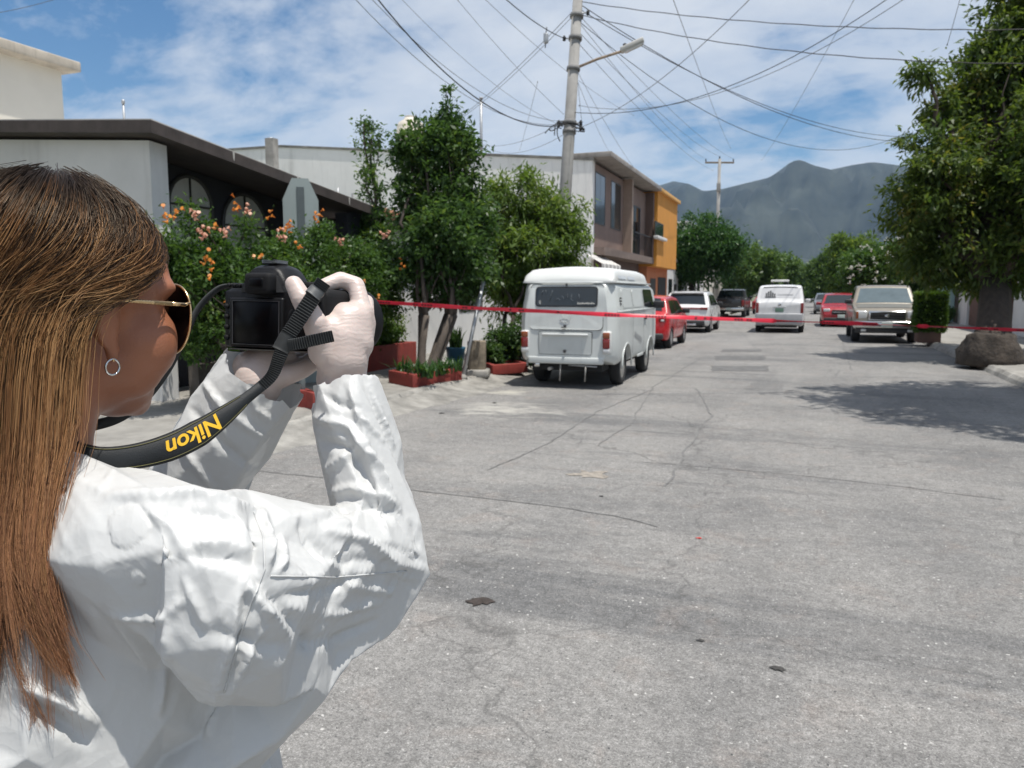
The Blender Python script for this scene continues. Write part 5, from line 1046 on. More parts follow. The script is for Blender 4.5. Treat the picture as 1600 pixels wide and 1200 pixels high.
# concrete utility pole by the kerb, leaning slightly
PD = 20.2; p0 = atD(877, 400, PD); pt = atD(904, -20, PD)
ax = (pt-p0).normalized(); base = p0-ax*((p0.z-0.10)/ax.z); top = base+ax*(9.9/ax.z)
up = empty('utility_pole', base, 0, 'tall grey concrete utility pole behind the bus carrying cables and a street lamp', 'utility pole')
rl = lambda p: Vector(p)-base
MB().tube([rl(base)-ax*0.3, rl(base+ax*5), rl(top)], [0.185, 0.155, 0.125], 14).build('shaft', M_pole, up)
def on_pole(py): # point on the pole at a photo row
    d = ray(890, py); best = min((((base+ax*t)-CP).normalized()-d.normalized()).z**2 for t in (0,)) if False else None
    lo, hi = 0.0, 14.0
    for _ in range(40):
        m = (lo+hi)/2; q = base+ax*m; qc = _cm.transposed() @ (q-CP); y = 600-FPX*qc.y/(-qc.z)
        if y > py: lo = m
        else: hi = m
    return base+ax*lo
for py in (25, 60, 108, 192, 206):
    q = on_pole(py); Mx = Matrix.Translation(rl(q)) @ ax.to_track_quat('Z', 'Y').to_matrix().to_4x4(); MB().lathe([(0.165, -0.05), (0.178, -0.05), (0.178, 0.05), (0.165, 0.05)], 14, Mx).build('steel_band', mat('dull_band', (0.17, 0.168, 0.165), 0.7, 0.2), up)
RIGHT = _cm @ Vector((1, 0, 0)); FWD = Vector((ray(800, 458).x, ray(800, 458).y, 0)).normalized()
for py, s in ((60, -1), (192, 1), (200, 1), (192, -1), (20, 1)):
    q = on_pole(py); hw = MB().tube([rl(q), rl(q+RIGHT*s*0.26)], 0.02, 6).build('bracket', M_metal, up); MB().lathe([(0.02, -0.07), (0.05, -0.05), (0.035, -0.015), (0.05, 0.015), (0.035, 0.045), (0.02, 0.07)], 10, Matrix.Translation(rl(q+RIGHT*s*0.29))).build('insulator', M_iron, hw)
# lamp arm and luminaire
q0 = on_pole(108); D_ = (q0-CP).dot(_cm @ Vector((0, 0, -1))); q1 = atD(972, 80, D_-0.3); q2 = atD(1006, 64, D_-0.4)
arm = MB().tube([rl(q0), rl(q0.lerp(q1, 0.5)+Vector((0, 0, 0.03))), rl(q1), rl(q1.lerp(q2, 0.3))], 0.035, 8).build('lamp_arm', mat('rusty_arm', (0.32, 0.24, 0.17), 0.7, 0.35, 6), up)
dv = (q2-q1).normalized(); Mx = Matrix.Translation(rl(q1)) @ dv.to_track_quat('X', 'Z').to_matrix().to_4x4(); Ld = (q2-q1).length
MB().rbox(-0.03, Ld, -0.13, 0.13, -0.04, 0.09, 0.035, 2, Mx).build('luminaire', mat('pale_lamp_head', (0.46, 0.45, 0.42), 0.5, 0.12), up); MB().rbox(0.06, Ld-0.05, -0.10, 0.10, -0.075, -0.035, 0.02, 2, Mx).build('lamp_lens', M_clear, up); MB().lathe([(0.05, 0.08), (0.05, 0.13), (0.04, 0.15), (0, 0.15)], 10, Mx @ Matrix.Translation((0.12, 0, 0))).build('photocell', M_iron, up)
# far pole with crossarm
FD = 62.0; fb = atD(1122, 330, FD); ft = atD(1124, 250, FD); fx = (ft.x+fb.x)/2; fp = empty('far_pole', (fb.x, fb.y, 0.1), 0, 'distant pole with a wooden crossarm rising behind the round ficus', 'utility pole')
H2 = ft.z-0.1; MB().tube([(0, 0, -0.2), (0, 0, H2)], [0.17, 0.12], 10).build('shaft', M_pole, fp)
MB().rbox(-1.15, 1.15, -0.06, 0.06, H2-0.35, H2-0.22, 0.01, 2, Matrix.Rotation(YAW, 4, 'Z')).build('crossarm', mat('weathered_wood', (0.20, 0.165, 0.13), 0.9, 0.3, 4), fp)
for s in (-1.1, 1.1, 0.0): MB().lathe([(0.03, 0), (0.05, 0.05), (0.05, 0.16), (0.03, 0.22), (0, 0.23)], 8, Matrix.Rotation(YAW, 4, 'Z') @ Matrix.Translation((s, 0, H2-0.22 if s else H2))).build('insulator', M_iron, fp)
MB().rbox(-0.16, 0.16, -0.25, 0.0, H2-2.6, H2-1.9, 0.05).build('transformer', M_pole, fp)

def wire(a, b, sag, r, label, m=None, n=22, name='overhead_cable', wav=0.0):
    a = Vector(a); b = Vector(b); pts = []
    for k in range(n+1):
        t = k/n; p = a.lerp(b, t); p.z -= sag*4*t*(1-t)
        if wav: p.z += wav*math.sin(t*61)
        pts.append(p)
    r *= 0.44; sag *= 0.72; o = empty(name, a, 0, label, 'cable', 'overhead cables')
    MB().tube([p-a for p in pts], r, 5).build('strand', m or M_wire, o); 
    for p in (pts[0], pts[-1]): MB().lathe([(r*0.9, -r*3), (r*1.9, -r*2), (r*1.9, r*2), (r*0.9, r*3)], 6, Matrix.Translation(p-a)).build('clamp', M_iron, o)
    return o
P = on_pole
# thick service cable from the upper left down to the pole
wire(atD(560, -40, 13.0), P(196)-RIGHT*0.2, 0.75, 0.030, 'thickest black service cable running from the top left down to the pole', M_cable)
wire(atD(520, -40, 12.6), P(194)-RIGHT*0.2, 0.7, 0.014, 'thin cable just below the thick black service cable'); wire(atD(545, -40, 13.4), P(190)-RIGHT*0.1, 0.6, 0.014, 'thin cable just above the thick black service cable')
wire(atD(760, -30, 15.0), P(60)-RIGHT*0.29, 0.12, 0.026, 'dark cable entering from the top and ending at the upper left insulator', M_cable)
wire(P(10), atD(690, 205, 32.0), 0.2, 0.020, 'dark cable falling left from the pole top towards the water tank'); wire(P(18), atD(705, 196, 33.0), 0.2, 0.018, 'second cable falling left from the pole top towards the water tank')
wire(atD(690, -30, 16), atD(880, 178, 21), 0.1, 0.012, 'thin wire crossing left of the pole from the top edge'); wire(atD(728, -30, 17), atD(990, 180, 34), 0.3, 0.014, 'thin wire passing behind the pole towards the brown roof')
wire(atD(752, 226, 33), P(192)-RIGHT*0.2, 0.25, 0.016, 'low wire from the white wall up to the pole'); wire(atD(770, 235, 33), P(205), 0.3, 0.014, 'lowest wire along the top of the white wall')
# span guard: small hanging insulator left of the pole
wire(atD(840, 128, 18.5), atD(812, 235, 31), 0.05, 0.012, 'thin guy wire hanging from the small grey splice box'); sb = atD(853, 60, 18.6); sbx = empty('splice_box', sb, 0, 'small grey splice box hanging in the wires left of the pole', 'splice box'); MB().rbox(-0.055, 0.055, -0.05, 0.05, -0.12, 0.12, 0.03).build('case', M_metal, sbx); MB().tube([(0, 0, 0.1), (0.02, 0, 0.26)], 0.012, 6).build('hook', M_iron, sbx); MB().tube([(0, 0, -0.1), (-0.02, 0, -0.22)], 0.012, 6).build('tail', M_cable, sbx)
# two twisted bundles to the right, into the near tree
wire(P(2), atD(1640, 46, 15.0), 0.22, 0.024, 'upper twisted cable bundle crossing the sky to the right', M_cable, 60, wav=0.006); wire(P(22), atD(1620, 100, 15.0), 0.30, 0.024, 'lower twisted cable bundle crossing the sky to the right', M_cable, 60, wav=0.006)
# bundle from pole top to the right trees
wire(P(4), atD(1430, 222, 33), 0.9, 0.026, 'upper of three cables sweeping from the pole to the right trees', M_cable); wire(P(12), atD(1440, 214, 34), 0.9, 0.024, 'middle of three cables sweeping from the pole to the right trees', M_cable); wire(P(30), atD(1420, 205, 36), 1.9, 0.022, 'lowest slack cable sweeping from the pole to the right trees', M_cable)
# rising to the right corner
wire(P(175), atD(1420, -25, 14.5), 0.75, 0.020, 'cable rising from the pole middle to the upper right corner', M_cable); wire(atD(905, 165, 24), atD(1440, -20, 16), 0.9, 0.018, 'second cable rising towards the upper right corner')
wire(P(205), atD(1190, -20, 13.0), 0.35, 0.016, 'wire rising steeply right of the pole to the top edge'); wire(atD(1190, 250, 60), atD(1350, -30, 20), 0.3, 0.018, 'thin wire rising between far pole and top edge'); wire(atD(1045, -20, 16), atD(1142, 232, 60), 0.2, 0.018, 'thin wire falling from the top edge to the far pole')
wire(atD(1505, -20, 13), atD(1480, 70, 14.5), 0.02, 0.012, 'short thin wire dropping into the near tree crown')
# along the street to the far pole
fl = Vector(fp.location)
for k, (py, s, dz, lb) in enumerate(((30, -1.1, 0, 'left street wire from the utility pole to the far crossarm'), (45, 0.0, 0.2, 'middle street wire from the utility pole to the far crossarm'), (20, 1.1, 0, 'right street wire from the utility pole to the far crossarm'), (62, -0.5, -0.9, 'low street cable from the utility pole to the far pole'))):
    e = fl+Vector((s*math.cos(YAW), s*math.sin(YAW), H2+dz)); wire(P(py), e, 0.45, 0.018, lb)
wire(P(110), atD(960, 250, 40), 0.2, 0.014, 'drop wire to the eaves of the brown house'); wire(P(100), atD(1010, 285, 44), 0.3, 0.014, 'longer drop wire to the far eaves of the brown house'); wire(P(120)+RIGHT*0.12, P(205)+RIGHT*0.35, -0.0, 0.012, 'slack lead hanging down the right of the pole', M_cable)
wire(atD(-30, 24, 12), atD(140, -20, 11.5), 0.05, 0.010, 'single wire crossing the upper left corner'); wire(atD(610, -20, 15), P(200)-RIGHT*0.1, 0.3, 0.010, 'faint wire slanting from the top to the pole hardware')
# tangle of leads round the pole hardware
q = P(200); tg = empty('cable_tangle', q, 0, 'tangle of loose black leads around the pole hardware', 'cable')
rng = np.random.default_rng(12)
for k in range(9):
    c = rng.normal(0, 0.13, 3); s = 1 if k % 2 else -1; pts = [Vector((0, 0, 0.1)), RIGHT*s*rng.uniform(0.15, 0.35)+Vector((0, 0, rng.uniform(-0.1, 0.25))), RIGHT*s*rng.uniform(0.3, 0.75)+Vector((0, 0, rng.uniform(-0.3, 0.15))), RIGHT*s*rng.uniform(0.1, 0.6)+Vector((0, 0, rng.uniform(-0.4, 0.0)))]
    cv = []; 
    for i in range(13):
        t = i/12; b = [(1-t)**3, 3*t*(1-t)**2, 3*t*t*(1-t), t**3]; cv.append(sum((pts[j]*b[j] for j in range(4)), Vector())+Vector((0, -0.15, 0)))
    MB().tube(cv, 0.014, 5).build('lead', M_cable, tg)

# ---- barrier tape across the street
M_tape = mat('red_plastic_tape', (0.72, 0.025, 0.055), 0.4, 0.10, 3, spec=0.5); M_print = mat('tape_print', (0.10, 0.012, 0.015), 0.6, 0.3, 30)
tape_px = [(560, 470, 12.6), (640, 475, 12.3), (733, 481, 12.0), (820, 485, 11.9), (900, 489, 11.9), (960, 492, 11.95), (1030, 494.5, 12.0), (1120, 498, 12.1), (1216, 501.5, 12.2), (1330, 505, 12.4), (1450, 510, 12.6), (1600, 516, 12.9), (1720, 520, 13.2)]
P3 = [atD(px, py, d) for px, py, d in tape_px]; seg = []; N_ = 260
cum = [0]
for a, b in zip(P3[:-1], P3[1:]): cum.append(cum[-1]+(b-a).length)
tot = cum[-1]; xs = np.linspace(0, tot, N_); C3 = np.array([[np.interp(x, cum, [p[i] for p in P3]) for i in range(3)] for x in xs])
tp = empty('barrier_tape', P3[0], 0, 'red plastic barrier tape stretched across the street at chest height', 'tape')
vs_ = []; fs = []; tw = []
for k, x in enumerate(xs):
    a = 0.35*math.sin(x*0.9)+0.5*fbm(x*0.5, 2.0)+(1.1 if 6.8 < x < 7.6 or 8.6 < x < 9.3 else 0)
    if x > 9.5: a += 0.9
    n_ = Vector((math.cos(0), 0, 0)); up_ = Vector((0, -math.sin(a), math.cos(a))); w = 0.036*(1-0.25*abs(math.sin(x*2.3))); c = Vector(C3[k])-P3[0]; cz = Vector((0, -math.cos(a), -math.sin(a)))*0.006
    vs_ += [c-up_*w, c+cz, c+up_*w]; tw.append((c, up_, w, cz))
for k in range(N_-1): b = 3*k; fs += [(b, b+3, b+4, b+1), (b+1, b+4, b+5, b+2)]
tpm = MB().add(vs_, fs, True).build('band', M_tape, tp)
k = 6
while k < N_-12:                                   # smudged dark print, too blurred to read
    L_ = random.randint(5, 8); 
    for j in range(k, k+L_):
        if random.random() < 0.2: continue
        (c, u, w, cz), (c2, u2, w2, cz2) = tw[j], tw[j+1]; d = (c2-c); o_ = Vector((0, -0.003, 0))
        MBq = MB().add([c+d*0.12-u*w*0.40+cz*1.4+o_, c+d*0.82-u*w*0.40+cz*1.4+o_, c+d*0.82+u*w*0.40+cz*1.4+o_, c+d*0.12+u*w*0.40+cz*1.4+o_], [(0, 1, 2, 3)]); MBq.build('print', M_print, tp)
    k += L_+random.randint(7, 10)
# ================================================================== the photographer
from mathutils.bvhtree import BVHTree
def balls(chain, k=0.30):
    """chain of (point, radius) -> overlapping spheres along it"""
    out = []
    for (a, ra), (b, rb_) in zip(chain[:-1], chain[1:]):
        a = Vector(a); b = Vector(b); n = max(2, int((b-a).length/(k*min(ra, rb_)))+1)
        for i in range(n): t = i/n; out.append((a.lerp(b, t), ra+(rb_-ra)*t))
    out.append((Vector(chain[-1][0]), chain[-1][1])); return out
_ico = None
def union_mesh(name, spheres=(), ells=(), voxel=0.006, smooth=8, sf=0.5):
    """voxel union of spheres (c,r) and ellipsoids (c,(rx,ry,rz),rot3x3) -> one closed mesh"""
    bm = bmesh.new(); bmesh.ops.create_icosphere(bm, subdivisions=3, radius=1.0); V0 = np.array([v.co for v in bm.verts]); bm.verts.index_update(); F0 = np.array([[v.index for v in f_.verts] for f_ in bm.faces]); bm.free()
    Vs = []; Fs = []; b = 0
    for c, r in spheres: Vs.append(V0*r+np.array(c)); Fs.append(F0+b); b += len(V0)
    for e in ells:
        c, rr = e[0], e[1]; P_ = V0*np.array(rr)
        if len(e) > 2 and e[2] is not None: P_ = P_ @ np.array(e[2]).T
        Vs.append(P_+np.array(c)); Fs.append(F0+b); b += len(V0)
    t = obj('tmp', np_mesh('tmp', np.concatenate(Vs), np.concatenate(Fs)))
    md = t.modifiers.new('r', 'REMESH'); md.mode = 'VOXEL'; md.voxel_size = voxel
    if smooth: sm = t.modifiers.new('s', 'SMOOTH'); sm.iterations = smooth; sm.factor = sf
    bpy.context.view_layer.update(); dg = bpy.context.evaluated_depsgraph_get(); me = bpy.data.meshes.new_from_object(t.evaluated_get(dg)); me.name = name
    m0 = t.data; bpy.data.objects.remove(t); bpy.data.meshes.remove(m0); me.polygons.foreach_set('use_smooth', np.ones(len(me.polygons), bool)); return me

# ---- pose, from the photograph
HC = atD(104, 484, 0.745)                      # head centre
HEAD_YAW = R(-3); HEAD_PITCH = R(-5); HEAD_ROLL = R(2)
HM = Matrix.Translation(HC) @ Matrix.Rotation(HEAD_YAW, 4, 'Z') @ Matrix.Rotation(HEAD_PITCH, 4, 'X') @ Matrix.Rotation(HEAD_ROLL, 4, 'Y')
H = lambda x, y, z: HM @ Vector((x, y, z)); H3 = HM.to_3x3()
BYAW = R(-4); BM3 = Matrix.Rotation(BYAW, 3, 'Z'); br = BM3 @ Vector((1, 0, 0)); bf = BM3 @ Vector((0, 1, 0)); bu = Vector((0, 0, 1))
HB = atD(96, 458, 0.745)
NB = HB+BM3 @ Vector((0, -0.045, -0.175))      # neck base
SM_ = HB+BM3 @ Vector((0, -0.045, -0.215))
SR = SM_+br*0.170; SL = SM_-br*0.170
ER = atD(606, 862, 0.86); WR = atD(534, 592, 0.915)
EL = atD(228, 850, 1.00); WL = atD(404, 600, 0.945)
def at(p, x, y, z): return p+br*x+bf*y+bu*z
PEL = Vector((SM_.x, SM_.y, 0.95))+bf*0.0
M_skin = mat('skin', (0.30, 0.118, 0.062), 0.42, 0.07, 14, bump=0.0006, bscale=420, spec=0.45)
_P = M_skin.node_tree.nodes['Principled BSDF']; _P.inputs['Subsurface Weight'].default_value = 0.12; _P.inputs['Subsurface Radius'].default_value = (0.012, 0.005, 0.003)

person = empty('person', (PEL.x, PEL.y, 0.0), 0, 'person in white hooded coverall and pale gloves taking a photo, sunglasses, long highlighted hair', 'person')
def prel(o): o.location = -Vector(person.location); return o

def head_ells():
    E = []
    def e(x, y, z, a, b, c): E.append((H(x, y, z), (a, b, c), H3))
    e(0, -0.016, 0.034, 0.073, 0.092, 0.084); e(0, 0.036, -0.005, 0.062, 0.060, 0.078); e(0, 0.022, -0.052, 0.058, 0.060, 0.052); e(0, 0.058, -0.075, 0.038, 0.038, 0.034); e(0, 0.082, -0.093, 0.019, 0.016, 0.017)
    for s in (-1, 1):
        e(s*0.038, 0.062, -0.022, 0.028, 0.030, 0.032); e(s*0.042, 0.040, -0.052, 0.024, 0.036, 0.034); e(s*0.030, 0.078, 0.030, 0.026, 0.014, 0.012)
        e(s*0.012, 0.110, -0.026, 0.009, 0.010, 0.008)
        e(s*0.070, -0.012, -0.008, 0.010, 0.016, 0.026); e(s*0.071, -0.005, -0.036, 0.0065, 0.0095, 0.014); e(s*0.075, -0.020, 0.000, 0.007, 0.011, 0.022); e(s*0.047, 0.050, -0.030, 0.028, 0.036, 0.038)
    e(0, 0.078, 0.045, 0.045, 0.016, 0.03); e(0, 0.095, -0.058, 0.024, 0.010, 0.006); e(0, 0.093, -0.069, 0.020, 0.010, 0.007)
    return E
sph = balls([(H(0, 0.098, 0.018), 0.010), (H(0, 0.112, -0.008), 0.011), (H(0, 0.119, -0.026), 0.013)])
sph += balls([(H(0, -0.022, -0.05), 0.056), (H(0, -0.030, -0.12), 0.052), (NB, 0.054), (at(NB, 0, -0.01, -0.07), 0.070)])
def arm(S, E_, W_): return balls([(S, 0.046), (S.lerp(E_, 0.5), 0.038), (E_, 0.028), (E_.lerp(W_, 0.3), 0.030), (W_, 0.022)])
sph += arm(SR, ER, WR)+arm(SL, EL, WL)
sph += balls([(SR, 0.048), (at(SM_, 0, 0.0, -0.02), 0.068), (SL, 0.048)])
HIPZ = 0.92; hipR = Vector((PEL.x, PEL.y, HIPZ))+br*0.09; hipL = Vector((PEL.x, PEL.y, HIPZ))-br*0.09
ankR = hipR+br*0.04+bf*0.02; ankR.z = 0.09; ankL = hipL-br*0.04-bf*0.02; ankL.z = 0.09
for hp, an in ((hipR, ankR), (hipL, ankL)):
    kn = hp.lerp(an, 0.5)+bf*0.015; sph += balls([(hp, 0.082), (hp.lerp(kn, 0.5), 0.074), (kn, 0.055), (kn.lerp(an, 0.35), 0.054), (an, 0.036)])
tor = [(at(SM_, 0, 0.01, -0.14), (0.150, 0.100, 0.17), BM3), (at(SM_, 0, 0.0, -0.32), (0.128, 0.092, 0.16), BM3), (Vector((PEL.x, PEL.y, 0.95)), (0.160, 0.110, 0.14), BM3)]
body = union_mesh('body', sph, head_ells()+tor, 0.0055, 7, 0.5)
obj('body', body, person, M_skin); prel(person.children[-1])

# ---- coverall: baggy union, then a short cloth settling to get real folds
def garment():
    s = []
    def ch(*c): s.extend(balls(list(c), 0.35))
    ch((at(SR, -0.03, 0, -0.01), 0.072), (at(SR, 0.05, 0.02, -0.015), 0.081), (SR.lerp(ER, 0.5)+Vector((0, 0, -0.010)), 0.072), (ER, 0.048), (ER.lerp(WR, 0.35), 0.049), (ER.lerp(WR, 0.75), 0.046), (ER.lerp(WR, 0.97), 0.040))
    ch((at(SL, 0.03, 0, 0.0), 0.072), (SL.lerp(EL, 0.5), 0.076), (EL, 0.068), (EL.lerp(WL, 0.4), 0.066), (EL.lerp(WL, 0.75), 0.062), (EL.lerp(WL, 1.06), 0.052))
    # loose cloth hanging under the raised right arm
    ch((SR.lerp(ER, 0.92)+Vector((0, 0, -0.026)), 0.042), (SR.lerp(ER, 0.75)+Vector((0, 0, -0.034)), 0.048), (SR.lerp(ER, 0.45)+Vector((0, 0, -0.066)), 0.053), (at(SM_, 0.15, 0.02, -0.225), 0.06))
    ch((at(SL, 0, 0, -0.012), 0.074), (at(SM_, 0, -0.015, -0.012), 0.084), (at(SR, 0, 0, -0.012), 0.074))
    ch((at(NB, 0, -0.006, 0.0), 0.064), (at(NB, 0, -0.01, -0.045), 0.080))
    for hp, an in ((hipR, ankR), (hipL, ankL)): ch((hp, 0.115), (hp.lerp(an, 0.5), 0.10), (hp.lerp(an, 0.95), 0.072))
    e = [(at(SM_, 0.015, 0.045, -0.30), (0.188, 0.15, 0.20), BM3), (at(SM_, 0.01, 0.045, -0.45), (0.20, 0.16, 0.20), BM3), (at(SM_, 0, -0.004, -0.12), (0.192, 0.142, 0.17), BM3), (at(SM_, 0.005, 0.0, -0.30), (0.186, 0.146, 0.22), BM3), (Vector((PEL.x, PEL.y, 0.96)), (0.198, 0.150, 0.20), BM3)]
    return union_mesh('coverall', s, e, GV, 5, 0.5)
def bisect_keep(bm, co, no):
    bmesh.ops.bisect_plane(bm, geom=bm.verts[:]+bm.edges[:]+bm.faces[:], plane_co=co, plane_no=no, clear_outer=True)
# main folds and seams of the coverall, traced where the cloth shows them: (pixels, height m, width m)
FOLDS = [([(175, 772), (300, 768), (380, 790), (412, 812)], .006, .016), ([(408, 800), (419, 850), (416, 888)], .010, .014), ([(394, 812), (402, 850), (400, 888)], -.008, .014), ([(384, 910), (430, 965), (470, 1030)], .009, .011), ([(398, 905), (450, 960), (488, 1015)], -.007, .014),
 ([(420, 897), (520, 899), (620, 890)], .003, .006), ([(262, 868), (330, 862), (400, 884)], -.009, .020), ([(250, 880), (310, 852), (372, 848)], .006, .014), ([(520, 878), (545, 915), (610, 926), (622, 890)], .006, .010), ([(512, 830), (570, 842), (620, 880), (660, 890)], .008, .014), ([(470, 830), (520, 872), (600, 878)], -.005, .014),
 ([(500, 812), (560, 790), (620, 800), (655, 850)], -.008, .016), ([(492, 652), (545, 668), (590, 730), (625, 800)], .010, .013), ([(500, 690), (545, 700), (580, 760), (610, 815)], -.009, .015), ([(497, 742), (540, 712), (575, 690)], .006, .012), ([(500, 775), (550, 762), (600, 775), (640, 820)], .007, .012), ([(545, 600), (560, 650), (600, 690)], .006, .010), ([(505, 615), (530, 632), (570, 640)], -.005, .010), ([(575, 605), (600, 660), (615, 700)], .006, .010),
 ([(262, 975), (258, 1040), (248, 1120)], .006, .010), ([(372, 925), (365, 1000), (340, 1080), (325, 1150)], .007, .010), ([(385, 930), (380, 1000), (352, 1085)], -.006, .012), ([(410, 985), (370, 1060), (335, 1130)], .006, .010), ([(290, 910), (310, 950), (325, 985)], .005, .010), ([(180, 965), (255, 968), (290, 935)], .006, .010), ([(40, 1075), (100, 1100), (150, 1130)], .010, .014), ([(30, 1095), (90, 1125), (140, 1160)], -.008, .016), ([(430, 930), (500, 925), (560, 900)], -.006, .014), ([(440, 950), (520, 960), (600, 940)], .005, .012), ([(325, 985), (420, 1010), (520, 1000), (590, 970)], -.006, .016),
 ([(270, 805), (330, 800), (390, 820)], -.005, .014), ([(225, 790), (270, 830), (300, 880)], .005, .012), ([(320, 600), (350, 640), (420, 690)], .007, .012), ([(300, 640), (345, 690), (400, 735)], -.006, .014), ([(260, 660), (300, 720), (330, 760)], .006, .012), ([(380, 590), (400, 640), (428, 660)], .005, .010), ([(590, 880), (630, 900), (655, 905)], .005, .008), ([(600, 850), (640, 865), (665, 880)], -.005, .009), ([(440, 840), (445, 875), (430, 895)], .006, .010), ([(470, 815), (480, 850), (500, 875)], -.006, .012)]
def crease(me):
    t = obj('tmp', me); sb_ = t.modifiers.new('s', 'SUBSURF'); sb_.levels = 2; sb_.render_levels = 2; bpy.context.view_layer.update()
    m2 = bpy.data.meshes.new_from_object(t.evaluated_get(bpy.context.evaluated_depsgraph_get())); bpy.data.objects.remove(t)
    n = len(m2.vertices); V = np.empty(n*3, np.float32); m2.vertices.foreach_get('co', V); V = V.reshape(-1, 3); Nn = np.empty(n*3, np.float32); m2.vertices.foreach_get('normal', Nn); Nn = Nn.reshape(-1, 3)
    # paper-like facets: pull the smooth cloth towards a coarse triangulation of itself
    t = obj('tmp', me); dm = t.modifiers.new('d', 'DECIMATE'); dm.ratio = 0.038; bpy.context.view_layer.update(); mdz = bpy.data.meshes.new_from_object(t.evaluated_get(bpy.context.evaluated_depsgraph_get())); bpy.data.objects.remove(t)
    bz_ = BVHTree.FromPolygons([v.co.copy() for v in mdz.vertices], [tuple(p.vertices) for p in mdz.polygons])
    for i in range(n):
        h = bz_.find_nearest(Vector(V[i]))
        if h[0] is not None and h[3] < 0.02: V[i] += (np.array(h[0])-V[i])*FACET
    m2.vertices.foreach_set('co', V.ravel()); m2.update(); Nn = np.empty(n*3, np.float32); m2.vertices.foreach_get('normal', Nn); Nn = Nn.reshape(-1, 3)
    bvh = BVHTree.FromPolygons([tuple(v) for v in V], [tuple(p.vertices) for p in m2.polygons]); disp = np.zeros(n, np.float32)
    def apply(P_, A, w):
        P_ = np.array(P_, np.float32); lo = P_.min(0)-w; hi = P_.max(0)+w; idx = np.where(((V > lo) & (V < hi)).all(1))[0]
        if len(idx) == 0: return
        D2 = ((V[idx][:, None, :]-P_[None])**2).sum(2); j = D2.argmin(1); d = np.sqrt(D2[np.arange(len(idx)), j]); tt = j/max(1, len(P_)-1)
        k = np.clip(1-d/w, 0, 1)**1.5*np.clip(np.sin(np.pi*(0.06+0.88*tt)), 0, 1)**0.6; disp[idx] += A*k
    for px, A, w in FOLDS:
        pts = []
        for (a, b) in zip(px[:-1], px[1:]):
            for k in range(14):
                q = k/14; d = ray(a[0]+(b[0]-a[0])*q, a[1]+(b[1]-a[1])*q); h = bvh.ray_cast(CP, d.normalized())
                if h[0] is not None: pts.append(tuple(h[0]))
        run = []
        for p in pts+[None]:                              # split where the sight line jumps to another layer
            if p is not None and (not run or (Vector(p)-Vector(run[-1])).length < 0.022): run.append(p); continue
            if len(run) > 5: apply(run, A*FOLDK, w*0.64)
            run = [p] if p is not None else []
    rng = np.random.default_rng(31); cand = np.where(V[:, 2] > 1.1)[0]
    for _ in range(420):                                  # paper-like crumple: short straight creases
        i = int(rng.choice(cand)); p = V[i]; nn = Nn[i]; tdir = np.cross(nn, rng.normal(0, 1, 3)); tdir /= np.linalg.norm(tdir)+1e-9; L_ = rng.uniform(0.03, 0.13)
        apply([p+tdir*L_*q for q in np.linspace(-0.5, 0.5, 22)], rng.choice([-1, 1])*rng.uniform(0.0006, 0.0015), rng.uniform(0.0050, 0.0085))
    ed = np.empty(len(m2.edges)*2, np.int32); m2.edges.foreach_get('vertices', ed); ed = ed.reshape(-1, 2); deg = np.bincount(ed.ravel(), minlength=n)
    for _ in range(2):
        sm_ = np.bincount(ed[:, 0], disp[ed[:, 1]], n)+np.bincount(ed[:, 1], disp[ed[:, 0]], n); disp = (0.5*disp+0.5*sm_/np.maximum(1, deg)).astype(np.float32)
    V2 = V+Nn*disp[:, None]
    for _ in range(1):
        L_ = np.stack([np.bincount(ed[:, 0], V2[ed[:, 1], k], n)+np.bincount(ed[:, 1], V2[ed[:, 0], k], n) for k in range(3)], 1)/np.maximum(1, deg)[:, None]; V2 = (0.55*V2+0.45*L_).astype(np.float32)
    V2 = np.ascontiguousarray(V2); m2.vertices.foreach_set('co', V2.ravel()); m2.update(); return m2
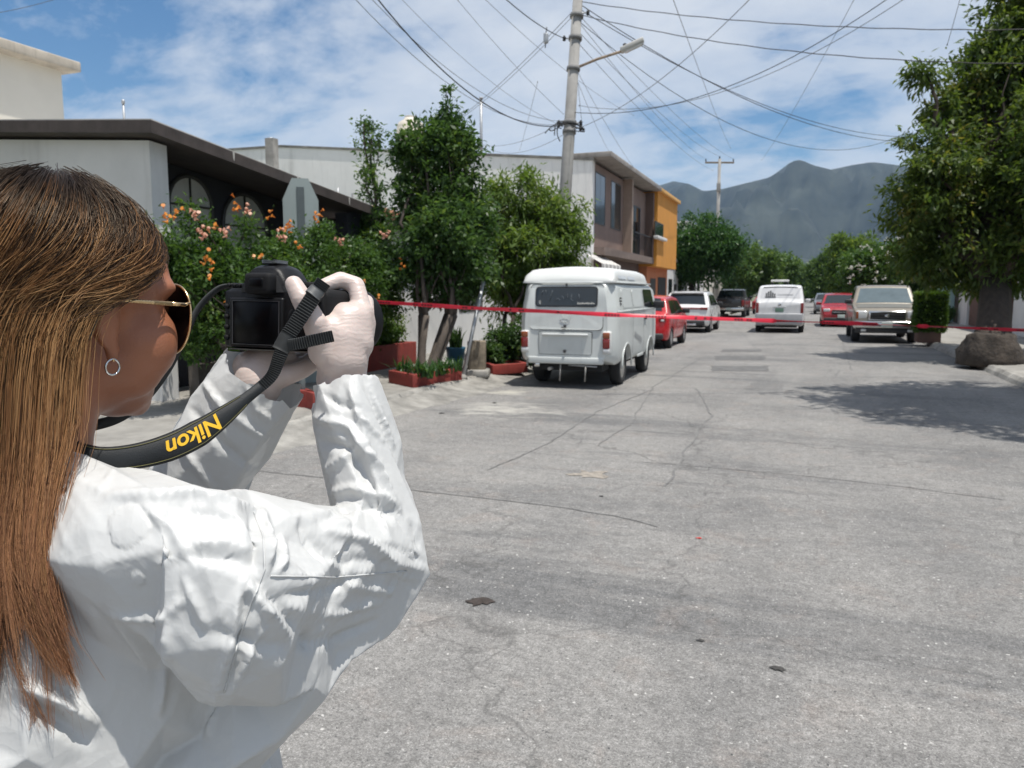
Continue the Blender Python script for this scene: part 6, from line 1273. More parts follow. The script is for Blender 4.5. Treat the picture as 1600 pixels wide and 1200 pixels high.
def make_coverall():
    me = garment(); bm = bmesh.new(); bm.from_mesh(me)
    # open the cuffs and the neck
    def cut_near(p, n, rad):
        fs = [f_ for f_ in bm.faces if (f_.calc_center_median()-p).dot(n) > 0 and (f_.calc_center_median()-p).length < rad]; bmesh.ops.delete(bm, geom=fs, context='FACES')
    cut_near(ER.lerp(WR, 0.955), (WR-ER).normalized(), 0.075); cut_near(EL.lerp(WL, 1.05), (WL-EL).normalized(), 0.09); cut_near(at(NB, 0, 0, 0.030), Vector((0, 0.1, 1)).normalized(), 0.12)
    bmesh.ops.delete(bm, geom=[v for v in bm.verts if not v.link_faces], context='VERTS')
    ZC = 1.06
    bm.verts.ensure_lookup_table()
    bm2 = bm.copy()
    bmesh.ops.delete(bm, geom=[f_ for f_ in bm.faces if f_.calc_center_median().z < ZC], context='FACES')
    bmesh.ops.delete(bm2, geom=[f_ for f_ in bm2.faces if f_.calc_center_median().z >= ZC], context='FACES')
    for b in (bm, bm2): bmesh.ops.delete(b, geom=[v for v in b.verts if not v.link_faces], context='VERTS')
    bmesh.ops.triangulate(bm, faces=bm.faces[:], quad_method='ALTERNATE')
    up_ = bpy.data.meshes.new('coverall'); bm.to_mesh(up_); bm.free(); low = bpy.data.meshes.new('low'); bm2.to_mesh(low); bm2.free()
    o = obj('coverall', up_); pins = [v.index for v in up_.vertices if v.co.z < ZC+0.02]
    vg = o.vertex_groups.new(name='pin'); vg.add(pins, 1.0, 'REPLACE')
    neck = [v.index for v in up_.vertices if (v.co-at(NB, 0, 0, 0.03)).length < 0.10 and v.co.z > NB.z+0.008]; vg.add(neck, 0.6, 'REPLACE')
    cuff = [v.index for v in up_.vertices if (v.co-WR).length < 0.048 or (v.co-WL).length < 0.062]; vg.add(cuff, 0.75, 'REPLACE')
    cl = o.modifiers.new('cloth', 'CLOTH'); cs = cl.settings
    cs.quality = 5; cs.mass = 0.12; cs.tension_stiffness = 30; cs.compression_stiffness = 30; cs.shear_stiffness = 18; cs.bending_model = 'ANGULAR'; cs.bending_stiffness = BEND; cs.air_damping = 2.0
    cs.tension_damping = 6; cs.compression_damping = 6; cs.shear_damping = 6; cs.bending_damping = 0.6
    cs.vertex_group_mass = 'pin'; cs.pin_stiffness = 8.0; cs.shrink_min = SHR; cs.shrink_max = SHR
    cs.use_pressure = PRES != 0; cs.uniform_pressure_force = PRES; cs.effector_weights.gravity = 1.0
    cl.collision_settings.use_collision = True; cl.collision_settings.distance_min = 0.004; cl.collision_settings.collision_quality = 2; cl.collision_settings.use_self_collision = False
    bo = [c for c in person.children if c.name.startswith('body')][0]
    cm_ = bo.modifiers.new('col', 'COLLISION'); bo.collision.thickness_outer = 0.004
    cl.point_cache.frame_start = 1; cl.point_cache.frame_end = 60
    scene.frame_start = 1; scene.frame_end = 60
    for fr in range(1, CLOTH_FRAMES+1): scene.frame_set(fr)
    dg = bpy.context.evaluated_depsgraph_get(); me2 = bpy.data.meshes.new_from_object(o.evaluated_get(dg))
    bpy.data.objects.remove(o); bo.modifiers.remove(cm_); scene.frame_set(1)
    me2 = crease(me2)
    bb = BVHTree.FromPolygons([v.co.copy() for v in bo.data.vertices], [tuple(p.vertices) for p in bo.data.polygons])
    for v in me2.vertices:
        h = bb.find_nearest(v.co, 0.06)
        if h[0] is not None and (v.co-h[0]).dot(h[1]) < 0.005: v.co = h[0]+h[1]*0.006
    bm = bmesh.new(); bm.from_mesh(me2); bm.from_mesh(low); bmesh.ops.remove_doubles(bm, verts=[v for v in bm.verts if v.is_boundary and abs(v.co.z-ZC) < 0.05], dist=0.006)
    me3 = bpy.data.meshes.new('coverall'); bm.to_mesh(me3); bm.free(); me3.polygons.foreach_set('use_smooth', np.ones(len(me3.polygons), bool)); return me3
CLOTH_FRAMES = 30; GV = 0.0102; BEND = 5.0; SHR = -0.08; PRES = -3.0; FACET = 0.92; FOLDK = 1.3
def tyvek():
    m = bpy.data.materials.new('white_coverall_fabric'); nt, N, L, P = nodes_of(m); out = nt.nodes['Material Output']
    tc = N('ShaderNodeTexCoord'); C = tc.outputs['Object']
    P.inputs['Base Color'].default_value = (0.645, 0.648, 0.638, 1); P.inputs['Roughness'].default_value = 0.46; P.inputs['Specular IOR Level'].default_value = 0.45
    n0 = N('ShaderNodeTexNoise'); n0.inputs['Scale'].default_value = 9; n0.inputs['Detail'].default_value = 5; L(C, n0.inputs['Vector'])
    wv = N('ShaderNodeVectorMath'); wv.operation = 'MULTIPLY_ADD'; L(n0.outputs['Color'], wv.inputs[0]); wv.inputs[1].default_value = (0.10, 0.10, 0.10); L(C, wv.inputs[2])
    # crumple: folded facets from two sizes of cells
    hs = []
    for sc_, wgt in ((22, 1.0), (55, 0.5)):
        v = N('ShaderNodeTexVoronoi'); v.feature = 'F1'; v.inputs['Scale'].default_value = sc_; L(wv.outputs[0], v.inputs['Vector'])
        k = N('ShaderNodeMath'); k.operation = 'MULTIPLY'; L(v.outputs['Distance'], k.inputs[0]); k.inputs[1].default_value = wgt; hs.append(k.outputs[0])
    ad = N('ShaderNodeMath'); L(hs[0], ad.inputs[0]); L(hs[1], ad.inputs[1])
    nf = N('ShaderNodeTexNoise'); nf.inputs['Scale'].default_value = 110; nf.inputs['Detail'].default_value = 4; L(C, nf.inputs['Vector'])
    a2 = N('ShaderNodeMath'); a2.operation = 'MULTIPLY_ADD'; L(nf.outputs['Fac'], a2.inputs[0]); a2.inputs[1].default_value = 0.10; L(ad.outputs[0], a2.inputs[2])
    bp = N('ShaderNodeBump'); bp.inputs['Strength'].default_value = 0.28; bp.inputs['Distance'].default_value = 0.005; L(a2.outputs[0], bp.inputs['Height']); L(bp.outputs[0], P.inputs['Normal'])
    tr = N('ShaderNodeBsdfTranslucent'); tr.inputs[0].default_value = (0.62, 0.65, 0.67, 1); L(bp.outputs[0], tr.inputs['Normal'])
    mx = N('ShaderNodeMixShader'); mx.inputs[0].default_value = 0.16; L(P.outputs[0], mx.inputs[1]); L(tr.outputs[0], mx.inputs[2]); L(mx.outputs[0], out.inputs[0]); return m
import time as _t; _t0 = _t.time()
cov = obj('coverall', make_coverall(), person, tyvek()); prel(cov)
print('CLOTH', _t.time()-_t0, len(cov.data.vertices))
COV_BVH = BVHTree.FromPolygons([v.co.copy() for v in cov.data.vertices], [tuple(p.vertices) for p in cov.data.polygons])
# stitched seams of the coverall, laid on the cloth
def seam_on(pxs, r=0.0008):
    run = []; runs = []
    for a, b in zip(pxs[:-1], pxs[1:]):
        for k in range(24):
            q = k/24; d = ray(a[0]+(b[0]-a[0])*q, a[1]+(b[1]-a[1])*q).normalized(); h = COV_BVH.ray_cast(CP, d)
            if h[0] is None or (run and (h[0]-run[-1]).length > 0.02): runs.append(run); run = []; continue
            run.append(h[0]+h[1]*0.0004*(1 if h[1].dot(d) < 0 else -1))
    runs.append(run)
    for rn in runs:
        if len(rn) > 6: MB().tube(rn, r, 5).build('seam', cov.data.materials[0], cov)
seam_on([(396, 800), (412, 840), (414, 890), (398, 930), (372, 1000), (350, 1085)]); seam_on([(422, 900), (520, 902), (640, 892)])
# shoes
M_shoe = mat('dark_shoe', (0.03, 0.03, 0.032), 0.6, 0.2)
for an in (ankR, ankL):
    c = Vector((an.x, an.y, 0)); prel(obj('shoe', union_mesh('shoe', (), [(c+bf*0.02+Vector((0, 0, 0.06)), (0.042, 0.06, 0.055), BM3), (c+bf*0.09+Vector((0, 0, 0.038)), (0.044, 0.10, 0.036), BM3), (c+bf*0.05+Vector((0, 0, 0.02)), (0.043, 0.13, 0.02), BM3)], 0.005, 4), person, M_shoe))

# ---- gloved hands
def glove_mat():
    m = mat('thin_latex_glove', (0.60, 0.495, 0.45), 0.40, 0.07, 30, spec=0.5); nt = m.node_tree; P = nt.nodes['Principled BSDF']; N = nt.nodes.new; L = nt.links.new
    P.inputs['Subsurface Weight'].default_value = 0.15; P.inputs['Subsurface Radius'].default_value = (0.01, 0.004, 0.003)
    tc = N('ShaderNodeTexCoord'); w = N('ShaderNodeTexWave'); w.wave_type = 'BANDS'; w.bands_direction = 'Z'; w.inputs['Scale'].default_value = 55; w.inputs['Distortion'].default_value = 9; w.inputs['Detail'].default_value = 3; w.inputs['Detail Scale'].default_value = 1.2; L(tc.outputs['Object'], w.inputs['Vector'])
    n = N('ShaderNodeTexNoise'); n.inputs['Scale'].default_value = 26; n.inputs['Detail'].default_value = 3; L(tc.outputs['Object'], n.inputs['Vector'])
    mu = N('ShaderNodeMath'); mu.operation = 'MULTIPLY'; L(w.outputs['Fac'], mu.inputs[0]); L(n.outputs['Fac'], mu.inputs[1])
    b = N('ShaderNodeBump'); b.inputs['Strength'].default_value = 0.22; b.inputs['Distance'].default_value = 0.0010; L(mu.outputs[0], b.inputs['Height']); L(b.outputs[0], P.inputs['Normal']); return m
M_glove = glove_mat()
def A(px, py, d): return atD(px, py, d)
def fing(pts, rad): return balls([(A(*p), r) for p, r in zip(pts, rad)], 0.35)
fr_ = (0.0105, 0.0098, 0.0092, 0.0080)
rh = []
rh += fing([(566, 486, .915), (556, 446, .925), (532, 437, .925), (508, 446, .915)], (0.0118, 0.0108, 0.0100, 0.0088))            # index over the shutter
rh += fing([(572, 503, .925), (572, 472, .965), (548, 470, .985), (520, 478, .975)], fr_)                                              # middle round the grip
rh += fing([(570, 522, .925), (570, 500, .965), (546, 498, .985), (518, 504, .972)], fr_)
rh += fing([(562, 540, .920), (562, 522, .955), (540, 520, .972), (518, 522, .962)], (0.0098, 0.0090, 0.0084, 0.0074))
rh += fing([(508, 548, .890), (492, 505, .872), (472, 468, .868), (459, 444, .872)], (0.0165, 0.0140, 0.0122, 0.0100))                # thumb up the back of the camera
rh += balls([(A(532, 588, .912), 0.026), (A(534, 560, .905), 0.031), (A(536, 530, .905), 0.030), (A(540, 506, .908), 0.026)], 0.3)
rh += balls([(A(566, 488, .915), 0.0135), (A(570, 505, .922), 0.0135), (A(568, 524, .922), 0.013), (A(558, 545, .915), 0.015), (A(545, 575, .912), 0.022)], 0.3)
rh += balls([(A(552, 500, .91), 0.022), (A(550, 535, .91), 0.026)], 0.3)+balls([(A(508, 548, .892), 0.020), (A(520, 520, .898), 0.024), (A(535, 500, .905), 0.018)], 0.3)
rh += balls([(WR, 0.030), (WR.lerp(ER, 0.14), 0.031)], 0.3)
prel(obj('glove', union_mesh('glove', rh, (), 0.0021, 6, 0.5), person, M_glove))
lh = []
lh += balls([(WL, 0.029), (WL.lerp(EL, 0.16), 0.031)], 0.3)
lh += balls([(A(402, 592, .945), 0.027), (A(420, 574, .955), 0.026), (A(438, 566, .965), 0.022)], 0.3)+balls([(A(388, 572, .955), 0.019), (A(412, 562, .97), 0.020)], 0.3)+balls([(A(418, 588, .95), 0.018), (A(445, 580, .955), 0.016)], 0.3)
lh += fing([(448, 578, .955), (470, 572, .965), (492, 558, .985), (508, 546, 1.00)], fr_)
lh += fing([(444, 568, .965), (468, 562, .985), (490, 552, 1.00), (505, 542, 1.01)], fr_)
lh += fing([(436, 562, .975), (460, 556, .995), (480, 548, 1.01), (495, 540, 1.02)], fr_)
lh += fing([(425, 560, .98), (445, 553, 1.0), (462, 548, 1.015), (475, 542, 1.02)], (0.0098, 0.0090, 0.0084, 0.0074))
lh += fing([(430, 592, .938), (452, 585, .935), (472, 578, .940), (490, 568, .948)], (0.015, 0.0125, 0.0112, 0.0095))
prel(obj('glove', union_mesh('glove', lh, (), 0.0023, 6, 0.5), person, M_glove))

# ---- sunglasses, earring
M_gold = mat('gold_metal', (0.72, 0.50, 0.27), 0.25, 0.08, 20, metal=1.0); M_lens = mat('dark_brown_lens', (0.006, 0.004, 0.004), 0.05, 0.1, 5, spec=0.5); M_tort = mat('dark_acetate', (0.015, 0.010, 0.008), 0.25, 0.3, 30)
sg_ = empty('sunglasses', H(0, 0.11, 0), 0, 'large dark round sunglasses with thin gold temples worn by the photographer', 'sunglasses')
srel = lambda p: Vector(p)-Vector(sg_.location)
def lens_pt(s, q, k=1.0):
    rx = 0.0318*k; rz = 0.0345*k; x = math.copysign(abs(math.cos(q))**0.86, math.cos(q))*rx; z = math.copysign(abs(math.sin(q))**0.86, math.sin(q))*rz*(1.0 if math.sin(q) > 0 else 1.12)
    lx = 0.0365+x; y = 0.1085-0.35*max(0, lx-0.008)**1.15*1.15-0.03*(z/0.034)**2*0.12; return H(s*lx, y-0.004, 0.000+z)
for s in (-1, 1):
    ring = [lens_pt(s, 2*math.pi*k/48) for k in range(48)]; fm = MB().tube([srel(p) for p in ring+ring[:2]], 0.0013, 6, cap=False).build('rim', M_gold, sg_)
    cen = sum(ring, Vector())/48; ins = []; 
    for k_ in (0.98, 0.66, 0.33): ins += [srel(lens_pt(s, 2*math.pi*k/48, k_)) for k in range(48)]
    nrm = H3 @ Vector((0, 1, 0)); c0 = srel(cen)+nrm*0.0025
    vs_ = ins+[c0]; fs = [(j*48+k, j*48+(k+1) % 48, (j+1)*48+(k+1) % 48, (j+1)*48+k) for j in range(2) for k in range(48)]+[(96+k, 96+(k+1) % 48, 144) for k in range(48)]
    MB().add(vs_, fs, True).build('lens', M_lens, sg_)
    hx = lens_pt(s, 0.42 if s > 0 else 0.42); a = H(s*0.0705, 0.078, 0.0135); b = H(s*0.0800, 0.030, 0.0125); c = H(s*0.0815, -0.018, 0.012)
    MB().tube([srel(hx), srel(a)], 0.0016, 6).build('hinge', M_gold, sg_)
    n = 40; pts = [a.lerp(b, k/(n-1)) for k in range(n)]
    tm = MB().tube([srel(p) for p in [a, a.lerp(b, 0.42)]], 0.0021, 6).build('temple', M_gold, sg_)
    MB().tube([srel(a.lerp(b, 0.42+0.58*k/44).lerp(c, 0)) for k in range(45)]+[srel(b.lerp(c, k/30)) for k in range(1, 31)], [0.0018+0.0007*(k % 2) for k in range(75)], 6).build('twisted_wire', M_gold, tm)
    MB().tube([srel(c), srel(H(s*0.080, -0.032, -0.012)), srel(H(s*0.078, -0.038, -0.030))], 0.0022, 6).build('ear_tip', M_tort, tm)
MB().tube([srel(lens_pt(1, math.pi-0.3)), srel(H(0, 0.114, 0.006)), srel(lens_pt(-1, math.pi-0.3))], 0.0014, 6).build('bridge', M_gold, sg_)
er = empty('hoop_earring', H(0.076, -0.004, -0.050), 0, 'small silver hoop earring in the right ear lobe', 'earring'); pts = []
for k in range(25): q = 2*math.pi*k/24; pts.append(H(0.0765+0.0012, -0.009+0.0072*math.cos(q), -0.0500+0.0072*math.sin(q))-Vector(er.location))
MB().tube(pts, 0.0011, 6, cap=False).build('hoop', M_chrome if 'M_chrome' in globals() else M_gold, er); MB().lathe([(0, -0.0016), (0.0016, 0), (0, 0.0016)], 8, Matrix.Translation(H(0.0785, -0.009, -0.0435)-Vector(er.location))).build('stud', M_gold, er)

# ---- hair
def hair():
    rng = np.random.default_rng(17)
    C0 = np.array((0, -0.016, 0.034)); RR = np.array((0.0745, 0.0935, 0.0860))
    azk = [0, 35, 52, 64, 82, 100, 125, 150, 180]; pok = [52, 60, 76, 90, 103, 106, 114, 124, 128]
    def roots(n, bias=0.0):
        out = []
        while len(out) < n:
            az = rng.uniform(-180, 180); cz = rng.uniform(-0.7, 1.0); po = math.degrees(math.acos(cz))
            if po > np.interp(abs(az), azk, pok)+rng.normal(0, 1.5): continue
            if az < 0 and rng.random() < bias: continue            # fewer strands on the far side
            out.append((az, po))
        return np.array(out)
    m = 16; T = np.linspace(0, 1, m)
    def paths(rt, rnd):
        n = len(rt); az = rt[:, 0]; po = rt[:, 1]; s = np.where(az >= 0, 1.0, -1.0); a = np.abs(az)
        azd = 120+a/180*56+rnd[:, 0]*6; pod = 112+rnd[:, 1]*5+np.maximum(0, po-100)*0.6
        P = np.zeros((n, m, 3)); kf = 0.52                                       # share of points on the head
        for j, t in enumerate(T):
            u = min(1.0, t/kf); e = u*u*(3-2*u)*0.55+u*0.45
            azm = np.where(a < 100, 0.42*a+40, a); pom = np.clip(np.maximum(po+6, 86+rnd[:, 1]*4), 0, 112); pe = np.maximum(pod, po+4)
            A_ = np.radians((1-u)**2*a+2*u*(1-u)*azm+u*u*azd); Po = np.radians((1-u)**2*po+2*u*(1-u)*pom+u*u*pe)
            off = 0.003+0.012*np.sin(math.pi*min(1, u*0.9+0.1))+0.004*rnd[:, 2]
            d = np.stack([np.sin(Po)*np.sin(A_)*s, np.sin(Po)*np.cos(A_), np.cos(Po)], 1)
            P[:, j] = C0+d*(RR+off[:, None])
        return P, s
    def drop(P, s, rnd, length):
        """after the head, fall down the back (world space)"""
        n = len(P); Wp = np.einsum('ij,nmj->nmi', np.array(H3), P)+np.array(HC); k0 = int(0.52*(m-1))+1; E = Wp[:, k0-1].copy(); R_ = np.array(br); Fw = np.array(bf)
        lx = (E-np.array(HC)) @ R_
        for j in range(k0, m):
            t = (j-k0+1)/(m-k0); z = E[:, 2]-(E[:, 2]-(HC.z-length))*t
            xo = lx*(0.10*t)+0.010*t
            yo = -0.030*math.sin(min(1, t*1.3)*math.pi/2)+0.0*t
            Wp[:, j] = np.stack([E[:, 0], E[:, 1], z], 1)+R_[None]*xo[:, None]+Fw[None]*yo
        return Wp
    ng = 420; g = roots(ng); rg = rng.normal(0, 1, (ng, 3)); Pg, sg2 = paths(g, rg); Lg = np.clip(rng.normal(0.275, 0.035, ng), 0.18, 0.34); Wg = drop(Pg, sg2, rg, Lg)
    ph = rng.uniform(0, 6.28, (ng, 3)); amp = rng.uniform(0.001, 0.0045, ng)
    for j, t in enumerate(T):
        k = max(0, t-0.25); Wg[:, j] += (np.sin(ph+t*rng.uniform(5, 5.01)+np.arange(3)*1.7)*amp[:, None])*k*1.6
    n = 16000; r = roots(n, 0.60); rr = rng.normal(0, 1, (n, 3)); P, s = paths(r, rr); Wp = drop(P, s, rr, np.clip(rng.normal(0.275, 0.04, n), 0.16, 0.35))
    def d3(x): A_ = np.radians(x[:, 0]); Po = np.radians(x[:, 1]); return np.stack([np.sin(Po)*np.sin(A_), np.sin(Po)*np.cos(A_), np.cos(Po)], 1)
    gi = (d3(r) @ d3(g).T).argmax(1)
    spread_ = rng.normal(0, 1, (n, 3))*0.0062
    for j, t in enumerate(T):
        c = 0.80*np.clip(t*1.9, 0, 1); base_off = Wp[:, 0]-Wg[gi, 0]
        Wp[:, j] = Wp[:, j]*(1-c)+(Wg[gi, j]+base_off*(1-0.55*t)*0.7+spread_*(0.65+0.25*t))*c
        Wp[:, j] += rng.normal(0, 0.0002, (n, 3))*(t > 0.1)
    fly = rng.random(n) < 0.022
    for j, t in enumerate(T): Wp[fly, j] += (rng.normal(0, 1, (fly.sum(), 3))*0.0+spread_[fly]*1.6+np.array([0, 0, 0.004]))*t*1.3
    # keep the fall outside the coverall
    for i in range(n):
        for j in range(m//2, m):
            p = Wp[i, j]
            if p[2] > HC.z-0.13: continue
            co, nn, idx, dist = COV_BVH.find_nearest(Vector(p))
            if co is None: continue
            sd = (Vector(p)-co).dot(nn); want = 0.007+0.014*((i*7919) % 97)/97
            if sd < want: q = co+nn*want; Wp[i, j] = (q.x, q.y, q.z)
    # smooth along strands
    for _ in range(2): Wp[:, 1:-1] = 0.25*Wp[:, :-2]+0.5*Wp[:, 1:-1]+0.25*Wp[:, 2:]
    tan = np.gradient(Wp, axis=1); tan /= np.linalg.norm(tan, axis=2)[:, :, None]+1e-9
    ref = np.broadcast_to(np.array([0.31, -0.52, 0.8]), tan.shape); a1 = np.cross(tan, ref); a1 /= np.linalg.norm(a1, axis=2)[:, :, None]+1e-9; a2 = np.cross(tan, a1)
    rad = (rng.uniform(0.00016, 0.00042, n)[:, None]*(1-0.75*T[None]**2))[:, :, None]
    ring = np.stack([Wp+(a1*math.cos(q)+a2*math.sin(q))*rad for q in (0, 2.094, 4.189)], 2)    # n,m,3,3
    V = ring.reshape(-1, 3); b = (np.arange(n)[:, None, None]*m+np.arange(m-1)[None, :, None])*3; k = np.arange(3)[None, None, :]
    F = np.stack([b+k, b+(k+1) % 3, b+3+(k+1) % 3, b+3+k], 3).reshape(-1, 4)
    me = np_mesh('hair', V, F, True)
    # colour along the strand: dark roots, bronze and blonde lights, copper ends
    dark = np.array([0.020, 0.012, 0.009]); bron = np.array([0.27, 0.125, 0.048]); blon = np.array([0.58, 0.345, 0.160]); cop = np.array([0.47, 0.225, 0.130])
    hl = np.clip(rng.normal(0.58, 0.34, ng)[gi]+rng.normal(0, 0.16, n), 0, 1); st = np.clip(rng.normal(0.10, 0.07, ng)[gi], 0.015, 0.5)
    colr = np.zeros((n, m, 3)); cvar = np.clip(rng.normal(0.72, 0.28, ng)[gi], 0.15, 1)
    for j, t in enumerate(T):
        u = np.clip((t-st)/0.22, 0, 1)*hl; mid = dark+(bron-dark)*np.clip(u*1.7, 0, 1)[:, None]; mid = mid+(blon-mid)*np.clip(u*1.5-0.62, 0, 1)[:, None]
        e = np.clip((t-0.58)/0.30, 0, 1)*np.clip(0.35+hl, 0, 1)*cvar; colr[:, j] = mid+(cop-mid)*(e*0.85)[:, None]
    at_ = me.color_attributes.new('Col', 'FLOAT_COLOR', 'POINT'); cc = np.ones((n, m, 3, 4), np.float32); cc[..., :3] = colr[:, :, None, :]; at_.data.foreach_set('color', cc.ravel())
    mt = bpy.data.materials.new('highlighted_hair'); nt, N, L, Pn = nodes_of(mt); a_ = N('ShaderNodeAttribute'); a_.attribute_name = 'Col'; L(a_.outputs['Color'], Pn.inputs['Base Color']); Pn.inputs['Roughness'].default_value = 0.36; Pn.inputs['Specular IOR Level'].default_value = 0.40; Pn.inputs['Specular Tint'].default_value = (1.0, 0.82, 0.62, 1)
    prel(obj('hair', me, person, mt))
    # dark under-layer close to the skull so no skin shows between strands
    E = [(H(0, -0.020, 0.036), (0.0745, 0.0915, 0.0860), H3)]
    bmx = bmesh.new(); bmesh.ops.create_uvsphere(bmx, u_segments=48, v_segments=32, radius=1.0); dl = []
    for v in bmx.verts:
        az = abs(math.degrees(math.atan2(v.co.x, v.co.y))); po = math.degrees(math.acos(max(-1, min(1, v.co.z))))
        if po > np.interp(az, azk, pok)-1: dl.append(v)
    for v in bmx.verts: v.co = H(0+v.co.x*0.0752, -0.016+v.co.y*0.0942, 0.034+v.co.z*0.0868)
    bmesh.ops.delete(bmx, geom=dl, context='VERTS'); prel(MB().bm(bmx, None, True).build('hair_underlayer', mat('dark_hair', (0.018, 0.011, 0.008), 0.6, 0.3, 40), person))
hair()

# ---- the camera in the hands
M_cbody = mat('black_camera_shell', (0.008, 0.008, 0.009), 0.42, 0.25, 40, bump=0.0004, bscale=900, spec=0.25); M_crub = mat('black_rubber', (0.012, 0.012, 0.013), 0.7, 0.2, 40, spec=0.2, bump=0.0006, bscale=700); M_lcd = mat('dark_screen', (0.003, 0.003, 0.004), 0.30, 0.1, 5, spec=0.12)
CC = atD(434, 490, 0.905); CA = R(-2)
fz = Matrix.Rotation(CA, 4, 'Z') @ Matrix.Rotation(R(-3), 4, 'X') @ Matrix.Rotation(R(0.5), 4, 'Y')
CM = Matrix.Translation(CC) @ fz      # local: x right, y towards the lens, z up, origin mid back face
dc = empty('dslr_camera', CC, 0, 'black digital reflex camera with zoom lens held up in both gloved hands', 'camera'); dc.matrix_world = CM
bd = MB().rbox(-0.0795, 0.062, 0.0, 0.038, -0.043, 0.030, 0.008, 3).build('body', M_cbody, dc)
MB().rbox(-0.078, 0.064, -0.003, 0.004, -0.041, 0.027, 0.003, 2).build('back_plate', M_cbody, dc)
MB().rbox(0.040, 0.069, 0.002, 0.066, -0.041, 0.030, 0.011, 3).build('grip', M_crub, dc)
MB().rbox(0.042, 0.066, -0.005, 0.006, -0.008, 0.026, 0.004, 2).build('thumb_rest', M_crub, dc)
ls = MB().rbox(-0.0685, 0.0125, -0.0065, 0.0, -0.0405, 0.0185, 0.003, 2).build('screen', M_cbody, dc)
MB().rbox(-0.0610, 0.0065, -0.0072, -0.006, -0.0365, 0.0135, 0.001, 1).build('display', M_lcd, ls)
bz = MB()
for (x0, x1, z0, z1) in ((-0.0623, 0.0078, 0.0138, 0.0144), (-0.0623, 0.0078, -0.0376, -0.0370), (-0.0623, -0.0617, -0.0370, 0.0138), (0.0072, 0.0078, -0.0370, 0.0138)): bz.box(x0, x1, -0.0076, -0.0062, z0, z1)
bz.build('screen_border', mat('grey_line', (0.06, 0.06, 0.065), 0.3), ls)
# pentaprism hump with eyepiece and shoe
hump = bmesh.new(); rows = []
for y, w, h in ((-0.004, 0.025, 0.026), (0.006, 0.028, 0.031), (0.022, 0.029, 0.033), (0.040, 0.028, 0.031), (0.054, 0.021, 0.024), (0.060, 0.018, 0.010)):
    rows.append([hump.verts.new((-0.020+x*w, y, 0.026+z*h)) for x, z in ((-1.35, -0.05), (-1.18, 0.30), (-0.86, 0.78), (-0.52, 1.0), (0.52, 1.0), (0.86, 0.78), (1.18, 0.30), (1.35, -0.05))])
for a, b in zip(rows[:-1], rows[1:]):
    for i in range(7): hump.faces.new((a[i], a[i+1], b[i+1], b[i]))
hump.faces.new(rows[0]); hump.faces.new(rows[-1]); bmesh.ops.recalc_face_normals(hump, faces=hump.faces[:]); bmesh.ops.bevel(hump, geom=hump.edges[:], offset=0.002, segments=2, affect='EDGES')
pz = MB().bm(hump, None, True).build('viewfinder_hump', M_cbody, dc)
ey = MB().rbox(-0.037, 0.001, -0.017, 0.002, 0.022, 0.047, 0.006, 3).build('eyecup', M_crub, dc); MB().rbox(-0.029, -0.007, -0.0182, -0.010, 0.029, 0.041, 0.003, 2).build('eyepiece', M_lcd, ey)
sh = MB().box(-0.029, -0.007, 0.006, 0.026, 0.0585, 0.0600).build('hot_shoe', M_cbody, dc); sr_ = MB(); sr_.box(-0.029, -0.0268, 0.006, 0.026, 0.0600, 0.0628).box(-0.0092, -0.007, 0.006, 0.026, 0.0600, 0.0628).box(-0.0292, -0.024, 0.0055, 0.0265, 0.0628, 0.0636).box(-0.012, -0.0068, 0.0055, 0.0265, 0.0628, 0.0636); sr_.build('shoe_rail', mat('worn_steel', (0.25, 0.25, 0.26), 0.35, 0.2, 40, metal=0.9), sh)
top_l = MB().rbox(-0.077, -0.046, 0.006, 0.034, 0.028, 0.036, 0.004, 2).build('left_shoulder', M_cbody, dc)
for k in range(4): MB().lathe([(0.0032, 0), (0.0030, 0.0025), (0, 0.003)], 10, Matrix.Translation((-0.0735, -0.0035, -0.030+0.0125*k)) @ Matrix.Rotation(R(90), 4, 'X')).build('button', M_crub, dc)
for k in range(3): MB().lathe([(0.0028, 0), (0.0026, 0.0025), (0, 0.003)], 10, Matrix.Translation((-0.073+0.008*k, 0.0, 0.0325)) @ Matrix.Rotation(R(60), 4, 'X')).build('button', M_crub, dc)
MB().lathe([(0.012, 0.0), (0.0125, 0.001), (0.0125, 0.007), (0.0115, 0.008), (0, 0.008)], 26, Matrix.Translation((0.030, 0.020, 0.030))).build('mode_dial', M_crub, dc)
MB().lathe([(0.011, 0), (0.0105, 0.002), (0.004, 0.003), (0, 0.002)], 20, Matrix.Translation((0.029, -0.003, -0.004)) @ Matrix.Rotation(R(90), 4, 'X')).build('selector_pad', M_crub, dc)
for k in range(3): MB().lathe([(0.0030, 0), (0.0028, 0.0022), (0, 0.0026)], 10, Matrix.Translation((0.020+0.009*k, -0.003, -0.030)) @ Matrix.Rotation(R(90), 4, 'X')).build('button', M_crub, dc)
MB().lathe([(0.0065, 0), (0.006, 0.003), (0, 0.0035)], 14, Matrix.Translation((0.054, 0.050, 0.030))).build('shutter_button', MATS.get('worn_steel'), dc)
MB().box(-0.074, 0.060, 0.001, 0.036, -0.0446, -0.0432).build('base_plate', mat('base_edge', (0.20, 0.19, 0.175), 0.4, 0.1, 20, metal=0.5), dc)
LM = Matrix.Translation((-0.010, 0.038, -0.006)) @ Matrix.Rotation(-math.pi/2, 4, 'X')
lens = MB().lathe([(0.031, 0), (0.032, 0.004), (0.032, 0.012), (0.0345, 0.016), (0.0345, 0.052), (0.0335, 0.054), (0.0335, 0.060), (0.0365, 0.064), (0.0365, 0.094), (0.0355, 0.096), (0.0355, 0.102)], 44, LM).build('lens', M_cbody, dc)
rg_ = MB()
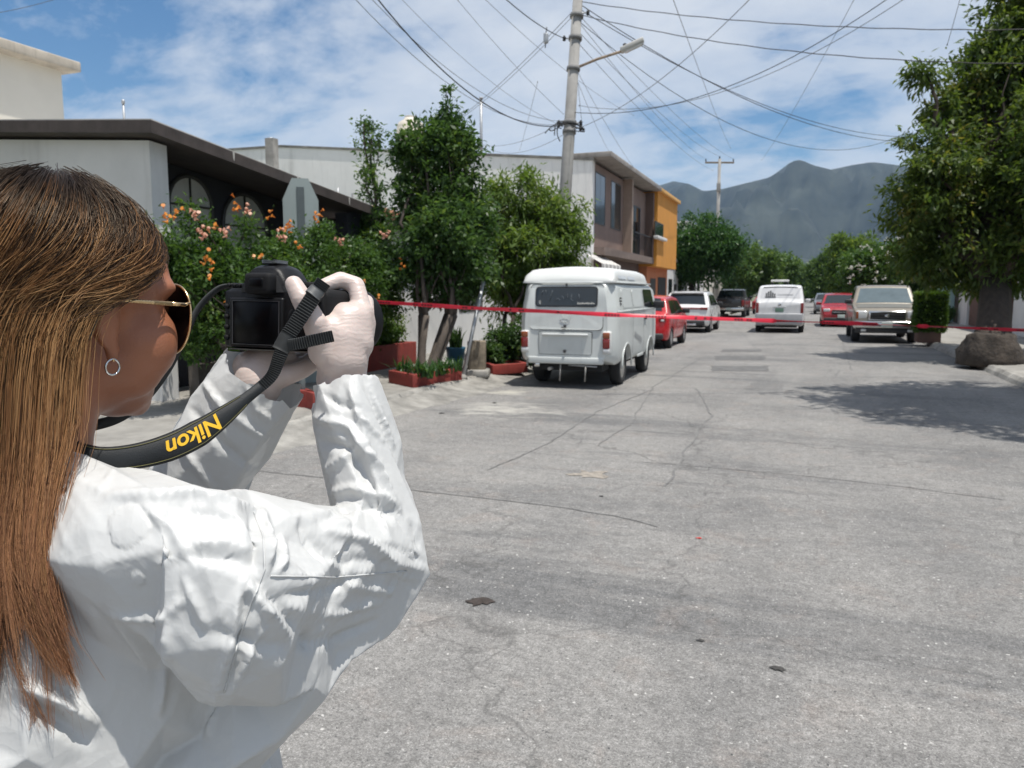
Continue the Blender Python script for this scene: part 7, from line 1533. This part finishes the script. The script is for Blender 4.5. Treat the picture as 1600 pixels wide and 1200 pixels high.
for k in range(44):
    q = 2*math.pi*k/44; Mx = LM @ Matrix.Rotation(q, 4, 'Z'); rg_.box(0.0345, 0.0358, -0.0014, 0.0014, 0.020, 0.048, Mx); rg_.box(0.0365, 0.0376, -0.0014, 0.0014, 0.068, 0.090, Mx)
rg_.build('ribbed_ring', M_crub, lens)
MB().lathe([(0.0362, 0.098), (0.0385, 0.104), (0.0445, 0.132), (0.0452, 0.136), (0.0440, 0.137), (0.0375, 0.106), (0.034, 0.104)], 44, LM).build('lens_hood', M_cbody, lens)
MB().lathe([(0, 0.098), (0.015, 0.0995), (0.031, 0.0965)], 30, LM).build('front_glass', M_lcd, lens)

# ---- strap: webbing from the right lug, loose tail, branded wide band to the neck, left side
M_web = mat('black_webbing', (0.024, 0.026, 0.027), 0.7, 0.3, 60, spec=0.35); M_band = mat('black_neoprene', (0.016, 0.018, 0.020), 0.6, 0.2, 40, spec=0.3, bump=0.0005, bscale=700); M_yel = mat('yellow_print', (0.78, 0.46, 0.02), 0.55, 0.06, 30)
def spline(pts, n):
    P_ = [np.array(p, float) for p in pts]; P_ = [2*P_[0]-P_[1]]+P_+[2*P_[-1]-P_[-2]]; out = []; k = len(P_)-3
    for i in range(n):
        u = i/(n-1)*k; j = min(int(u), k-1); t = u-j; a, b, c, d = P_[j:j+4]; out.append(0.5*((2*b)+(-a+c)*t+(2*a-5*b+4*c-d)*t*t+(-a+3*b-3*c+d)*t**3))
    return out
def strip(pts, width, thick, n=120, ribs=0.0, twist=None):
    """flat band facing the viewer side of the wearer; returns builder and frames. pts: px,py,depth"""
    W_ = spline([tuple(atD(*p)) for p in pts], n); W_ = [Vector(p) for p in W_]; wd = width if hasattr(width, '__len__') else [width]*2; fr = []; mb = MB(); vs_ = []
    for i, p in enumerate(W_):
        t = (W_[min(i+1, n-1)]-W_[max(i-1, 0)]).normalized(); view = (CP-p).normalized(); tw = 0 if twist is None else float(np.interp(i/(n-1), [q[0] for q in twist], [q[1] for q in twist]))
        w = t.cross(view).normalized(); nn = w.cross(t).normalized(); w, nn = w*math.cos(tw)+nn*math.sin(tw), nn*math.cos(tw)-w*math.sin(tw)
        ww = float(np.interp(i/(n-1), np.linspace(0, 1, len(wd)), wd))*0.5; th = thick*0.5+(ribs*(0.5 if i % 2 else -0.5)); fr.append((p, t, w, nn, ww, th))
        for (a, b) in ((-1, -0.6), (-0.85, 1), (0.85, 1), (1, -0.6), (0.85, -1), (-0.85, -1)): vs_.append(p+w*ww*a*(1+(0.05 if ribs and i % 2 else 0))+nn*th*b)
    fs = [(6*i+j, 6*i+(j+1) % 6, 6*i+6+(j+1) % 6, 6*i+6+j) for i in range(n-1) for j in range(6)]+[tuple(range(6)), tuple(reversed(range(6*n-6, 6*n)))]
    mb.add(vs_, fs, not ribs); return mb, fr
IM = CM.inverted()
def cam_part(mb, name, m, par=None):
    mb.v = [tuple(IM @ Vector(v)) for v in mb.v]; return mb.build(name, m, par or dc)
s1, _ = strip([(506, 440, .868), (488, 466, .853), (466, 500, .843), (447, 530, .836), (436, 560, .832), (424, 588, .825), (398, 612, .808)], [0.0165, 0.0170, 0.0165, 0.016, 0.014, 0.012, 0.011], 0.0024, 110, 0.0018)
cam_part(s1, 'strap_webbing', M_web)
s2, _ = strip([(442, 540, .838), (465, 537, .832), (492, 531, .834), (520, 525, .842)], 0.0125, 0.0024, 46, 0.0018); cam_part(s2, 'strap_tail', M_web)
kp, _ = strip([(497, 452, .858), (488, 463, .853)], 0.0185, 0.006, 6); cam_part(kp, 'strap_keeper', mat('keeper_grey', (0.085, 0.088, 0.09), 0.5, 0.2, 40))
kp, _ = strip([(452, 522, .838), (438, 548, .834)], 0.0185, 0.0065, 8); cam_part(kp, 'strap_buckle', M_web)
s3, frm = strip([(408, 604, .812), (385, 622, .80), (352, 648, .785), (310, 677, .768), (262, 700, .748), (205, 714, .728), (150, 716, .712), (100, 700, .712), (60, 672, .74)], [0.011, 0.012, 0.020, 0.0275, 0.027, 0.024, 0.022, 0.022, 0.022], 0.0032, 150); cam_part(s3, 'branded_band', M_band)
for sg2 in (-1, 1):
    st_ = MB().tube([f_[0]+f_[2]*f_[4]*0.80*sg2+f_[3]*(f_[5]+0.0002) for f_ in frm[22:120]], 0.00035, 4); cam_part(st_, 'stitching', mat('olive_thread', (0.14, 0.13, 0.05), 0.8))
s4, _ = strip([(366, 446, .955), (340, 452, .94), (310, 482, .925), (288, 528, .905), (262, 578, .90), (228, 622, .885), (192, 650, .86), (150, 664, .84), (100, 668, .83)], [0.008, 0.009, 0.009, 0.009, 0.010, 0.011, 0.012, 0.013, 0.014], 0.0022, 100, twist=[(0, 0.9), (0.5, 0.6), (1, 0.3)]); cam_part(s4, 'strap_left', M_web)
def brand():
    cu = bpy.data.curves.new('t', 'FONT'); cu.body = 'Nikon'; cu.size = 1.0; cu.shear = 0.25; cu.offset = 0.022; cu.align_x = 'CENTER'; cu.align_y = 'CENTER'; to = obj('t', cu); bpy.context.view_layer.update()
    me = bpy.data.meshes.new_from_object(to.evaluated_get(bpy.context.evaluated_depsgraph_get())); bpy.data.objects.remove(to); bm = bmesh.new(); bm.from_mesh(me); bmesh.ops.triangulate(bm, faces=bm.faces[:]); bmesh.ops.subdivide_edges(bm, edges=[e for e in bm.edges if e.calc_length() > 0.15], cuts=2)
    cum = [0.0]
    for a, b in zip(frm[:-1], frm[1:]): cum.append(cum[-1]+(b[0]-a[0]).length)
    ic = min(range(150), key=lambda i: abs(i-58)); s0 = cum[ic]; sc_ = 0.0235
    for v in bm.verts:
        ss = s0-TS*v.co.x*sc_*1.0; k = max(0, min(148, int(np.searchsorted(cum, ss))-1)); t = (ss-cum[k])/max(1e-9, cum[k+1]-cum[k]); a, b = frm[k], frm[k+1]
        p = a[0].lerp(b[0], t); w = a[2].lerp(b[2], t).normalized(); nn = a[3].lerp(b[3], t).normalized(); v.co = p+w*(v.co.y*sc_*0.92*TS)+nn*(a[5]+0.0006)
    return MB().bm(bm)
TS = -1
cam_part(brand(), 'brand_lettering', M_yel)
# ================================================================== the air between here and the mountains
def haze():
    m = bpy.data.materials.new('haze'); m.use_nodes = True; nt = m.node_tree; nt.nodes.clear(); out = nt.nodes.new('ShaderNodeOutputMaterial'); v = nt.nodes.new('ShaderNodeVolumePrincipled')
    v.inputs['Color'].default_value = (0.42, 0.66, 1.0, 1); v.inputs['Density'].default_value = 0.85e-4; v.inputs['Anisotropy'].default_value = 0.0
    nt.links.new(v.outputs[0], out.inputs['Volume'])
    tag(MB().box(-7200, 7200, -1700, 8200, -1.2, 820).build('haze', m), kind='stuff')
haze()
